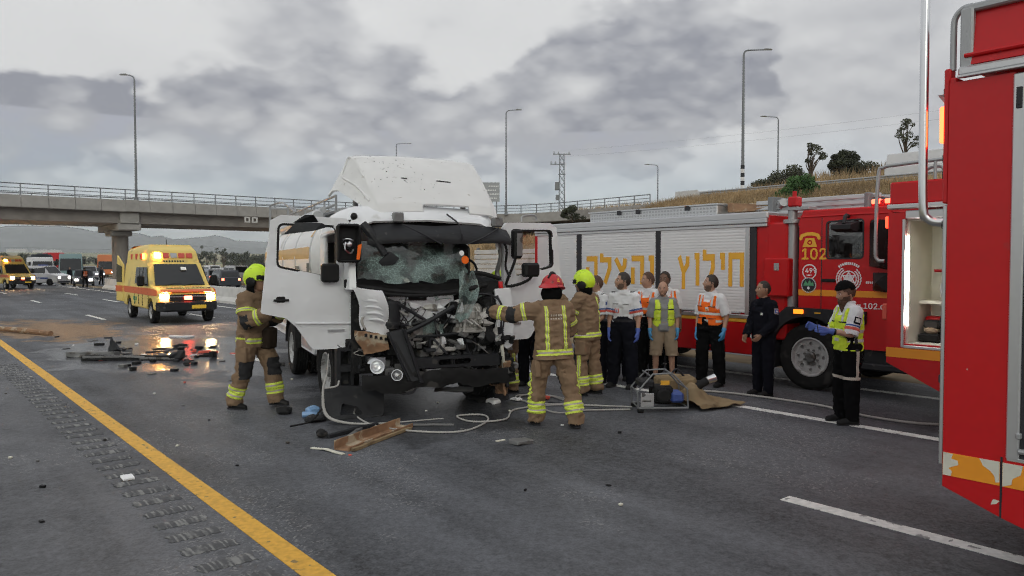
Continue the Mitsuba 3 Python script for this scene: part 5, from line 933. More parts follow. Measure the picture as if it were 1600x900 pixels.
        t.add('aerial', tube([[-2.4, .1, 2.65], [-2.42, .1, 2.9]], .015, 5, 0), 'ink')
        t.add('paper', slab([[-.55, .12, 1.74], [-.55, .30, 1.74], [-.64, .30, 1.84], [-.64, .12, 1.84]], .01).apply_translation([.07, 0, .04]), 'white')
        kd = t.add('rear_door', [rhull([[-4.40, -.99, .60], [-4.40, -.97, 1.95], [-5.15, -1.08, .60], [-5.05, -1.06, 2.0], [-5.0, -1.06, 2.3]], .03)], 'yellow_van', label='open rear door'); t.add(kd + '__window', slab([[-4.5, -1.03, 1.3], [-5.08, -1.11, 1.3], [-5.02, -1.10, 2.0], [-4.5, -1.03, 1.9]], .01), 'glass_dark'); t.add(kd + '__stripe', slab([[-4.42, -1.02, .94], [-5.16, -1.12, .94], [-5.16, -1.12, 1.17], [-4.42, -1.02, 1.17]], .015), 'red_stripe')
    return t
ambulance('yellow ambulance with lit headlights and red grille light below the bridge', -26.75, 7.55, -2)
ambulance('second yellow ambulance cut by the left edge of the picture', -70.5, 7.6, 14, False)
def car(name, label, cat, x, y, yaw, m, L=4.4, W=1.75, H=1.48, hood=1.0, tail=.2, slope=.55, rear=.25, lights='front', group=None, pw=.38, k=6.0):
    t = Thing(name, label, cat, mtx(x, y, 0, yaw), group); f, b = L / 2, -L / 2; w = W / 2
    belt = H * .58
    low = rhull(both([(b + .06, w - .12, .30), (b + .05, w - .08, belt), (f - .12, w - .12, .30), (f - .06, w - .14, belt * .82), (f - hood, w - .08, belt)]), .07)
    gh = rhull(both([(b + tail, w - .12, belt), (b + tail + rear, w - .24, H - .06), (f - hood - slope, w - .24, H - .06), (f - hood, w - .13, belt)]), .05)
    t.add('body', carve([low, gh], [cyl([xx, s * (w - .25), .3], [xx, s * (w + .2), .3], .37, n=16) for xx in (f - .85, b + .8) for s in (-1, 1)]), m, 32)
    n = lambda q: np.array(q, float)
    t.add('windscreen', slab(n([[f - hood + .03, -w + .2, belt + .04], [f - hood + .03, w - .2, belt + .04], [f - hood - slope + .07, w - .29, H - .09], [f - hood - slope + .07, -w + .29, H - .09]]), .025), 'glass_dark')
    t.add('rear_window', slab(n([[b + tail - .03, -w + .2, belt + .06], [b + tail - .03, w - .2, belt + .06], [b + tail + rear - .05, w - .30, H - .12], [b + tail + rear - .05, -w + .30, H - .12]]), .02), 'glass_dark')
    x0, x1 = b + tail + rear * .7 + .1, f - hood - slope * .55
    cuts_ = np.linspace(x0, x1, 3 if L < 5 else 5)
    for s in (-1, 1):
        for a, c in zip(cuts_[:-1], cuts_[1:]):
            yb, yt = w - .085, w - .195; t.add('window', slab(n([[a + .05, s * yb, belt + .08], [c - .02, s * yb, belt + .08], [c - .05, s * yt, H - .14], [a + .07, s * yt, H - .14]]), .015), 'glass_dark')
        for xx in (f - .85, b + .8): t.add('wheel', lathe([(.01, -.09), (.31, -.09), (.32, 0), (.31, .09), (.19, .09), (.17, .06), (.01, .07)], [xx, s * (w - .13), .315], [0, s, 0], 18), 'rubber')
        lf = bx(f - .07, f + .012, s * (w - .48), s * (w - .16), belt * .62, belt * .80, .03); t.add('headlight', lf, 'white', light=emit((1, .93, .80), k) if lights == 'front' else None)
        t.add('tail_lamp', bx(b - .03, b + .06, s * (w - .34), s * (w - .12), belt * .75, belt * .98, .02), 'red_mark', light=emit((1, .07, .04), 2.6) if lights == 'rear' else None)
    t.add('bumper', J(bx(f - .05, f + .02, -w + .2, w - .2, .28, .42, .03)), 'car_dark')
    return t
def at(px, t): u = (px - 800) / 1155.; return (t * (CX * u - CY), t * (CY * u + CX))
def toward(x, y): return math.degrees(math.atan2(-y, -x))
x, y = at(70, 70)
pc = car('police_car', 'white police wagon with dark side band parked across the road', 'police car', x, y, 38, 'car_white', 4.4, 1.8, 1.85, 1.0, .1, .65, .2, 'front', k=3)
for s in (-1, 1): pc.add('side_band', bx(-1.6, 1.2, s * .895, s * .86, .62, .76, .004), 'blue_mark'); pc.add('side_lettering', [bx(-.7 + .22 * i, -.54 + .22 * i, s * .899, s * .86, .65, .73, .002) for i in range(5)], 'white')
pc.add('roof_lamp', bx(-.3, -.05, -.45, .45, 1.84, 1.95, .04), 'blue_mark')
g1 = 'vehicles queueing beyond the police wagon'
x, y = at(131, 68); car('queued_car', 'car with bright headlights facing the camera beside the barrier end', 'car', x, y, toward(x, y), 'car_dark', lights='front', group=g1, k=26)
for px, t_, m, lab in ((87, 92, 'car_white', 'white car just behind the police wagon bonnet'), (140, 96, 'car_silver', 'silver off road car right of the teal bus'), (152, 108, 'car_dark', 'dark car with lit headlights right of the silver off road car'), (159, 122, 'car_white', 'pale car with lit headlights in front of the orange lorry'), (126, 118, 'car_dark', 'small dark car half hidden right of the teal bus')):
    x, y = at(px, t_); car('queued_car', lab, 'car', x, y, toward(x, y) + 6, m, lights='front', group=g1, k=9 if px > 130 else 2, H=1.75 if px == 140 else 1.5)
def bus(name, label, cat, px, t_, m, W=2.5, H=3.0, L=9, z0=.45, dy=0, glass=(.42, .86), lights=6):
    x, y = at(px, t_); t = Thing(name, label, cat, mtx(x, y, 0, toward(x, y) + dy), g1 if px < 200 else None); f = L / 2; w = W / 2
    t.add('body', rhull(both([(-f + .1, w - .1, z0), (f - .1, w - .12, z0), (f - .12, w - .14, H * .45), (f - .35, w - .2, H - .1), (-f + .1, w - .12, H - .1)]), .1), m, 32)
    za, zb = H * glass[0], H * glass[1]
    fx = lambda z: f - .0 - max(0, (z - H * .45)) / (H * .52) * .25 + .015
    t.add('windscreen', slab(np.array([[fx(za), -w + .16, za], [fx(za), w - .16, za], [fx(zb), w - .22, zb], [fx(zb), -w + .22, zb]]), .02), 'glass_dark')
    for s in (-1, 1):
        for i in range(4): t.add('window', slab(np.array([[f - 1.0 - 1.7 * i, s * (w - .015), za + .15], [f - 2.4 - 1.7 * i, s * (w - .015), za + .15], [f - 2.4 - 1.7 * i, s * (w - .03), zb - .1], [f - 1.0 - 1.7 * i, s * (w - .03), zb - .1]]), .02), 'glass_dark')
        t.add('headlight', bx(f - .05, f + .03, s * (w - .55), s * (w - .2), .62, .78, .03), 'white', light=emit((1, .9, .75), lights)); t.add('mirror', bx(f - .05, f + .15, s * (w + .02), s * (w + .22), H * .6, H * .8, .04), 'black')
        for xx in (f - 2.0, -f + 2.0): t.add('wheel', lathe([(.01, -.14), (.47, -.14), (.48, 0), (.47, .14), (.3, .14), (.01, .1)], [xx, s * (w - .16), .48], [0, s, 0], 18), 'rubber')
    return t
bus('coach', 'teal coach in the queue behind the police wagon', 'bus', 111, 93, 'teal_bus', 2.55, 3.25, 11, glass=(.38, .82), lights=3)
bus('lorry', 'white cab lorry with roof load behind the police wagon', 'lorry', 63, 92, 'car_white', 2.4, 2.85, 8, dy=4, glass=(.55, .82), lights=2).add('roof_load', [bx(-3, 3.2, -1.1, 1.1, 2.85, 3.05, .02), bx(2.6, 3.4, -.5, .6, 3.05, 3.3, .03), bx(1.0, 2.4, -1.0, 1.0, 3.05, 3.2, .02)], 'car_dark')
bus('lorry', 'dark red lorry between the white lorry and the teal coach', 'lorry', 84, 112, 'red', 2.5, 3.7, 8, dy=4, glass=(.5, .68), lights=2)
bus('lorry', 'orange lorry at the end of the white barrier', 'lorry', 166, 120, 'orange_truck', 2.5, 3.5, 8, glass=(.35, .7), lights=4)
g2 = 'cars queueing on the opposite carriageway'
for i, (px, t_, m, lab) in enumerate(((350, 62, 'car_dark', 'dark car with lit tail lamps just over the barrier right of the ambulance'), (327, 74, 'car_silver', 'silver car with tail lamps beside the ambulance mirror'), (366, 76, 'car_white', 'white car second behind the dark car beyond the barrier'), (343, 86, 'car_white', 'white car in the middle of the far queue'), (360, 95, 'car_silver', 'silver car far back in the queue by the pale barrier end'), (330, 98, 'car_white', 'white car far back in the queue above the ambulance bonnet'), (347, 112, 'car_silver', 'silver car at the back of the far queue'), (322, 118, 'car_dark', 'dark car at the very back of the far queue'))):
    x, y = at(px, t_); v = car('waiting_car', lab, 'car', x, y, 180 + rng.uniform(-5, 5), m, lights='rear', group=g2, H=1.5 + .35 * (i % 3 == 2), k=3)
vx = at(1432, 50); van = car('white_van', 'white van driving on the ramp above the embankment', 'van', -19.4, 52.0, 0, 'car_white', 5.6, 1.95, 2.25, .75, .06, .7, .08, None); 
for q in [q for q in scene if q.startswith(van.k + '__window')]: scene.pop(q)
for k_ in [q for q in scene if q.startswith(van.k + '__')]: scene[k_]['to_world'] = T().translate([0, 0, RAMP_Z - .05])
# ---------------------------------------------------------------- people
def capsule_union(bones, n=14, ref=.03, it=8, extra=()):
    L = []
    for p, r, q, s in bones:
        L.append(m3.Manifold.batch_hull([m3.Manifold.sphere(r, n).translate(list(map(float, p))), m3.Manifold.sphere(s, n).translate(list(map(float, q)))]))
    L += list(extra); M = m3.Manifold.batch_boolean(L, m3.OpType.Add).refine_to_length(ref); t = m2t(M); t = trimesh.Trimesh(t.vertices, t.faces); t.merge_vertices()
    if it: trimesh.smoothing.filter_taubin(t, lamb=.5, nu=.45, iterations=it)
    return t
def sph(c, r, n=14, s=(1, 1, 1)): return m3.Manifold.sphere(1.0, n).scale([r * v for v in s]).translate(list(map(float, c)))
def uv(v): v = np.asarray(v, float); return v / np.linalg.norm(v)
_ico = trimesh.creation.icosphere(4, 1.0)
def head_mesh():
    v = np.array(_ico.vertices); x, y, z = v.T; o = np.stack([x * .098, y * .077, z * .122], 1)
    jaw = np.clip((-z - .05) / .95, 0, 1); o[:, 1] *= 1 - .34 * jaw; o[:, 0] += .016 * jaw * (x > -.2); o[:, 0] -= np.where(x < -.1, .5 * jaw * -o[:, 0] * -1, 0) * 0
    o[:, 0] = np.where((o[:, 0] < 0) & (z < -.1), o[:, 0] * (1 - .42 * jaw), o[:, 0])
    f = (x > .25)
    def bump(cy, cz, sy, sz, a): return f * a * np.exp(-((o[:, 1] - cy) / sy) ** 2 - ((o[:, 2] - cz) / sz) ** 2)
    d = bump(0, -.022, .013, .018, .026) + bump(0, .004, .010, .02, .012) + bump(0, -.062, .022, .007, .006) + bump(0, -.076, .018, .006, .006) - bump(0, -.069, .024, .003, .005) + bump(0, -.10, .022, .014, .008)
    for s in (-1, 1): d += bump(s * .031, .030, .024, .008, .006) - bump(s * .031, .008, .017, .012, .011) + bump(s * .042, -.022, .02, .02, .004)
    o[:, 0] += d; o[:, 0] = np.where(f, o[:, 0] * .965, o[:, 0]); return TM(o, _ico.faces)
HEAD = head_mesh()
class Person:
    def __init__(s, label, x, y, yaw, H=1.76, skin='skin', lean=(0, 0, 1), head=(0, 0), armL=None, armR=None, legL=None, legR=None, hands=(True, True), twist=0, group=None, fat=1.0, z=0.0, arms_in=0):
        s.t = Thing('person', label, 'person', mtx(x, y, z, yaw), group); k = s.k = H / 1.76; s.skin = skin; s.fat = fat
        armL = armL or [(.06, .20, -1), (.22, .04, -1)]; armR = armR or [(.06, -.20, -1), (.22, -.04, -1)]
        legL = legL or [(.03, .04, -1), (-.02, .02, -1)]; legR = legR or [(.03, -.04, -1), (-.02, -.02, -1)]
        up = uv(lean); tw = math.radians(twist); lat = np.array([-math.sin(tw), math.cos(tw), 0]); s.lat = lat; s.up = up; s.fwd = np.cross(lat, up)
        P0 = np.array([0, 0, 0.0]); j = {}
        j['pel'] = P0; j['waist'] = P0 + up * .14 * k; j['chest'] = P0 + up * .34 * k; j['neck'] = P0 + up * .525 * k
        for n, sg, arm, leg in (('L', 1, armL, legL), ('R', -1, armR, legR)):
            j['sh' + n] = P0 + up * .46 * k + lat * sg * .175 * k; j['el' + n] = j['sh' + n] + uv(arm[0]) * .29 * k; j['wr' + n] = j['el' + n] + uv(arm[1]) * .255 * k
            j['hip' + n] = P0 + np.array([0, sg * .092 * k, -.02 * k]); j['kn' + n] = j['hip' + n] + uv(leg[0]) * .43 * k; j['an' + n] = j['kn' + n] + uv(leg[1]) * .42 * k
        zmin = min(j['anL'][2], j['anR'][2]); sh = np.array([0, 0, .085 * k - zmin])
        for n in j: j[n] = j[n] + sh
        s.j = j; s.arm = {'L': armL, 'R': armR}
        hd = math.radians(head[0]); hp = math.radians(head[1])
        Rz = np.array([[math.cos(hd), -math.sin(hd), 0], [math.sin(hd), math.cos(hd), 0], [0, 0, 1]]); Ry = np.array([[math.cos(hp), 0, math.sin(hp)], [0, 1, 0], [-math.sin(hp), 0, math.cos(hp)]])
        s.HR = Rz @ Ry; s.hc = j['neck'] + up * .10 * k + s.HR @ np.array([.02, 0, .075]) * k
        hv = (HEAD.vertices * k * 1.13) @ s.HR.T + s.hc; s.head = TM(hv, HEAD.faces)
        w = fat
        B = [(j['hipL'], .10 * k, j['hipR'], .10 * k), (j['pel'] + [0, .05, 0], .105 * k * w, j['waist'] + lat * .04, .10 * k * w), (j['pel'] - [0, .05, 0], .105 * k * w, j['waist'] - lat * .04, .10 * k * w), (j['waist'] + lat * .04, .10 * k * w, j['chest'] + lat * .07 * k, .105 * k), (j['waist'] - lat * .04, .10 * k * w, j['chest'] - lat * .07 * k, .105 * k), (j['chest'] + lat * .07 * k, .105 * k, j['shL'] - lat * .04, .06 * k), (j['chest'] - lat * .07 * k, .105 * k, j['shR'] + lat * .04, .06 * k), (j['shL'], .06 * k, j['shR'], .06 * k), (j['shL'] - lat * .08 * k, .06 * k, j['neck'] + up * .02, .055 * k), (j['shR'] + lat * .08 * k, .06 * k, j['neck'] + up * .02, .055 * k), (j['neck'] - up * .03, .055 * k, s.hc - up * .04 * k, .05 * k)]
        for n in 'LR':
            B += [(j['sh' + n], .058 * k, j['el' + n], .042 * k), (j['el' + n], .042 * k, j['wr' + n], .029 * k), (j['hip' + n], .095 * k, j['kn' + n], .058 * k), (j['kn' + n], .058 * k, j['kn' + n] * .7 + j['an' + n] * .3, .060 * k), (j['kn' + n] * .7 + j['an' + n] * .3, .058 * k, j['an' + n], .040 * k)]
            a = j['an' + n]; B += [(a - [.03 * k, 0, .035 * k], .042 * k, a + [.13 * k, 0, -.055 * k], .030 * k)]
        body = capsule_union(B, 12, .05, 6)
        parts = [t2m(body), t2m(s.head)]
        for sg in (-1, 1): e = sph([0, 0, 0], 1, 10, (.022, .010, .032)); ev = m2t(e); ev = TM((ev.vertices * k + np.array([-.005, sg * .087, .0]) * k) @ s.HR.T + s.hc, ev.faces); parts.append(t2m(ev))
        for n in 'LR': parts.append(s.hand(n, 0.0))
        try: body = m2t(m3.Manifold.batch_boolean(parts, m3.OpType.Add))
        except Exception: body = J(body, s.head)
        s.t.add('body', body, skin, 50)
        for sg in (-1, 1):
            c = s.hc + s.HR @ np.array([.080, sg * .031, .008]) * k * 1.13; ke = s.t.add('eye', ball(c, .0085 * k, 1), 'white'); s.t.add(ke + '__iris', ball(c + s.HR @ np.array([.0035, 0, 0]) * k, .0072 * k, 1), 'ink')
    def hand(s, n, off, curl=None):
        j, k = s.j, s.k; d = uv(j['wr' + n] - j['el' + n]); sg = 1 if n == 'L' else -1
        nrm = -s.lat * sg if abs(d @ s.lat) < .8 else np.array([0, 0, -1.0]); nrm = uv(nrm - d * (nrm @ d)); side = np.cross(d, nrm) * sg    # side: towards the thumb
        if side @ s.fwd < 0 and abs(d[2]) > .5: side = -side
        W = j['wr' + n]; r = lambda v: (v + off); L = []
        kn = [W + d * .088 * k + side * (.030 - .020 * i) * k for i in range(4)]
        S = lambda p, q: sph(p, r(q) * k, 8)
        L.append(m3.Manifold.batch_hull([S(W, .025), S(kn[0] - d * .01, .014), S(kn[3] - d * .012, .013), S(W + d * .03 + side * .02, .018)]))
        c = curl if curl is not None else .55
        for i, ln in enumerate((.068, .077, .072, .056)):
            a = c * (1 + .12 * i); p = kn[i]; q = p + (d * math.cos(a * .5) + nrm * math.sin(a * .5)) * ln * .55 * k; e = q + (d * math.cos(a * 1.5) + nrm * math.sin(a * 1.5)) * (ln * .5 + off) * k
            L.append(m3.Manifold.batch_hull([S(p, .0105), S(q, .0092)])); L.append(m3.Manifold.batch_hull([S(q, .0092), S(e, .0078)]))
        b = W + d * .025 * k + side * .022 * k; q = b + (d * .7 + side * .7 + nrm * .25) * .040 * k; e = q + (d * .95 + side * .15 + nrm * .35) * .034 * k
        L += [m3.Manifold.batch_hull([S(b, .014), S(q, .0115)]), m3.Manifold.batch_hull([S(q, .0115), S(e, .009)])]
        return m3.Manifold.batch_boolean(L, m3.OpType.Add)
    def glove(s, n, m, off=.0045, cuff=.05, curl=None):
        d = uv(s.j['wr' + n] - s.j['el' + n]); W = s.j['wr' + n]
        g = s.hand(n, off, curl) + m3.Manifold.batch_hull([sph(W, (.026 + off) * s.k, 10), sph(W - d * cuff, (.031 + off * 1.6) * s.k, 10)])
        s.t.add('glove', m2t(g), m, 40)
    def fold(s, m, a, seed, f=(9, 9, 14)):
        v = np.asarray(m.vertices); n = np.asarray(m.vertex_normals); q = v * np.array(f)
        h = meshkit.fbm(q + seed * 3.7, 3, seed) - .5; h2 = np.abs(meshkit.noise(q * [.9, .9, 1.5] + 9, seed + 5) - .5) * -2 + .5
        return trimesh.Trimesh(v + n * (a * (1.0 * h + .8 * h2))[:, None], m.faces)
    def top(s, m, sleeve=1.0, hem=.05, off=.012, bag=1.0, a=.012, seed=1, name='shirt', collar=True, sr=1.0):
        """shirt or jacket; sleeve: part of the arm that is covered, hem: how far it hangs below the hip joints"""
        j, k, w, lat, up = s.j, s.k, s.fat, s.lat, s.up; B = []
        hp = j['pel'] - up * hem * k
        hw = .07 * k
        B += [(hp + lat * hw, (.098 * w + off) * k * bag, j['waist'] + lat * .045, (.098 * w + off) * k * bag), (hp - lat * hw, (.098 * w + off) * k * bag, j['waist'] - lat * .045, (.098 * w + off) * k * bag), (hp + lat * hw, (.095 * w + off) * k * bag, hp - lat * hw, (.095 * w + off) * k * bag),
              (j['waist'] + lat * .045, (.10 * w + off) * k * bag, j['chest'] + lat * .075 * k, (.105 + off) * k), (j['waist'] - lat * .045, (.10 * w + off) * k * bag, j['chest'] - lat * .075 * k, (.105 + off) * k), (j['waist'] + lat * .05, (.098 * w + off) * k * bag, j['waist'] - lat * .05, (.098 * w + off) * k * bag), (j['chest'] + lat * .075 * k, (.105 + off) * k, j['chest'] - lat * .075 * k, (.105 + off) * k),
              (j['chest'] + lat * .07 * k, (.105 + off) * k, j['shL'] - lat * .03, (.062 + off) * k), (j['chest'] - lat * .07 * k, (.105 + off) * k, j['shR'] + lat * .03, (.062 + off) * k), (j['shL'], (.060 + off) * k, j['shR'], (.060 + off) * k), (j['shL'] - lat * .08 * k, (.060 + off) * k, j['neck'], (.052 + off) * k), (j['shR'] + lat * .08 * k, (.060 + off) * k, j['neck'], (.052 + off) * k)]
        for n in 'LR':
            S_, E_, W_ = j['sh' + n], j['el' + n], j['wr' + n]
            if sleeve <= .6: q = S_ + (E_ - S_) * sleeve / .5 * .95; B.append((S_, (.062 + off) * k * sr, q, (.056 + off * 1.3) * k * sr))
            else: B += [(S_, (.062 + off) * k * sr, E_, (.050 + off) * k * sr), (E_, (.050 + off) * k * sr, E_ + (W_ - E_) * min(1, sleeve), (.037 + off) * k * sr)]
        g = capsule_union(B, 14, .027, 9)
        g = cut(g, [(hp - up * (.02 * k), up)]); g = cut(g, [(j['neck'] + up * .045 * k, -up)])
        if sleeve <= .6:
            for n in 'LR':
                S_, E_ = j['sh' + n], j['el' + n]; d = uv(E_ - S_); q = S_ + (E_ - S_) * sleeve / .5 * .95 + d * .02
                tri_c = np.asarray(g.triangles_center); near = np.linalg.norm(tri_c - q, axis=1) < .10 * k; kill = near & (((tri_c - q) @ d) > 0); g.update_faces(~kill)
        else:
            for n in 'LR':
                E_, W_ = j['el' + n], j['wr' + n]; d = uv(W_ - E_); q = E_ + (W_ - E_) * min(1, sleeve); tri_c = np.asarray(g.triangles_center); kill = (np.linalg.norm(tri_c - q, axis=1) < .07 * k) & (((tri_c - q) @ d) > .006); g.update_faces(~kill)
        g = trimesh.Trimesh(g.vertices, g.faces); g = s.fold(g, a, seed)
        s.shirt = g; kk = s.t.add(name, solid(g, .002, -.008), m, 60)
        if collar:
            N = j['neck'] + up * .035 * k; ring = [N + (s.fwd * math.cos(q) * .068 + lat * math.sin(q) * .066) * k + up * (.012 if math.cos(q) < .6 else -.02) * k for q in np.linspace(.35, 2 * np.pi - .35, 16)]
            s.t.add(kk + '__collar', tube(ring, [.012, .018, .018, .018, .012], 7, 0), m)
        return kk
    def trousers(s, m, length=1.0, off=.012, bag=1.0, a=.014, seed=2, name='trousers', flare=1.0):
        j, k, w = s.j, s.k, s.fat; B = [(j['hipL'] + [0, 0, .03], (.098 + off) * k * bag, j['hipR'] + [0, 0, .03], (.098 + off) * k * bag), (j['pel'] + [0, .04, 0], (.10 * w + off) * k, j['waist'] + [0, .03, -.02], (.094 * w + off) * k), (j['pel'] - [0, .04, 0], (.10 * w + off) * k, j['waist'] - [0, .03, .02], (.094 * w + off) * k)]
        for n in 'LR':
            h_, kn, an = j['hip' + n], j['kn' + n], j['an' + n] + np.array([0, 0, .01])
            if length <= .6: B.append((h_, (.097 + off) * k * bag, h_ + (kn - h_) * length / .5, (.078 + off) * k * bag))
            else: B += [(h_, (.097 + off) * k * bag, kn, (.066 + off) * k * bag), (kn, (.066 + off) * k * bag, an, (.052 + off) * k * bag * flare)]
        g = capsule_union(B, 14, .027, 8); g = cut(g, [(j['waist'] + [0, 0, .02 * k], [0, 0, -1])])
        if length <= .6: zc = (j['hipL'] + (j['knL'] - j['hipL']) * length / .5)[2]; g = cut(g, [([0, 0, zc], [0, 0, 1])])
        else:
            for n in 'LR':
                an = j['an' + n]; c = np.asarray(g.triangles_center); g.update_faces(~((np.linalg.norm(c[:, :2] - an[:2], axis=1) < .16 * k) & (c[:, 2] < an[2] - .035 * k))); g = trimesh.Trimesh(g.vertices, g.faces)
        g = s.fold(g, a, seed, (8, 8, 13)); s.pants = g; return s.t.add(name, solid(g, .002, -.008), m, 60)
    def patch(s, mesh, planes, m, part, off=.006, base=.0, label=None):
        g = cut(mesh, planes)
        if len(g.faces) and 'band' in part:
            q = trimesh.Trimesh(g.vertices, g.faces, process=True).split(only_watertight=False); 
            for c in q:
                if len(c.faces) > 6: s.t.add(part, solid(c, off, base), m, 50, label=label)
            return
        if len(g.faces): return s.t.add(part, solid(g, off, base), m, 50, label=label)
    def P(s, u, v, w): return s.j['pel'] + s.fwd * u * s.k + s.lat * v * s.k + s.up * w * s.k
    def hoop(s, mesh, w0, w1, m, part, off=.006, xmax=.34):
        """a band round the trunk between two heights above the pelvis"""
        c = s.P(0, 0, 0); g = cut(mesh, [(s.P(0, 0, w0), s.up), (s.P(0, 0, w1), -s.up)])
        return s._near(g, c, s.up, xmax, m, part, off)
    def _near(s, g, c, d, r, m, part, off):
        tc = np.asarray(g.triangles_center); q = tc - c; q = q - np.outer(q @ d, d); g = trimesh.Trimesh(g.vertices, g.faces); g.update_faces(np.linalg.norm(q, axis=1) < r * s.k)
        if len(g.faces): return s.t.add(part, solid(trimesh.Trimesh(g.vertices, g.faces), off, 0), m, 50)
    def limb_band(s, mesh, A, B, f0, f1, m, part, off=.006, r=.14):
        a, b = s.j[A], s.j[B]; d = uv(b - a); L = np.linalg.norm(b - a); g = cut(mesh, [(a + d * L * f0, d), (a + d * L * f1, -d)]); return s._near(g, a, d, r, m, part, off)
    def shoes(s, m, boot=0.0):
        for n in 'LR':
            a, k = s.j['an' + n], s.k; z0 = a[2] - .085 * k; X = lambda x, y, z: [a[0] + x * k, a[1] + y * k, z0 + z * k]
            L = [m3.Manifold.batch_hull([sph(X(-.045, 0, .045), .045 * k, 12), sph(X(.06, 0, .045), .048 * k, 12), sph(X(-.02, 0, .10), .045 * k, 12)]), m3.Manifold.batch_hull([sph(X(.04, 0, .05), .048 * k, 12), sph(X(.165, .0, .032), .036 * k, 12), sph(X(.15, .02, .03), .03 * k, 12)])]
            if boot: L.append(m3.Manifold.batch_hull([sph(X(-.01, 0, .1), .055 * k, 12), sph(list(np.array(X(-.01, 0, .1)) + (s.j['kn' + n] - a) * boot), .06 * k, 12)]))
            M = m3.Manifold.batch_boolean(L, m3.OpType.Add).trim_by_plane([0, 0, 1], float(z0 + .004)); kk = s.t.add('boot' if boot else 'shoe', m2t(M), m, 50)
            s.t.add(kk + '__sole', hull([X(x, y, z) for x, y in ((-.085, -.03), (-.085, .03), (-.05, .046), (-.05, -.046), (.12, .046), (.12, -.044), (.195, .02), (.195, -.02)) for z in (.0, .018)]), 'ink')
    def shell(s, mask, off, m, part, amp=.0, seed=0, base=-.004):
        v = np.asarray(HEAD.vertices); f = HEAD.faces[mask(v)[HEAD.faces].all(1)]; g = trimesh.Trimesh(v, f); n = np.asarray(trimesh.Trimesh(v, HEAD.faces, process=False).vertex_normals)
        g = trimesh.Trimesh(v, f, process=False); g = TM(v + n * (amp * 2 * (meshkit.fbm(v * 60, 3, seed) - .5))[:, None], f); g = trimesh.Trimesh(g.vertices, g.faces); g.remove_unreferenced_vertices(); q = solid(g, off, base)
        return s.t.add(part, TM((q.vertices * s.k * 1.13) @ s.HR.T + s.hc, q.faces), m, 50)
    def hair(s, m='hair', off=.007, low=.0, front=.072, amp=.004, side=-.02):
        fn = lambda v: ((v[:, 0] < .02) & (v[:, 2] > side - .035 * (v[:, 0] < -.03) - low)) | ((v[:, 2] > front + .018 * (np.abs(v[:, 1]) < .02)) & (v[:, 0] < .085)) | ((v[:, 2] > .02) & (v[:, 0] < .05) & (np.abs(v[:, 1]) > .05))
        return s.shell(fn, off, m, 'hair', amp, 3)
    def beard(s, m, off=.012, drop=0.0):
        k = s.shell(lambda v: (v[:, 2] < -.028 - .02 * (v[:, 0] > .07)) & (v[:, 0] > -.005) & ~((np.abs(v[:, 1]) < .024) & (v[:, 2] > -.084) & (v[:, 2] < -.056)), off, m, 'beard', .004, 5)
        if drop:
            L = [m3.Manifold.batch_hull([sph([.06, .03, -.085], .03, 10), sph([.06, -.03, -.085], .03, 10), sph([.085, 0, -.085 - drop], .022, 10), sph([.09, 0, -.07], .025, 10)])]; q = m2t(L[0].refine_to_length(.012)); q = TM(np.asarray(q.vertices) + .012 * (meshkit.fbm(np.asarray(q.vertices) * [50, 50, 18], 3)[:, None] - .5), q.faces)
            s.t.add('beard', TM((q.vertices * s.k * 1.13) @ s.HR.T + s.hc, q.faces), m, 50)
    def on_head(s, part, mesh, m, smooth=40): return s.t.add(part, TM((np.asarray(mesh.vertices) * s.k * 1.13) @ s.HR.T + s.hc, mesh.faces), m, smooth)
    def brows(s, m='hair'):
        for sg in (-1, 1): s.on_head('eyebrow', tube([[.083, sg * .014, .030], [.086, sg * .03, .034], [.076, sg * .048, .029]], [.003, .0045, .003], 6, 2), m)
    def mouth(s): s.on_head('lips', ball([.0905, 0, -.069], [.006, .021, .007], 2), 'red_mark' if False else s.skin)
    def jet_helmet(s):
        d = np.array(_ico.vertices); x, y, z = d.T; o = np.stack([x * .140, y * .122, z * .135 + .030], 1); o[:, 0] += -.012
        keep = (z > -.18) | ((x < .12) & (z > -.62))
        f = _ico.faces[keep[_ico.faces].all(1)]; g = trimesh.Trimesh(o, f); k = s.on_head('helmet', solid(g, .006, -.012), 'lime_helmet')
        s.on_head(k + '__crest', tube([[.12, 0, .10], [.05, 0, .162], [-.05, 0, .166], [-.12, 0, .12]], [.012, .02, .02, .012], 8, 4), 'lime_helmet')
        for sg in (-1, 1): s.on_head(k + '__ear_piece', lathe([(.058, -.012), (.060, .008), (.048, .018), (.02, .022), (.001, .022)], [-.005, sg * .112, -.012], [0, sg, 0], 18), 'black')
        s.on_head(k + '__visor', solid(trimesh.Trimesh(o * [1.0, 1, 1] + [.004, 0, 0], _ico.faces[((x > .45) & (z > -.12) & (z < .30))[_ico.faces].all(1)]), .010, .002), 'black')
        nk = trimesh.Trimesh(np.stack([x * .105, y * .108, z * .12 - .075], 1), _ico.faces[((z < .35) & (z > -.85) & (x < .35))[_ico.faces].all(1)]); s.on_head(k + '__neck_cover', solid(nk, .006, -.004), 'cloth_black')
    def brim_helmet(s):
        d = np.array(_ico.vertices); x, y, z = d.T; o = np.stack([x * .128, y * .112, np.maximum(z, 0) * .125 + .045], 1)
        k = s.on_head('helmet', solid(trimesh.Trimesh(o, _ico.faces[(z > -.02)[_ico.faces].all(1)]), .004, -.01), 'red_helmet')
        q = np.linspace(0, 2 * np.pi, 40, endpoint=False); ri = np.stack([.126 * np.cos(q), .110 * np.sin(q), q * 0 + .055], 1); w = .03 + .055 * np.clip(-np.cos(q), 0, 1) ** 1.5 + .02 * np.clip(np.cos(q), 0, 1); ro = np.stack([(.126 + w) * np.cos(q), (.112 + .026) * np.sin(q), .040 - .05 * np.clip(-np.cos(q), 0, 1) ** 1.5 + q * 0], 1)
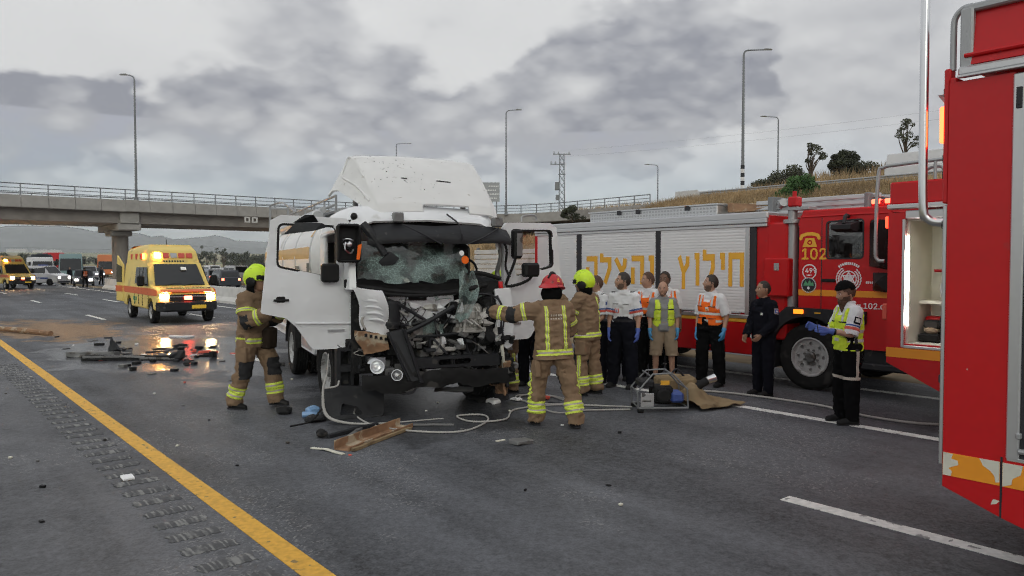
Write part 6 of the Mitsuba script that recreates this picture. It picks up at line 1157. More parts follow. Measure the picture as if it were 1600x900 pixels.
        s.on_head(k + '__brim', loft([ri, ro, ro - [0, 0, .008], ri - [0, 0, .012]], cap=False), 'red_helmet', 30)
        s.on_head(k + '__ridge', tube([[.115, 0, .12], [.04, 0, .178], [-.05, 0, .178], [-.12, 0, .11]], [.010, .016, .016, .010], 8, 4), 'black')
        for a in (.75, 1.3, 2.1, -.75, -1.3, -2.1): s.on_head(k + '__tape', slab(np.array([[.117 * math.cos(a + b) * c_, .103 * math.sin(a + b) * c_, h] for b, h, c_ in ((-.16, .075, 1.06), (.16, .075, 1.06), (.0, .122, .88))]), .006), 'amber_paint')
        nk = trimesh.Trimesh(np.stack([x * .108, y * .108, z * .10 - .04], 1), _ico.faces[((z < .8) & (z > -.8) & (x < .25))[_ico.faces].all(1)]); s.on_head(k + '__neck_cover', solid(nk, .006, -.004), 'cloth_black')
        s.on_head(k + '__visor', hull([[.13, y_, z_] for y_ in (-.08, .08) for z_ in (.06, .10)] + [[.16, y_, .05] for y_ in (-.05, .05)]), 'black')
    def turnout(s, seed=1, brace=(), shin=''):
        """tan firefighter jacket and trousers with lime and silver bands"""
        s.trousers('cloth_tan', 1.0, .024, 1.03, .050, seed, flare=1.2); s.top('cloth_tan', 1.0, .11, .038, 1.16, .040, seed + 7, 'jacket', True, 1.05)
        def pair(fn, a, b):
            w = b - a; fn(a, a + w * .36, 'lime_tape'); fn(a + w * .36, a + w * .64, 'silver_dull'); fn(a + w * .64, b, 'lime_tape')
        pair(lambda a, b, m: s.hoop(s.shirt, a, b, m, 'jacket__reflective_band', .006, .30), -.085, -.015)
        for n in 'LR':
            pair(lambda a, b, m: s.limb_band(s.shirt, 'el' + n, 'wr' + n, a, b, m, 'jacket__sleeve_band', .006, .11), .50, .72)
            pair(lambda a, b, m: s.limb_band(s.shirt, 'sh' + n, 'el' + n, a, b, m, 'jacket__sleeve_band', .006, .12), .48, .64)
            pair(lambda a, b, m: s.limb_band(s.pants, 'kn' + n, 'an' + n, a, b, m, 'trousers__ankle_band', .006, .15), .50, .66); pair(lambda a, b, m: s.limb_band(s.pants, 'kn' + n, 'an' + n, a, b, m, 'trousers__ankle_band', .006, .15), .67, .83)
            for c in (.10,):
                sg = 1 if n == 'L' else -1
                for a, b, m in () if n not in brace else ((.088, .104, 'lime_tape'), (.104, .114, 'silver_dull'), (.114, .130, 'lime_tape')):
                    lo, hi = (a, b) if sg > 0 else (-b, -a)
                    s.patch(s.shirt, [(s.P(0, lo, 0), s.lat), (s.P(0, hi, 0), -s.lat), (s.P(0, 0, -.02), s.up), (s.P(0, 0, .50), -s.up)], m, 'jacket__brace_band', .006)
                kn = s.j['kn' + n]; an = s.j['an' + n]; d = uv(an - kn); lw = np.cross(d, [1, 0, 0]); lw = uv(np.array([0, sg, 0]))
                for a, b, m in () if n not in shin else ((-.055, -.038, 'lime_tape'), (-.038, -.026, 'silver_dull'), (-.026, -.008, 'lime_tape')):
                    g = cut(s.pants, [(kn + np.array([a * s.k, 0, 0]), [1, 0, 0]), (kn + np.array([b * s.k, 0, 0]), [-1, 0, 0]), (kn - d * .13 * s.k, d), (kn + d * .20 * s.k, -d)]); tc = np.asarray(g.triangles_center); g = trimesh.Trimesh(g.vertices, g.faces); g.update_faces(((tc - kn) @ lw > 0.02) & (np.linalg.norm(tc - kn, axis=1) < .3))
                    if len(g.faces): s.t.add('trousers__side_band', solid(trimesh.Trimesh(g.vertices, g.faces), .006, 0), m, 50)
            kn = s.j['kn' + n]; s._near(cut(s.pants, [(kn + [.02 * s.k, 0, 0], [1, 0, 0]), (kn - [0, 0, .10 * s.k], [0, 0, 1]), (kn + [0, 0, .12 * s.k], [0, 0, -1])]), kn, uv(np.array([0, 0, 1.0])), .16, 'pad_black', 'trousers__knee_pad', .010)
            s.limb_band(s.shirt, 'el' + n, 'wr' + n, -.22, .22, 'pad_black', 'jacket__elbow_pad', .004, .10)
            h_ = s.j['hip' + n] + np.array([.0, (1 if n == 'L' else -1) * .118 * s.k, -.20 * s.k]); s.t.add('trousers__pocket', s.fold(trimesh.Trimesh(*[getattr(rhull([h_ + np.array([x_, y_, z_]) for x_ in (-.07, .07) for y_ in (-.02, .02) for z_ in (-.10, .07)], .02), q) for q in ('vertices', 'faces')]), .008, 3), 'cloth_tan', 40)
        s.shoes('black_rough', .25)
    def vest(s, m, tape, top=.50, bottom=.03, open_front=False, off=.014, pockets=True, seed=4):
        pl = [(s.P(0, 0, bottom), s.up), (s.P(0, .235, 0), -s.lat), (s.P(0, -.235, 0), s.lat), (s.P(0, 0, top), -s.up)]
        g = cut(s.shirt, pl); tc = np.asarray(g.triangles_center); rel = tc - s.P(0, 0, 0); v = rel @ s.lat / s.k; w = rel @ s.up / s.k; u = rel @ s.fwd / s.k
        kill = (np.abs(v) > .158) & (w > .30) | (np.abs(v) > .20) & (w > .21)
        kill |= (w > .36) & (np.abs(v) < .055 + .25 * (w - .36)) & (u > 0) & (w > .40 if not open_front else w > 0) | ((w > .47) & (np.abs(v) < .06))
        if open_front: kill |= (np.abs(v) < .062) & (u > 0)
        for n in 'LR':
            E_, S_ = s.j['el' + n], s.j['sh' + n]; d = uv(E_ - S_); a_ = (tc - S_) @ d; r_ = np.linalg.norm(tc - S_ - np.outer(a_, d), axis=1); kill |= (a_ > .03) & (r_ < .085) & (np.abs(v) > .165)
        g = trimesh.Trimesh(g.vertices, g.faces); g.update_faces(~kill); g = trimesh.Trimesh(g.vertices, g.faces); g.remove_unreferenced_vertices(); s.vmesh = g
        k = s.t.add('vest', solid(g, off, .002), m, 50)
        vv = trimesh.Trimesh(np.asarray(g.vertices) + np.asarray(g.vertex_normals) * off, g.faces)
        for a, b in ((.085, .125), (.20, .24)):
            q = cut(vv, [(s.P(0, 0, a), s.up), (s.P(0, 0, b), -s.up)])
            if len(q.faces): s.t.add(k + '__reflective_band', solid(q, .003, 0), tape, 50)
        for sg in (-1, 1):
            q = cut(vv, [(s.P(0, sg * .105 - .018, 0), s.lat), (s.P(0, sg * .105 + .018, 0), -s.lat), (s.P(0, 0, .28), s.up)])
            for c in (trimesh.Trimesh(q.vertices, q.faces, process=True).split(only_watertight=False) if len(q.faces) else ()):
                if len(c.faces) > 6: s.t.add(k + '__shoulder_band', solid(c, .003, 0), tape, 50)
            e = cut(vv, [(s.P(0, sg * .062 - .006, 0), s.lat), (s.P(0, sg * .062 + .006, 0), -s.lat), (s.P(0, 0, .0), s.fwd)])
            if open_front and len(e.faces): s.t.add(k + '__edge', solid(e, .005, 0), 'ink', 50)
        if pockets:
            for sg, z0, z1 in ((1, .04, .15), (-1, .04, .15), (1, .26, .34), (-1, .26, .34)):
                q = cut(vv, [(s.P(0, sg * .11 - .05, 0), s.lat), (s.P(0, sg * .11 + .05, 0), -s.lat), (s.P(0, 0, z0), s.up), (s.P(0, 0, z1), -s.up), (s.P(.03, 0, 0), s.fwd)])
                if len(q.faces): s.t.add(k + '__pocket', solid(q, .014, 0), m, 50); r = cut(q, [(s.P(0, 0, z1 - .012), s.up)]); s.t.add(k + '__pocket_edge', solid(r, .017, 0), 'ink', 50) if len(r.faces) else None
        return k
    def badge(s, mesh, u, v, w, r, m, part, dirv, off=.006):
        """small round mark on cloth near a place, on the side that dirv points to"""
        c = s.P(u, v, w); g = cut(mesh, [(c - s.lat * r if abs(dirv @ s.lat) < .7 else c - s.fwd * r, s.lat if abs(dirv @ s.lat) < .7 else s.fwd), (c + s.lat * r if abs(dirv @ s.lat) < .7 else c + s.fwd * r, -s.lat if abs(dirv @ s.lat) < .7 else -s.fwd), (c - s.up * r, s.up), (c + s.up * r, -s.up), (s.P(0, 0, 0) + dirv * .03, dirv)])
        if len(g.faces): return s.t.add(part, solid(g, off, 0), m, 50)
    def arm_mark(s, n, f0, f1, m, part, half=.03, off=.006):
        a, b = s.j['sh' + n], s.j['el' + n]; d = uv(b - a); L = np.linalg.norm(b - a); o = s.lat * (1 if n == 'L' else -1); fw_ = uv(np.cross(d, o))
        g = cut(s.shirt, [(a + d * L * f0, d), (a + d * L * f1, -d), (a - fw_ * half, fw_), (a + fw_ * half, -fw_), (a + o * .02, o)]); s._near(g, a, d, .14, m, part, off)
# who stands where
TRM = mtx(-9.393, 5.789, 0, -15.16)
# firefighter at the near door
p = Person('firefighter in lime helmet holding the open white door at left', -10.13, 3.80, 28, 1.90, 'skin', lean=(.08, -.02, 1), head=(8, 4), armR=[(.35, -.30, -1), (.95, .35, .35)], armL=[(.5, .1, -1), (.9, -.2, .55)], legR=[(-.08, -.14, -1), (-.28, -.12, -1)], legL=[(.46, .10, -1), (.12, .02, -1)])
p.turnout(3); p.jet_helmet(); [p.glove(n, 'pad_black', .010, .06) for n in 'LR']; p.t.add('tool_pouch', p.fold(trimesh.Trimesh(*[getattr(rhull([p.P(x_, y_, z_) for x_ in (.14, .22) for y_ in (.02, .13) for z_ in (-.12, .07)], .045), q) for q in ('vertices', 'faces')]), .02, 4), 'pouch', 60)
# firefighter with red helmet, seen from behind
p = Person('firefighter in red brimmed helmet seen from behind, left arm stretched to the truck', -6.60, 6.17, 154, 1.80, 'skin_dark', lean=(.10, .02, 1), head=(-40, 12), armL=[(.35, 1, -.22), (.75, .75, .10)], armR=[(.45, -.35, -1), (.9, .15, -.2)], legL=[(.26, .18, -1), (.02, .04, -1)], legR=[(-.16, -.24, -1), (-.30, -.08, -1)])
p.turnout(5, 'LR', 'LR'); p.brim_helmet(); [p.glove(n, 'pad_black', .010, .07) for n in 'LR']
for i in range(5):
    for w0 in (.375, .335):
        p.patch(p.shirt, [(p.P(0, -.075 + .03 * i, 0), p.lat), (p.P(0, -.058 + .03 * i, 0), -p.lat), (p.P(0, 0, w0), p.up), (p.P(0, 0, w0 + .022), -p.up), (p.P(-.02, 0, 0), -p.fwd)], 'silver_dull', 'jacket__back_lettering', .003)
# firefighter with lime helmet beside him
p = Person('firefighter in lime helmet behind the red helmet, glove raised to his face', -7.85, 8.05, 196, 1.80, 'skin_tan', lean=(.06, 0, 1), head=(12, 6), armL=[(.75, .25, -1), (.45, .05, 1)], armR=[(.5, -.3, -1), (.95, .1, .35)], legL=[(.12, .08, -1), (-.08, 0, -1)], legR=[(-.05, -.12, -1), (-.12, -.04, -1)])
p.turnout(8, 'R', 'LR'); p.jet_helmet(); [p.glove(n, 'pad_black', .010, .07) for n in 'LR']
p.t.add('strap', tube([p.P(.12, .10, .0), p.P(.16, .14, -.12), p.P(.10, .19, -.25)], .008, 6), 'black'); p.t.add('radio', bx(*sum([[a - b, a + b] for a, b in zip(p.P(.10, .19, -.28), (.03, .02, .05))], []), .008), 'black')
# firefighter leaning into the cab from the far side
q_ = TRM @ np.array([.12, 1.62, 0, 1]); p = Person('firefighter in lime helmet leaning into the cab from its far side', q_[0], q_[1], -112, 1.80, 'skin', lean=(.22, 0, 1), head=(10, 4), armL=[(.9, .2, -.4), (.9, 0, .1)], armR=[(.9, -.2, -.5), (.9, .1, .1)], legL=[(.05, .10, -1), (-.12, .04, -1)], legR=[(-.10, -.12, -1), (-.15, -.04, -1)])
p.turnout(11, '', 'L'); p.jet_helmet(); [p.glove(n, 'pad_black', .010, .06) for n in 'LR']
def medic(label, x, y, yaw, H, skin, head=(0, 0), seed=1, hair='hair', gloves='glove_blue', stubble=False, **kw):
    p = Person(label, x, y, yaw, H, skin, head=head, **kw); p.trousers('cloth_navy', 1.0, .036, .96, .026, seed); p.top('cloth_white', .48, -.07, .014, 1.0, .018, seed + 3); p.shoes('black_rough'); p.hair(hair); p.brows(hair); p.mouth()
    if gloves: [p.glove(n, gloves, .005, .04) for n in 'LR']
    for n in 'LR':
        p.limb_band(p.shirt, 'sh' + n, 'el' + n, .62, .70, 'blue_mark', 'shirt__sleeve_band'); p.limb_band(p.shirt, 'sh' + n, 'el' + n, .72, .83, 'red_mark', 'shirt__sleeve_band'); p.arm_mark(n, .25, .42, 'blue_mark', 'shirt__sleeve_patch', .022)
        sg = 1 if n == 'L' else -1; p.patch(p.shirt, [(p.P(0, sg * .15 - .03, 0), p.lat), (p.P(0, sg * .15 + .03, 0), -p.lat), (p.P(0, 0, .46), p.up), (p.P(-.02, 0, 0), p.fwd), (p.P(.03, 0, 0), -p.fwd)], 'cloth_navy', 'shirt__epaulette', .008)
    for sg in (-1, 1): p.badge(p.shirt, .1, sg * .08, .31, .045, 'cloth_white', 'shirt__pocket', p.fwd, .006); p.patch(p.shirt, [(p.P(0, sg * .08 - .045, 0), p.lat), (p.P(0, sg * .08 + .045, 0), -p.lat), (p.P(0, 0, .35), p.up), (p.P(0, 0, .362), -p.up), (p.P(.03, 0, 0), p.fwd)], 'cloth_grey', 'shirt__pocket_flap', .010)
    p.patch(p.pants, [(p.P(0, 0, .085), p.up), (p.P(0, 0, .125), -p.up)], 'ink', 'belt', .006)
    return p
medic('medic in white shirt half hidden behind the lime helmeted firefighter', -8.54, 9.0, -100, 1.76, 'skin', (-20, 4), 21, 'hair_brown', armL=[(.2, .22, -1), (.7, -.1, -.6)])
m_ = medic('dark haired medic in white shirt and blue gloves looking left', -7.95, 8.97, -74, 1.82, 'skin', (-52, -4), 24, 'hair', legL=[(.04, .12, -1), (.0, .05, -1)], legR=[(.04, -.14, -1), (.0, -.05, -1)], armL=[(-.04, .20, -1), (.22, .06, -1)], armR=[(.06, -.13, -1), (.16, .02, -1)], lean=(.02, .03, 1), twist=8)
m_.beard('stubble', .003); m_.badge(m_.shirt, .1, -.07, .25, .034, 'red_mark', 'shirt__round_badge', m_.fwd, .007); m_.badge(m_.shirt, .1, -.07, .25, .022, 'cloth_white', 'shirt__round_badge', m_.fwd, .010); m_.badge(m_.shirt, .1, -.07, .25, .010, 'blue_mark', 'shirt__round_badge', m_.fwd, .013)
w_ = medic('medic wearing a white face mask behind the dark haired medic', -8.50, 9.55, -70, 1.72, 'skin', (-30, 0), 27, 'hair'); w_.shell(lambda v: (v[:, 0] > .03) & (v[:, 2] < -.012) & (v[:, 2] > -.105), .012, 'mask_white', 'face_mask', .0, 1, .002)
medic('bystander in dark trousers mostly hidden behind the far truck door', -9.05, 7.95, -60, 1.70, 'skin', (0, 0), 29)
def vested(label, x, y, yaw, H, skin, hairm, vest, tape, shirt, legs, head=(0, 0), seed=1, gloves=None, fat=1.0, open_front=False, **kw):
    p = Person(label, x, y, yaw, H, skin, head=head, fat=fat, **kw); p.trousers(*legs, seed=seed) if isinstance(legs, tuple) else p.trousers(legs, 1.0, .034, .96, .026, seed); p.top(shirt, .46, .02 if isinstance(legs, tuple) else -.07, .016, 1.0, .018, seed + 3); p.vest(vest, tape, open_front=open_front); p.shoes('black_rough'); p.brows(); p.mouth()
    if hairm: p.hair(hairm)
    if gloves: [p.glove(n, gloves, .005, .04) for n in 'LR']
    return p
vested('man in orange vest and white shirt behind the grey shirted man', -8.36, 10.1, -84, 1.81, 'skin', 'hair_brown', 'hi_orange', 'silver_tape', 'cloth_white', 'cloth_black', (-35, 0), 31)
vested('dark skinned man in orange vest standing behind the bald man', -8.36, 10.55, -40, 1.82, 'skin_dark', 'hair', 'hi_orange', 'silver_tape', 'cloth_white', 'cloth_black', (-35, 0), 33).beard('stubble', .005)
b_ = vested('bald man in open lime vest, grey shirt and khaki shorts', -8.02, 10.08, -46, 1.66, 'skin', None, 'hi_lime', 'lime_tape', 'cloth_grey', ('cloth_khaki', .56, .022, 1.08, .018), (-14, 2), 35, 'glove_cyan', 1.12, True, armL=[(-.02, .26, -1), (.35, .0, -1)], armR=[(.06, -.22, -1), (.30, -.02, -1)], lean=(-.02, -.02, 1), legL=[(.05, .12, -1), (.0, .03, -1)], legR=[(.0, -.10, -1), (-.02, -.02, -1)])
b_.beard('stubble', .001)
for n in 'LR':
    sg = 1 if n == 'L' else -1; h_ = b_.j['hip' + n] + np.array([.02, sg * .115, -.27]); b_.t.add('shorts_pocket', rhull([h_ + np.array([x_, y_, z_]) for x_ in (-.06, .06) for y_ in (-.012, .012) for z_ in (-.08, .06)], .015), 'cloth_khaki')
b_.t.add('waist_bag', rhull([b_.P(.13, y_, z_) for y_ in (-.08, .05) for z_ in (-.03, .06)], .035), 'cloth_grey')
o_ = vested('man in orange vest with blue gloves standing by the silver shutter', -7.16, 10.20, -80, 1.78, 'skin', 'hair', 'hi_orange', 'silver_tape', 'cloth_white', 'cloth_black', (-55, -6), 37, 'glove_cyan', 1.08, False, armL=[(-.06, .34, -1), (.30, -.06, -1)], armR=[(.04, -.20, -1), (.26, .02, -1)], legL=[(.0, .12, -1), (.0, .06, -1)], legR=[(.10, -.08, -1), (-.06, -.02, -1)], lean=(.0, .03, 1), twist=-10)
o_.beard('stubble', .005); o_.badge(o_.vmesh, .1, .02, .29, .036, 'white', 'vest__name_card', o_.fwd, .030); o_.badge(o_.vmesh, .1, .02, .285, .022, 'amber_paint', 'vest__name_card', o_.fwd, .033)
# police officer
c_ = Person('police officer in dark uniform with shoulder patch beside the truck mast', -6.10, 10.05, -108, 1.70, 'skin_tan', head=(-14, -4), armL=[(.10, .26, -1), (.75, -.35, -.75)], armR=[(.16, -.2, -1), (.7, .25, -.85)], legL=[(.02, .05, -1), (0, .01, -1)], legR=[(.05, -.05, -1), (-.02, -.01, -1)])
c_.trousers('cloth_navy', 1.0, .018, 1.0, .018, 41); c_.top('cloth_navy', 1.0, .08, .024, 1.0, .018, 43, 'jacket'); c_.shoes('black_rough', .12); c_.hair('hair', .003, amp=.001); c_.brows(); c_.mouth()
c_.arm_mark('L', .22, .52, 'car_silver', 'jacket__sleeve_patch', .036, .005); c_.arm_mark('L', .27, .47, 'blue_mark', 'jacket__sleeve_patch', .028, .008); c_.arm_mark('L', .33, .42, 'silver_tape', 'jacket__sleeve_patch', .014, .011)
c_.badge(c_.shirt, .1, .09, .33, .018, 'silver_tape', 'jacket__chest_badge', c_.fwd, .007); c_.t.add('holster', rhull([c_.P(x_, .16, z_) for x_ in (-.03, .03) for z_ in (-.16, -.02)], .03), 'black')
# bearded medic at right
r_ = Person('bearded medic in lime vest and dark cap writing at right', -4.36, 9.10, -126, 1.74, 'skin', head=(-4, 16), armL=[(.30, .14, -1), (1, -.25, .16)], armR=[(.35, -.12, -1), (1, .1, .25)], legL=[(.03, .07, -1), (-.02, .02, -1)], legR=[(.10, -.04, -1), (-.04, -.02, -1)], fat=1.04)
r_.trousers('cloth_black', 1.0, .024, 1.0, .02, 51); r_.top('cloth_white', .50, .02, .020, 1.04, .014, 53); r_.vest('hi_lime', 'silver_tape', bottom=-.02, off=.018); r_.shoes('black_rough'); r_.hair('hair_brown', .010); r_.beard('hair_brown', .016, .10); r_.brows('hair_brown')
[r_.glove(n, 'glove_blue', .005, .05) for n in 'LR']
r_.shell(lambda v: (v[:, 2] > .045) | ((v[:, 2] > .02) & (v[:, 0] < -.02)), .022, 'cloth_black', 'cap', .0, 1, .004)
r_.arm_mark('L', .25, .55, 'cloth_navy', 'shirt__sleeve_patch', .04, .006); r_.arm_mark('L', .31, .48, 'silver_tape', 'shirt__sleeve_patch', .026, .009); r_.limb_band(r_.shirt, 'shL', 'elL', .70, .82, 'red_mark', 'shirt__sleeve_band'); r_.limb_band(r_.shirt, 'shL', 'elL', .60, .66, 'blue_mark', 'shirt__sleeve_band')
for n in 'LR': r_.limb_band(r_.pants, 'hip' + n, 'kn' + n, .78, .86, 'silver_dull', 'trousers__knee_tape', .005, .17)
kn = r_.j['hipL']; g = cut(r_.pants, [(kn + [-.025, 0, 0], [1, 0, 0]), (kn + [.012, 0, 0], [-1, 0, 0]), (kn + [0, .04, 0], [0, 1, 0]), (kn + [0, 0, -.33], [0, 0, 1]), (kn + [0, 0, .0], [0, 0, -1])]); r_.t.add('trousers__side_stripe', solid(g, .005, 0), 'silver_dull', 50)
r_.patch(r_.vmesh, [(r_.P(-.01, 0, 0), r_.fwd), (r_.P(.02, 0, 0), -r_.fwd), (r_.P(0, .05, 0), r_.lat)], 'ink', 'vest__side_edge', .024)
r_.t.add('watch', lathe([(.034, -.015), (.038, -.01), (.038, .01), (.034, .015)], r_.j['wrL'] - uv(r_.j['wrL'] - r_.j['elL']) * .06, uv(r_.j['wrL'] - r_.j['elL']), 14), 'black')
hw = r_.j['wrL'] + uv(r_.j['wrL'] - r_.j['elL']) * .13; single('pen', cyl(*(np.array([[*(r_.t.M[:3, :3] @ (hw + d_) + r_.t.M[:3, 3])] for d_ in (np.array([0, 0, -.04]), np.array([.02, 0, .10]))])), .005, n=6), 'ink', "pen held in the bearded medic's blue glove", 'pen')
# seated driver in the rescue truck, far figures on the road
d_ = Person('crew member sitting in the cab of the rescue truck', -5.35, 11.62, 0, 1.74, 'skin', z=1.05, legL=[(1, .1, -.1), (.1, 0, -1)], legR=[(1, -.1, -.1), (.1, 0, -1)], armL=[(.4, .1, -1), (1, -.1, .1)], armR=[(.4, -.1, -1), (1, .1, .1)]); d_.trousers('cloth_navy', 1, .014, 1, .01, 61); d_.top('cloth_navy', .48, .0, .016, 1, .01, 63); d_.hair('hair')
for lab, px, t_, yaw, vest in (('figure in dark clothes standing beside the police wagon bonnet', 109, 74, 30, None), ('figure in orange vest standing in front of the bright headlights', 133, 64, -160, 'hi_orange'), ('figure in dark clothes walking by the end of the white barrier', 158.5, 72, 60, None)):
    x, y = at(px, t_); f_ = Person(lab, x, y, yaw, 1.70, 'skin', legL=[(.2, .05, -1), (0, 0, -1)], legR=[(-.15, -.05, -1), (-.2, 0, -1)]); f_.trousers('cloth_black', 1, .014, 1, .01, 71); f_.top('cloth_navy', 1.0, .06, .02, 1, .01, 73, 'jacket'); f_.hair('hair'); f_.shoes('black_rough')
    if vest: f_.vest(vest, 'silver_tape', pockets=False)
# ---------------------------------------------------------------- things on the ground
r8 = np.random.default_rng(88)
def at_z(P, z=.0): return [[x, y, z] for x, y in P]
pump = Thing('rescue_pump', 'portable hydraulic rescue pump in a tubular grey frame', 'pump', mtx(-6.42, 7.98, 0, 52))
tb = []
for s in (-1, 1): tb.append(tube([[-.33, s * .22, .06], [-.34, s * .22, .25], [-.33, s * .22, .29], [-.15, s * .20, .49], [-.11, s * .20, .51], [.10, s * .20, .52], [.15, s * .2, .50], [.31, s * .22, .33], [.33, s * .22, .28], [.34, s * .22, .06]], .012, 8, 2))
for x, z in ((-.32, .06), (.34, .06), (-.18, .5), (.12, .52), (.33, .32), (-.34, .28)): tb.append(cyl([x, -.22, z], [x, .22, z], .011, n=8))
tb += [cyl([-.32, s * .22, .06], [.34, s * .22, .06], .016, n=8) for s in (-1, 1)]
pump.add('frame', tb, 'galv_dark'); pump.add('engine', [bx(-.12, .16, -.15, .12, .10, .34, .03), bx(-.05, .1, -.17, -.14, .16, .30, .01), lathe([(.09, 0), (.10, .03), (.07, .05), (.01, .05)], [.02, -.17, .22], [0, -1, 0], 16)], 'black_rough')
pump.add('tank', bx(-.30, -.10, -.16, .16, .32, .42, .04), 'dark_plastic'); pump.add('label_plate', bx(-.02, .10, -.175, -.168, .36, .42, .003), 'amber_paint'); pump.add('tool_head', bx(.12, .30, -.18, .1, .12, .26, .03), 'blue_mark'); pump.add('valve', [cyl([-.28, -.2, .16], [-.16, -.2, .16], .04, n=10), cyl([-.28, -.24, .24], [-.2, -.18, .24], .025, n=8)], 'grey_metal'); pump.add('panel', bx(-.30, -.12, -.235, -.22, .08, .26, .01), 'alu')
for s in (-1, 1): pump.add('foot', [bx(x - .04, x + .04, s * .22 - .03, s * .22 + .03, .0, .05, .01) for x in (-.3, .32)][0], 'black')
tl = Thing('rescue_tool', 'hydraulic rescue tool with shiny end leaning on the canvas', 'tool', mtx(-6.30, 8.62, 0, 60))
tl.add('body', [cyl([-.25, 0, .10], [.18, 0, .34], .06, .055, 12)], 'black_rough'); tl.add('tip', cyl([.18, 0, .34], [.30, 0, .38], .05, .06, 12), 'chrome'); tl.add('handle', tube([[-.1, .06, .2], [.0, .14, .3], [.1, .06, .32]], .014, 6), 'ink')
bg = grid(lambda u, v: (-6.45 + .60 * u + .1 * (v - .5), 8.25 + .85 * v, .015 + .26 * np.exp(-((u - .25) / .22) ** 2 - ((v - .35) / .3) ** 2) + .18 * np.exp(-((u - .6) / .2) ** 2 - ((v - .2) / .2) ** 2)), 40, 40)
bv = np.asarray(bg.vertices); bv = bv + np.stack([.10 * (meshkit.fbm(bv * 3.0, 3, 1) - .5), .14 * (meshkit.fbm(bv * 3.0, 3, 2) - .5), .14 * np.abs(meshkit.fbm(bv * 4.5, 3, 3) - .35) * (bv[:, 2] > .02) + .05 * meshkit.noise(bv * 7, 4)], 1)
single('canvas_sheet', solid(TM(bv, bg.faces), .004, -.006), 'tarp', 'crumpled brown canvas sheet lying beside the pump', 'canvas', smooth=40)
cv = Thing('canvas_bag', 'dark brown canvas bag standing on the sheet behind the pump', 'bag', mtx(-6.60, 8.55, 0, 50)); cv.add('body', crumple(rhull([[x, y, z] for x in (-.22, .22) for y in (-.12, .12) for z in (.06, .34)], .06), .06, 4, 3), 'tarp', 40); cv.add('handle', tube([[-.1, -.1, .38], [0, -.12, .5], [.12, -.1, .38]], .015, 6), 'ink')
def hose(label, P, r=.014, m='hose_pale', name='hose', cat='hose', z=.02): return single(name, tube([[x, y, z if len(q) == 0 else q[0]] for x, y, *q in P], r, 8, 8), m, label, cat, smooth=40)
hose('pale hose running along the road past the fire trucks', [(-6.5, 7.72), (-6.9, 8.3), (-7.3, 9.1), (-6.6, 9.7), (-5.2, 9.85), (-4.3, 9.6), (-3.6, 9.75), (-2.9, 10.6), (-2.4, 11.5)], .016)
hose('pale hose running from the pump to the truck front', [(-6.7, 7.75), (-7.2, 7.35), (-7.5, 7.0), (-7.6, 6.4), (-7.2, 5.9), (-7.35, 5.5), (-7.75, 5.55), (-7.6, 5.85), (-7.25, 5.65), (-7.0, 5.1), (-7.3, 4.7), (-7.9, 4.45), (-8.6, 4.55), (-9.0, 4.75)], .011)
hose('second pale hose looping behind the red helmeted firefighter', [(-6.6, 7.6), (-6.95, 7.1), (-7.05, 6.7), (-7.5, 6.75), (-8.2, 7.0), (-8.35, 7.3), (-8.0, 7.5), (-7.5, 7.35), (-7.6, 7.0), (-8.1, 6.9), (-8.4, 7.15), (-8.1, 7.45), (-7.7, 7.4)], .011)
hose('thin dark cable from the pump frame', [(-6.6, 7.65), (-6.9, 7.35), (-7.0, 7.1), (-7.3, 7.25), (-7.7, 7.1)], .008, 'ink', 'cable', 'cable')
# bumper part, boards and scraps in front of the truck
M_ = mtx(-8.50, 4.60, 0, -15)
cvr = Thing('bumper_cover', 'torn grey bumper corner with an opening, lying before the wreck', 'bumper', M_)
cg = pan_x(rnd([(-.52, .02), (.28, .0), (.30, .36), (-.30, .42), (-.46, .40)], .03).difference(rnd([(-.30, .06), (.02, .05), (-.06, .15), (-.25, .19)], .02)), 0, .02); cg = crumple(cg, .05, 4, 5); v = np.asarray(cg.vertices).copy(); v[:, 0] += -.35 * v[:, 2] + .25 * np.clip(v[:, 1] + .3, -1, 0) ** 2 * 6 * -.6; cvr.add('skin', TM(v, cg.faces), 'dark_plastic', 30)
cvr.add('white_edge', [tube([[.04, -.44, .86], [.06, -.47, .6], [.08, -.52, .42], [.14, -.50, .12], [.32, -.30, .03], [.5, .1, .02], [.55, .9, .02]], [.007, .009, .014, .022, .015, .010, .007], 8, 6), tube([[.02, -.50, .42], [.02, -.34, .44], [-.02, -.30, .5]], .012, 6)], 'hose_pale'); cvr.add('black_strip', tube([[.1, -.52, .2], [.2, -.7, .06], [.3, -.95, .04]], .012, 6), 'black')
def plank(name, label, cat, P, w, h, m, seed=0, up=0.0):
    A, B = np.array([*P[0], 0]), np.array([*P[1], 0]); d = B - A; L = np.linalg.norm(d); g = bx(0, L, -w / 2, w / 2, .004, h, .006); g = crumple(g, .02, 5, seed); return single(name, g, m, label, cat, M=mtx(A[0], A[1], up, math.degrees(math.atan2(d[1], d[0]))))
gu = Thing('rusty_channel', 'long rusty metal channel lying before the wreck', 'metal channel', mtx(-7.15, 3.62, 0, 116)); gp_ = Polygon([(-.10, 0), (.10, 0), (.10, .10), (.085, .10), (.085, .015), (-.085, .015), (-.085, .05), (-.10, .05)])
gu.add('channel', crumple(pan_x(gp_, 0, 1.25), .03, 4, 3), 'rust', 25); gu.add('edge_board', crumple(bx(.0, 1.15, -.15, -.11, .0, .035, .004), .025, 4, 6), 'tarp', 25)
plank('flat_strip', 'flat pale metal strip beside the rusty channel', 'metal strip', ((-7.45, 3.42), (-6.98, 3.55)), .05, .015, 'cream', 2)
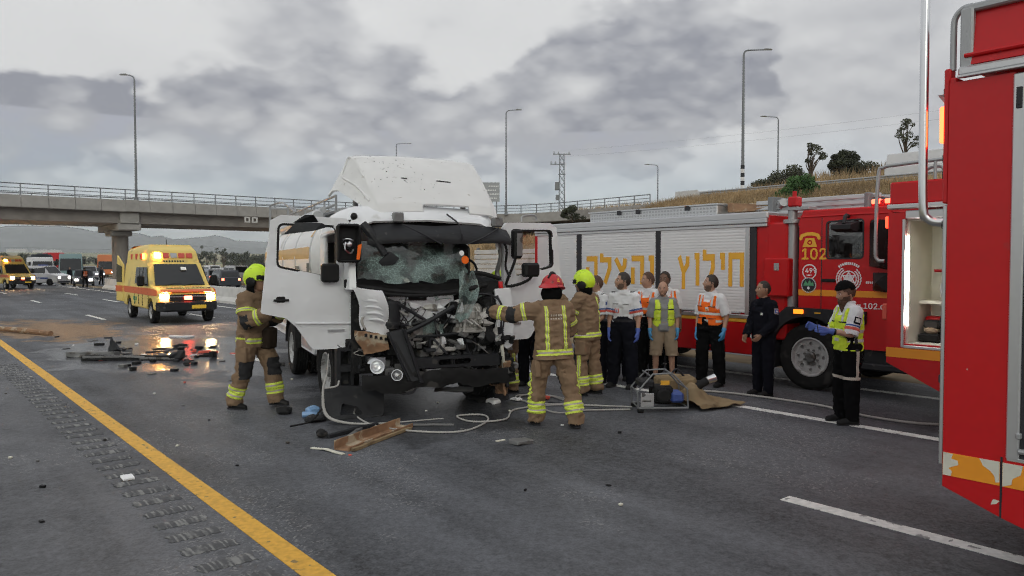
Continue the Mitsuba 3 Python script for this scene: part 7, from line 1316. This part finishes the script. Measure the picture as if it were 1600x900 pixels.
plank('dark_strip', 'thin dark trim strip behind the rusty channel', 'trim strip', ((-7.75, 3.75), (-7.95, 4.5)), .05, .05, 'dark_plastic', 3); plank('dark_strip', 'short bent dark trim between channel and bumper corner', 'trim strip', ((-7.45, 3.8), (-7.9, 4.25)), .06, .04, 'grey_metal', 4)
single('black_lump', crumple(ball([-7.85, 3.72, .05], [.09, .06, .05], 2), .04, 12, 3), 'black_rough', 'black rubber lump at the end of the dark trim', 'debris')
plank('grey_strip', 'pale flat strip lying under the hose before the wreck', 'metal strip', ((-7.9, 4.55), (-7.4, 5.25)), .07, .02, 'grey_metal', 9)
single('water_bottle', J(lathe([(.01, 0), (.038, .0), (.04, .02), (.034, .06), (.04, .10), (.035, .15), (.015, .19), (.015, .215), (.01, .215)], [-9.0, 4.0, .045], [.5, .75, 0], 14), crumple(bx(-9.12, -8.98, 4.08, 4.24, .01, .12, .03), .06, 9, 4)), 'bottle_blue', 'crushed blue plastic bottle by the near firefighter', 'bottle')
for i, (lab, x, y, sx, sy, h, m) in enumerate((('black rubber scrap beside the firefighter boot', -9.42, 3.95, .12, .10, .10, 'black_rough'), ('black tangled scrap right of the blue bottle', -8.72, 4.05, .16, .13, .08, 'black'), ('black scrap between bottle and bumper corner', -8.8, 4.32, .10, .08, .06, 'black_rough'))): single('scrap', crumple(ball([x, y, h * .4], [sx, sy, h * .6], 2), .10, 8, i), m, lab, 'debris', smooth=25)
single('scrap', crumple(bx(-6.24, -6.08, 5.16, 5.40, .0, .05, .01), .06, 8, 8), 'grey_metal', 'grey metal scrap alone on the lane right of the wreck', 'debris', smooth=25)
single('paper_scrap', crumple(bx(-6.42, -6.38, 5.12, 5.24, .0, .012, .003), .01, 8, 9), 'cream', 'pale paper scrap left of the grey metal scrap', 'paper'); single('paper_scrap', crumple(bx(-7.52, -7.38, 1.56, 1.66, .01, .03, .004), .02, 8, 10), 'white', 'white paper scrap lying on the rumble strip', 'paper')
for i, (x, y, sx, sy, sz, m, lab) in enumerate(((-8.25, 6.55, .10, .07, .05, 'white', 'white plastic piece under the far front corner'), (-8.15, 6.9, .08, .05, .04, 'white', 'small white piece right of the white plastic piece'), (-8.42, 6.75, .14, .12, .20, 'dark_plastic', 'grey plastic chunk standing under the far corner'), (-8.5, 6.45, .16, .10, .06, 'black_rough', 'black crumpled chunk under the bumper'), (-7.98, 7.25, .09, .07, .06, 'red_mark', 'small reddish piece behind the red helmeted firefighter'))): single('broken_piece', crumple(bx(x - sx, x + sx, y - sy, y + sy, 0, sz, .01), .08, 9, 20 + i), m, lab, 'debris', smooth=25)
# the debris field on the wet patch
def frag(c, L, w, h, ang, m, lab, cat='debris', name='debris_piece', seed=0): g = crumple(bx(-L / 2, L / 2, -w / 2, w / 2, .0, h, .006), min(.12, .25 * h + .03), 3.5, seed); single(name, g, m, lab, cat, M=mtx(c[0], c[1], 0, ang), smooth=25)
bt = Thing('torn_bumper', 'long torn dark bumper strip lying across the wet patch', 'bumper', mtx(-16.75, 3.75, 0, 52)); bt.add('strip', crumple(bx(-1.0, 1.0, -.10, .10, .0, .10, .01), .10, 2.6, 5), 'black_rough', 25); bt.add('pale_edge', [crumple(bx(-.95, .3, -.13, -.105, .06, .10, .003), .06, 3, 6), crumple(bx(.2, .95, -.14, -.11, .03, .07, .003), .06, 3, 7)], 'grey_metal', 25); bt.add('torn_end', crumple(bx(.8, 1.05, -.16, .1, .03, .16, .02), .12, 6, 8), 'dark_plastic', 25)
bt = Thing('broken_sheet', 'shorter torn grey panel behind the long bumper strip', 'debris', mtx(-17.9, 3.30, 0, 54)); bt.add('sheet', crumple(bx(-.55, .45, -.16, .16, .02, .12, .01), .12, 3, 9), 'grey_metal', 25); bt.add('spike', crumple(hull([[.25, 0, .1], [.5, .1, .1], [.3, .05, .42], [.45, 0, .15]]), .06, 6, 2), 'dark_plastic', 25)
single('long_pole', tube([[-27.2, 1.75, .07], [-26.0, 2.4, .10], [-24.6, 3.05, .07], [-23.9, 3.3, .06]], .075, 8), 'rust', 'long dark brown pole lying at the edge of the sand', 'pole')
frag((-21.1, 5.95), .62, .16, .05, 52, 'white_paint', 'white curved plastic piece on the road before the ambulance', seed=30); frag((-17.0, 5.35), .42, .09, .05, 50, 'red_mark', 'red plastic strip on the wet patch', seed=31); frag((-16.3, 5.1), .32, .06, .05, 55, 'black_rough', 'black bracket below the red plastic strip', seed=32); frag((-16.0, 5.12), .12, .1, .14, 20, 'black_rough', 'small black lump under the black bracket', seed=33)
frag((-18.3, 4.9), .6, .07, .03, 58, 'black_rough', 'dark broken strip in the middle of the wet patch', seed=34); frag((-17.8, 4.5), .5, .08, .03, 48, 'dark_plastic', 'dark strip nearest behind the long bumper strip', seed=35)
cols = ('black_rough', 'dark_plastic', 'grey_metal', 'black', 'cream', 'white', 'red_mark')
for i in range(64):
    a, b = r8.normal(0, 1, 2); c = (-17.6 + 2.2 * a, 4.6 + 1.0 * b); L = r8.uniform(.05, .24); m = cols[int(r8.choice(7, p=[.34, .2, .17, .12, .06, .07, .04]))]
    k = Thing('debris_fragment', 'small broken fragment scattered on the wet patch behind the wreck', 'debris', mtx(c[0], c[1], 0, r8.uniform(0, 180)), 'small fragments scattered on the wet patch'); k.add('', crumple(bx(-L / 2, L / 2, -r8.uniform(.02, .08), r8.uniform(.02, .08), 0, r8.uniform(.015, .07), .004), .04, 6, 300 + i), m, 25)
for i in range(34):
    c = (r8.uniform(-13, -4), r8.uniform(2.3, 6.5)) if i % 3 else (r8.uniform(-20, -5), r8.uniform(.2, 2.0)); L = r8.uniform(.015, .05)
    k = Thing('grit_fragment', 'tiny chip of debris lying on the bare asphalt around the wreck', 'debris', mtx(c[0], c[1], 0, r8.uniform(0, 180)), 'tiny chips of debris on the asphalt'); k.add('', crumple(bx(-L / 2, L / 2, -.012, .018, 0, r8.uniform(.008, .025), .003), .015, 9, 400 + i), cols[int(r8.choice(7, p=[.3, .1, .15, .1, .15, .15, .05]))], 25)
# ---------------------------------------------------------------- haze
if HAZE:
    scene['haze_air'] = {'type': 'homogeneous', 'albedo': rgb((.93, .96, .985)), 'sigma_t': rgb((HAZE * .97, HAZE, HAZE * 1.03))}
    scene['haze'] = {'type': 'cube', 'to_world': T().translate([0, 0, 128]).scale([6600, 6600, 131]), 'bsdf': {'type': 'null'}, 'interior': {'type': 'ref', 'id': 'haze_air'}}
    labels['haze'] = {'label': 'thin grey blue haze over the distant fields', 'category': 'haze', 'kind': 'stuff'}
    scene['camera']['medium'] = {'type': 'ref', 'id': 'haze_air'}
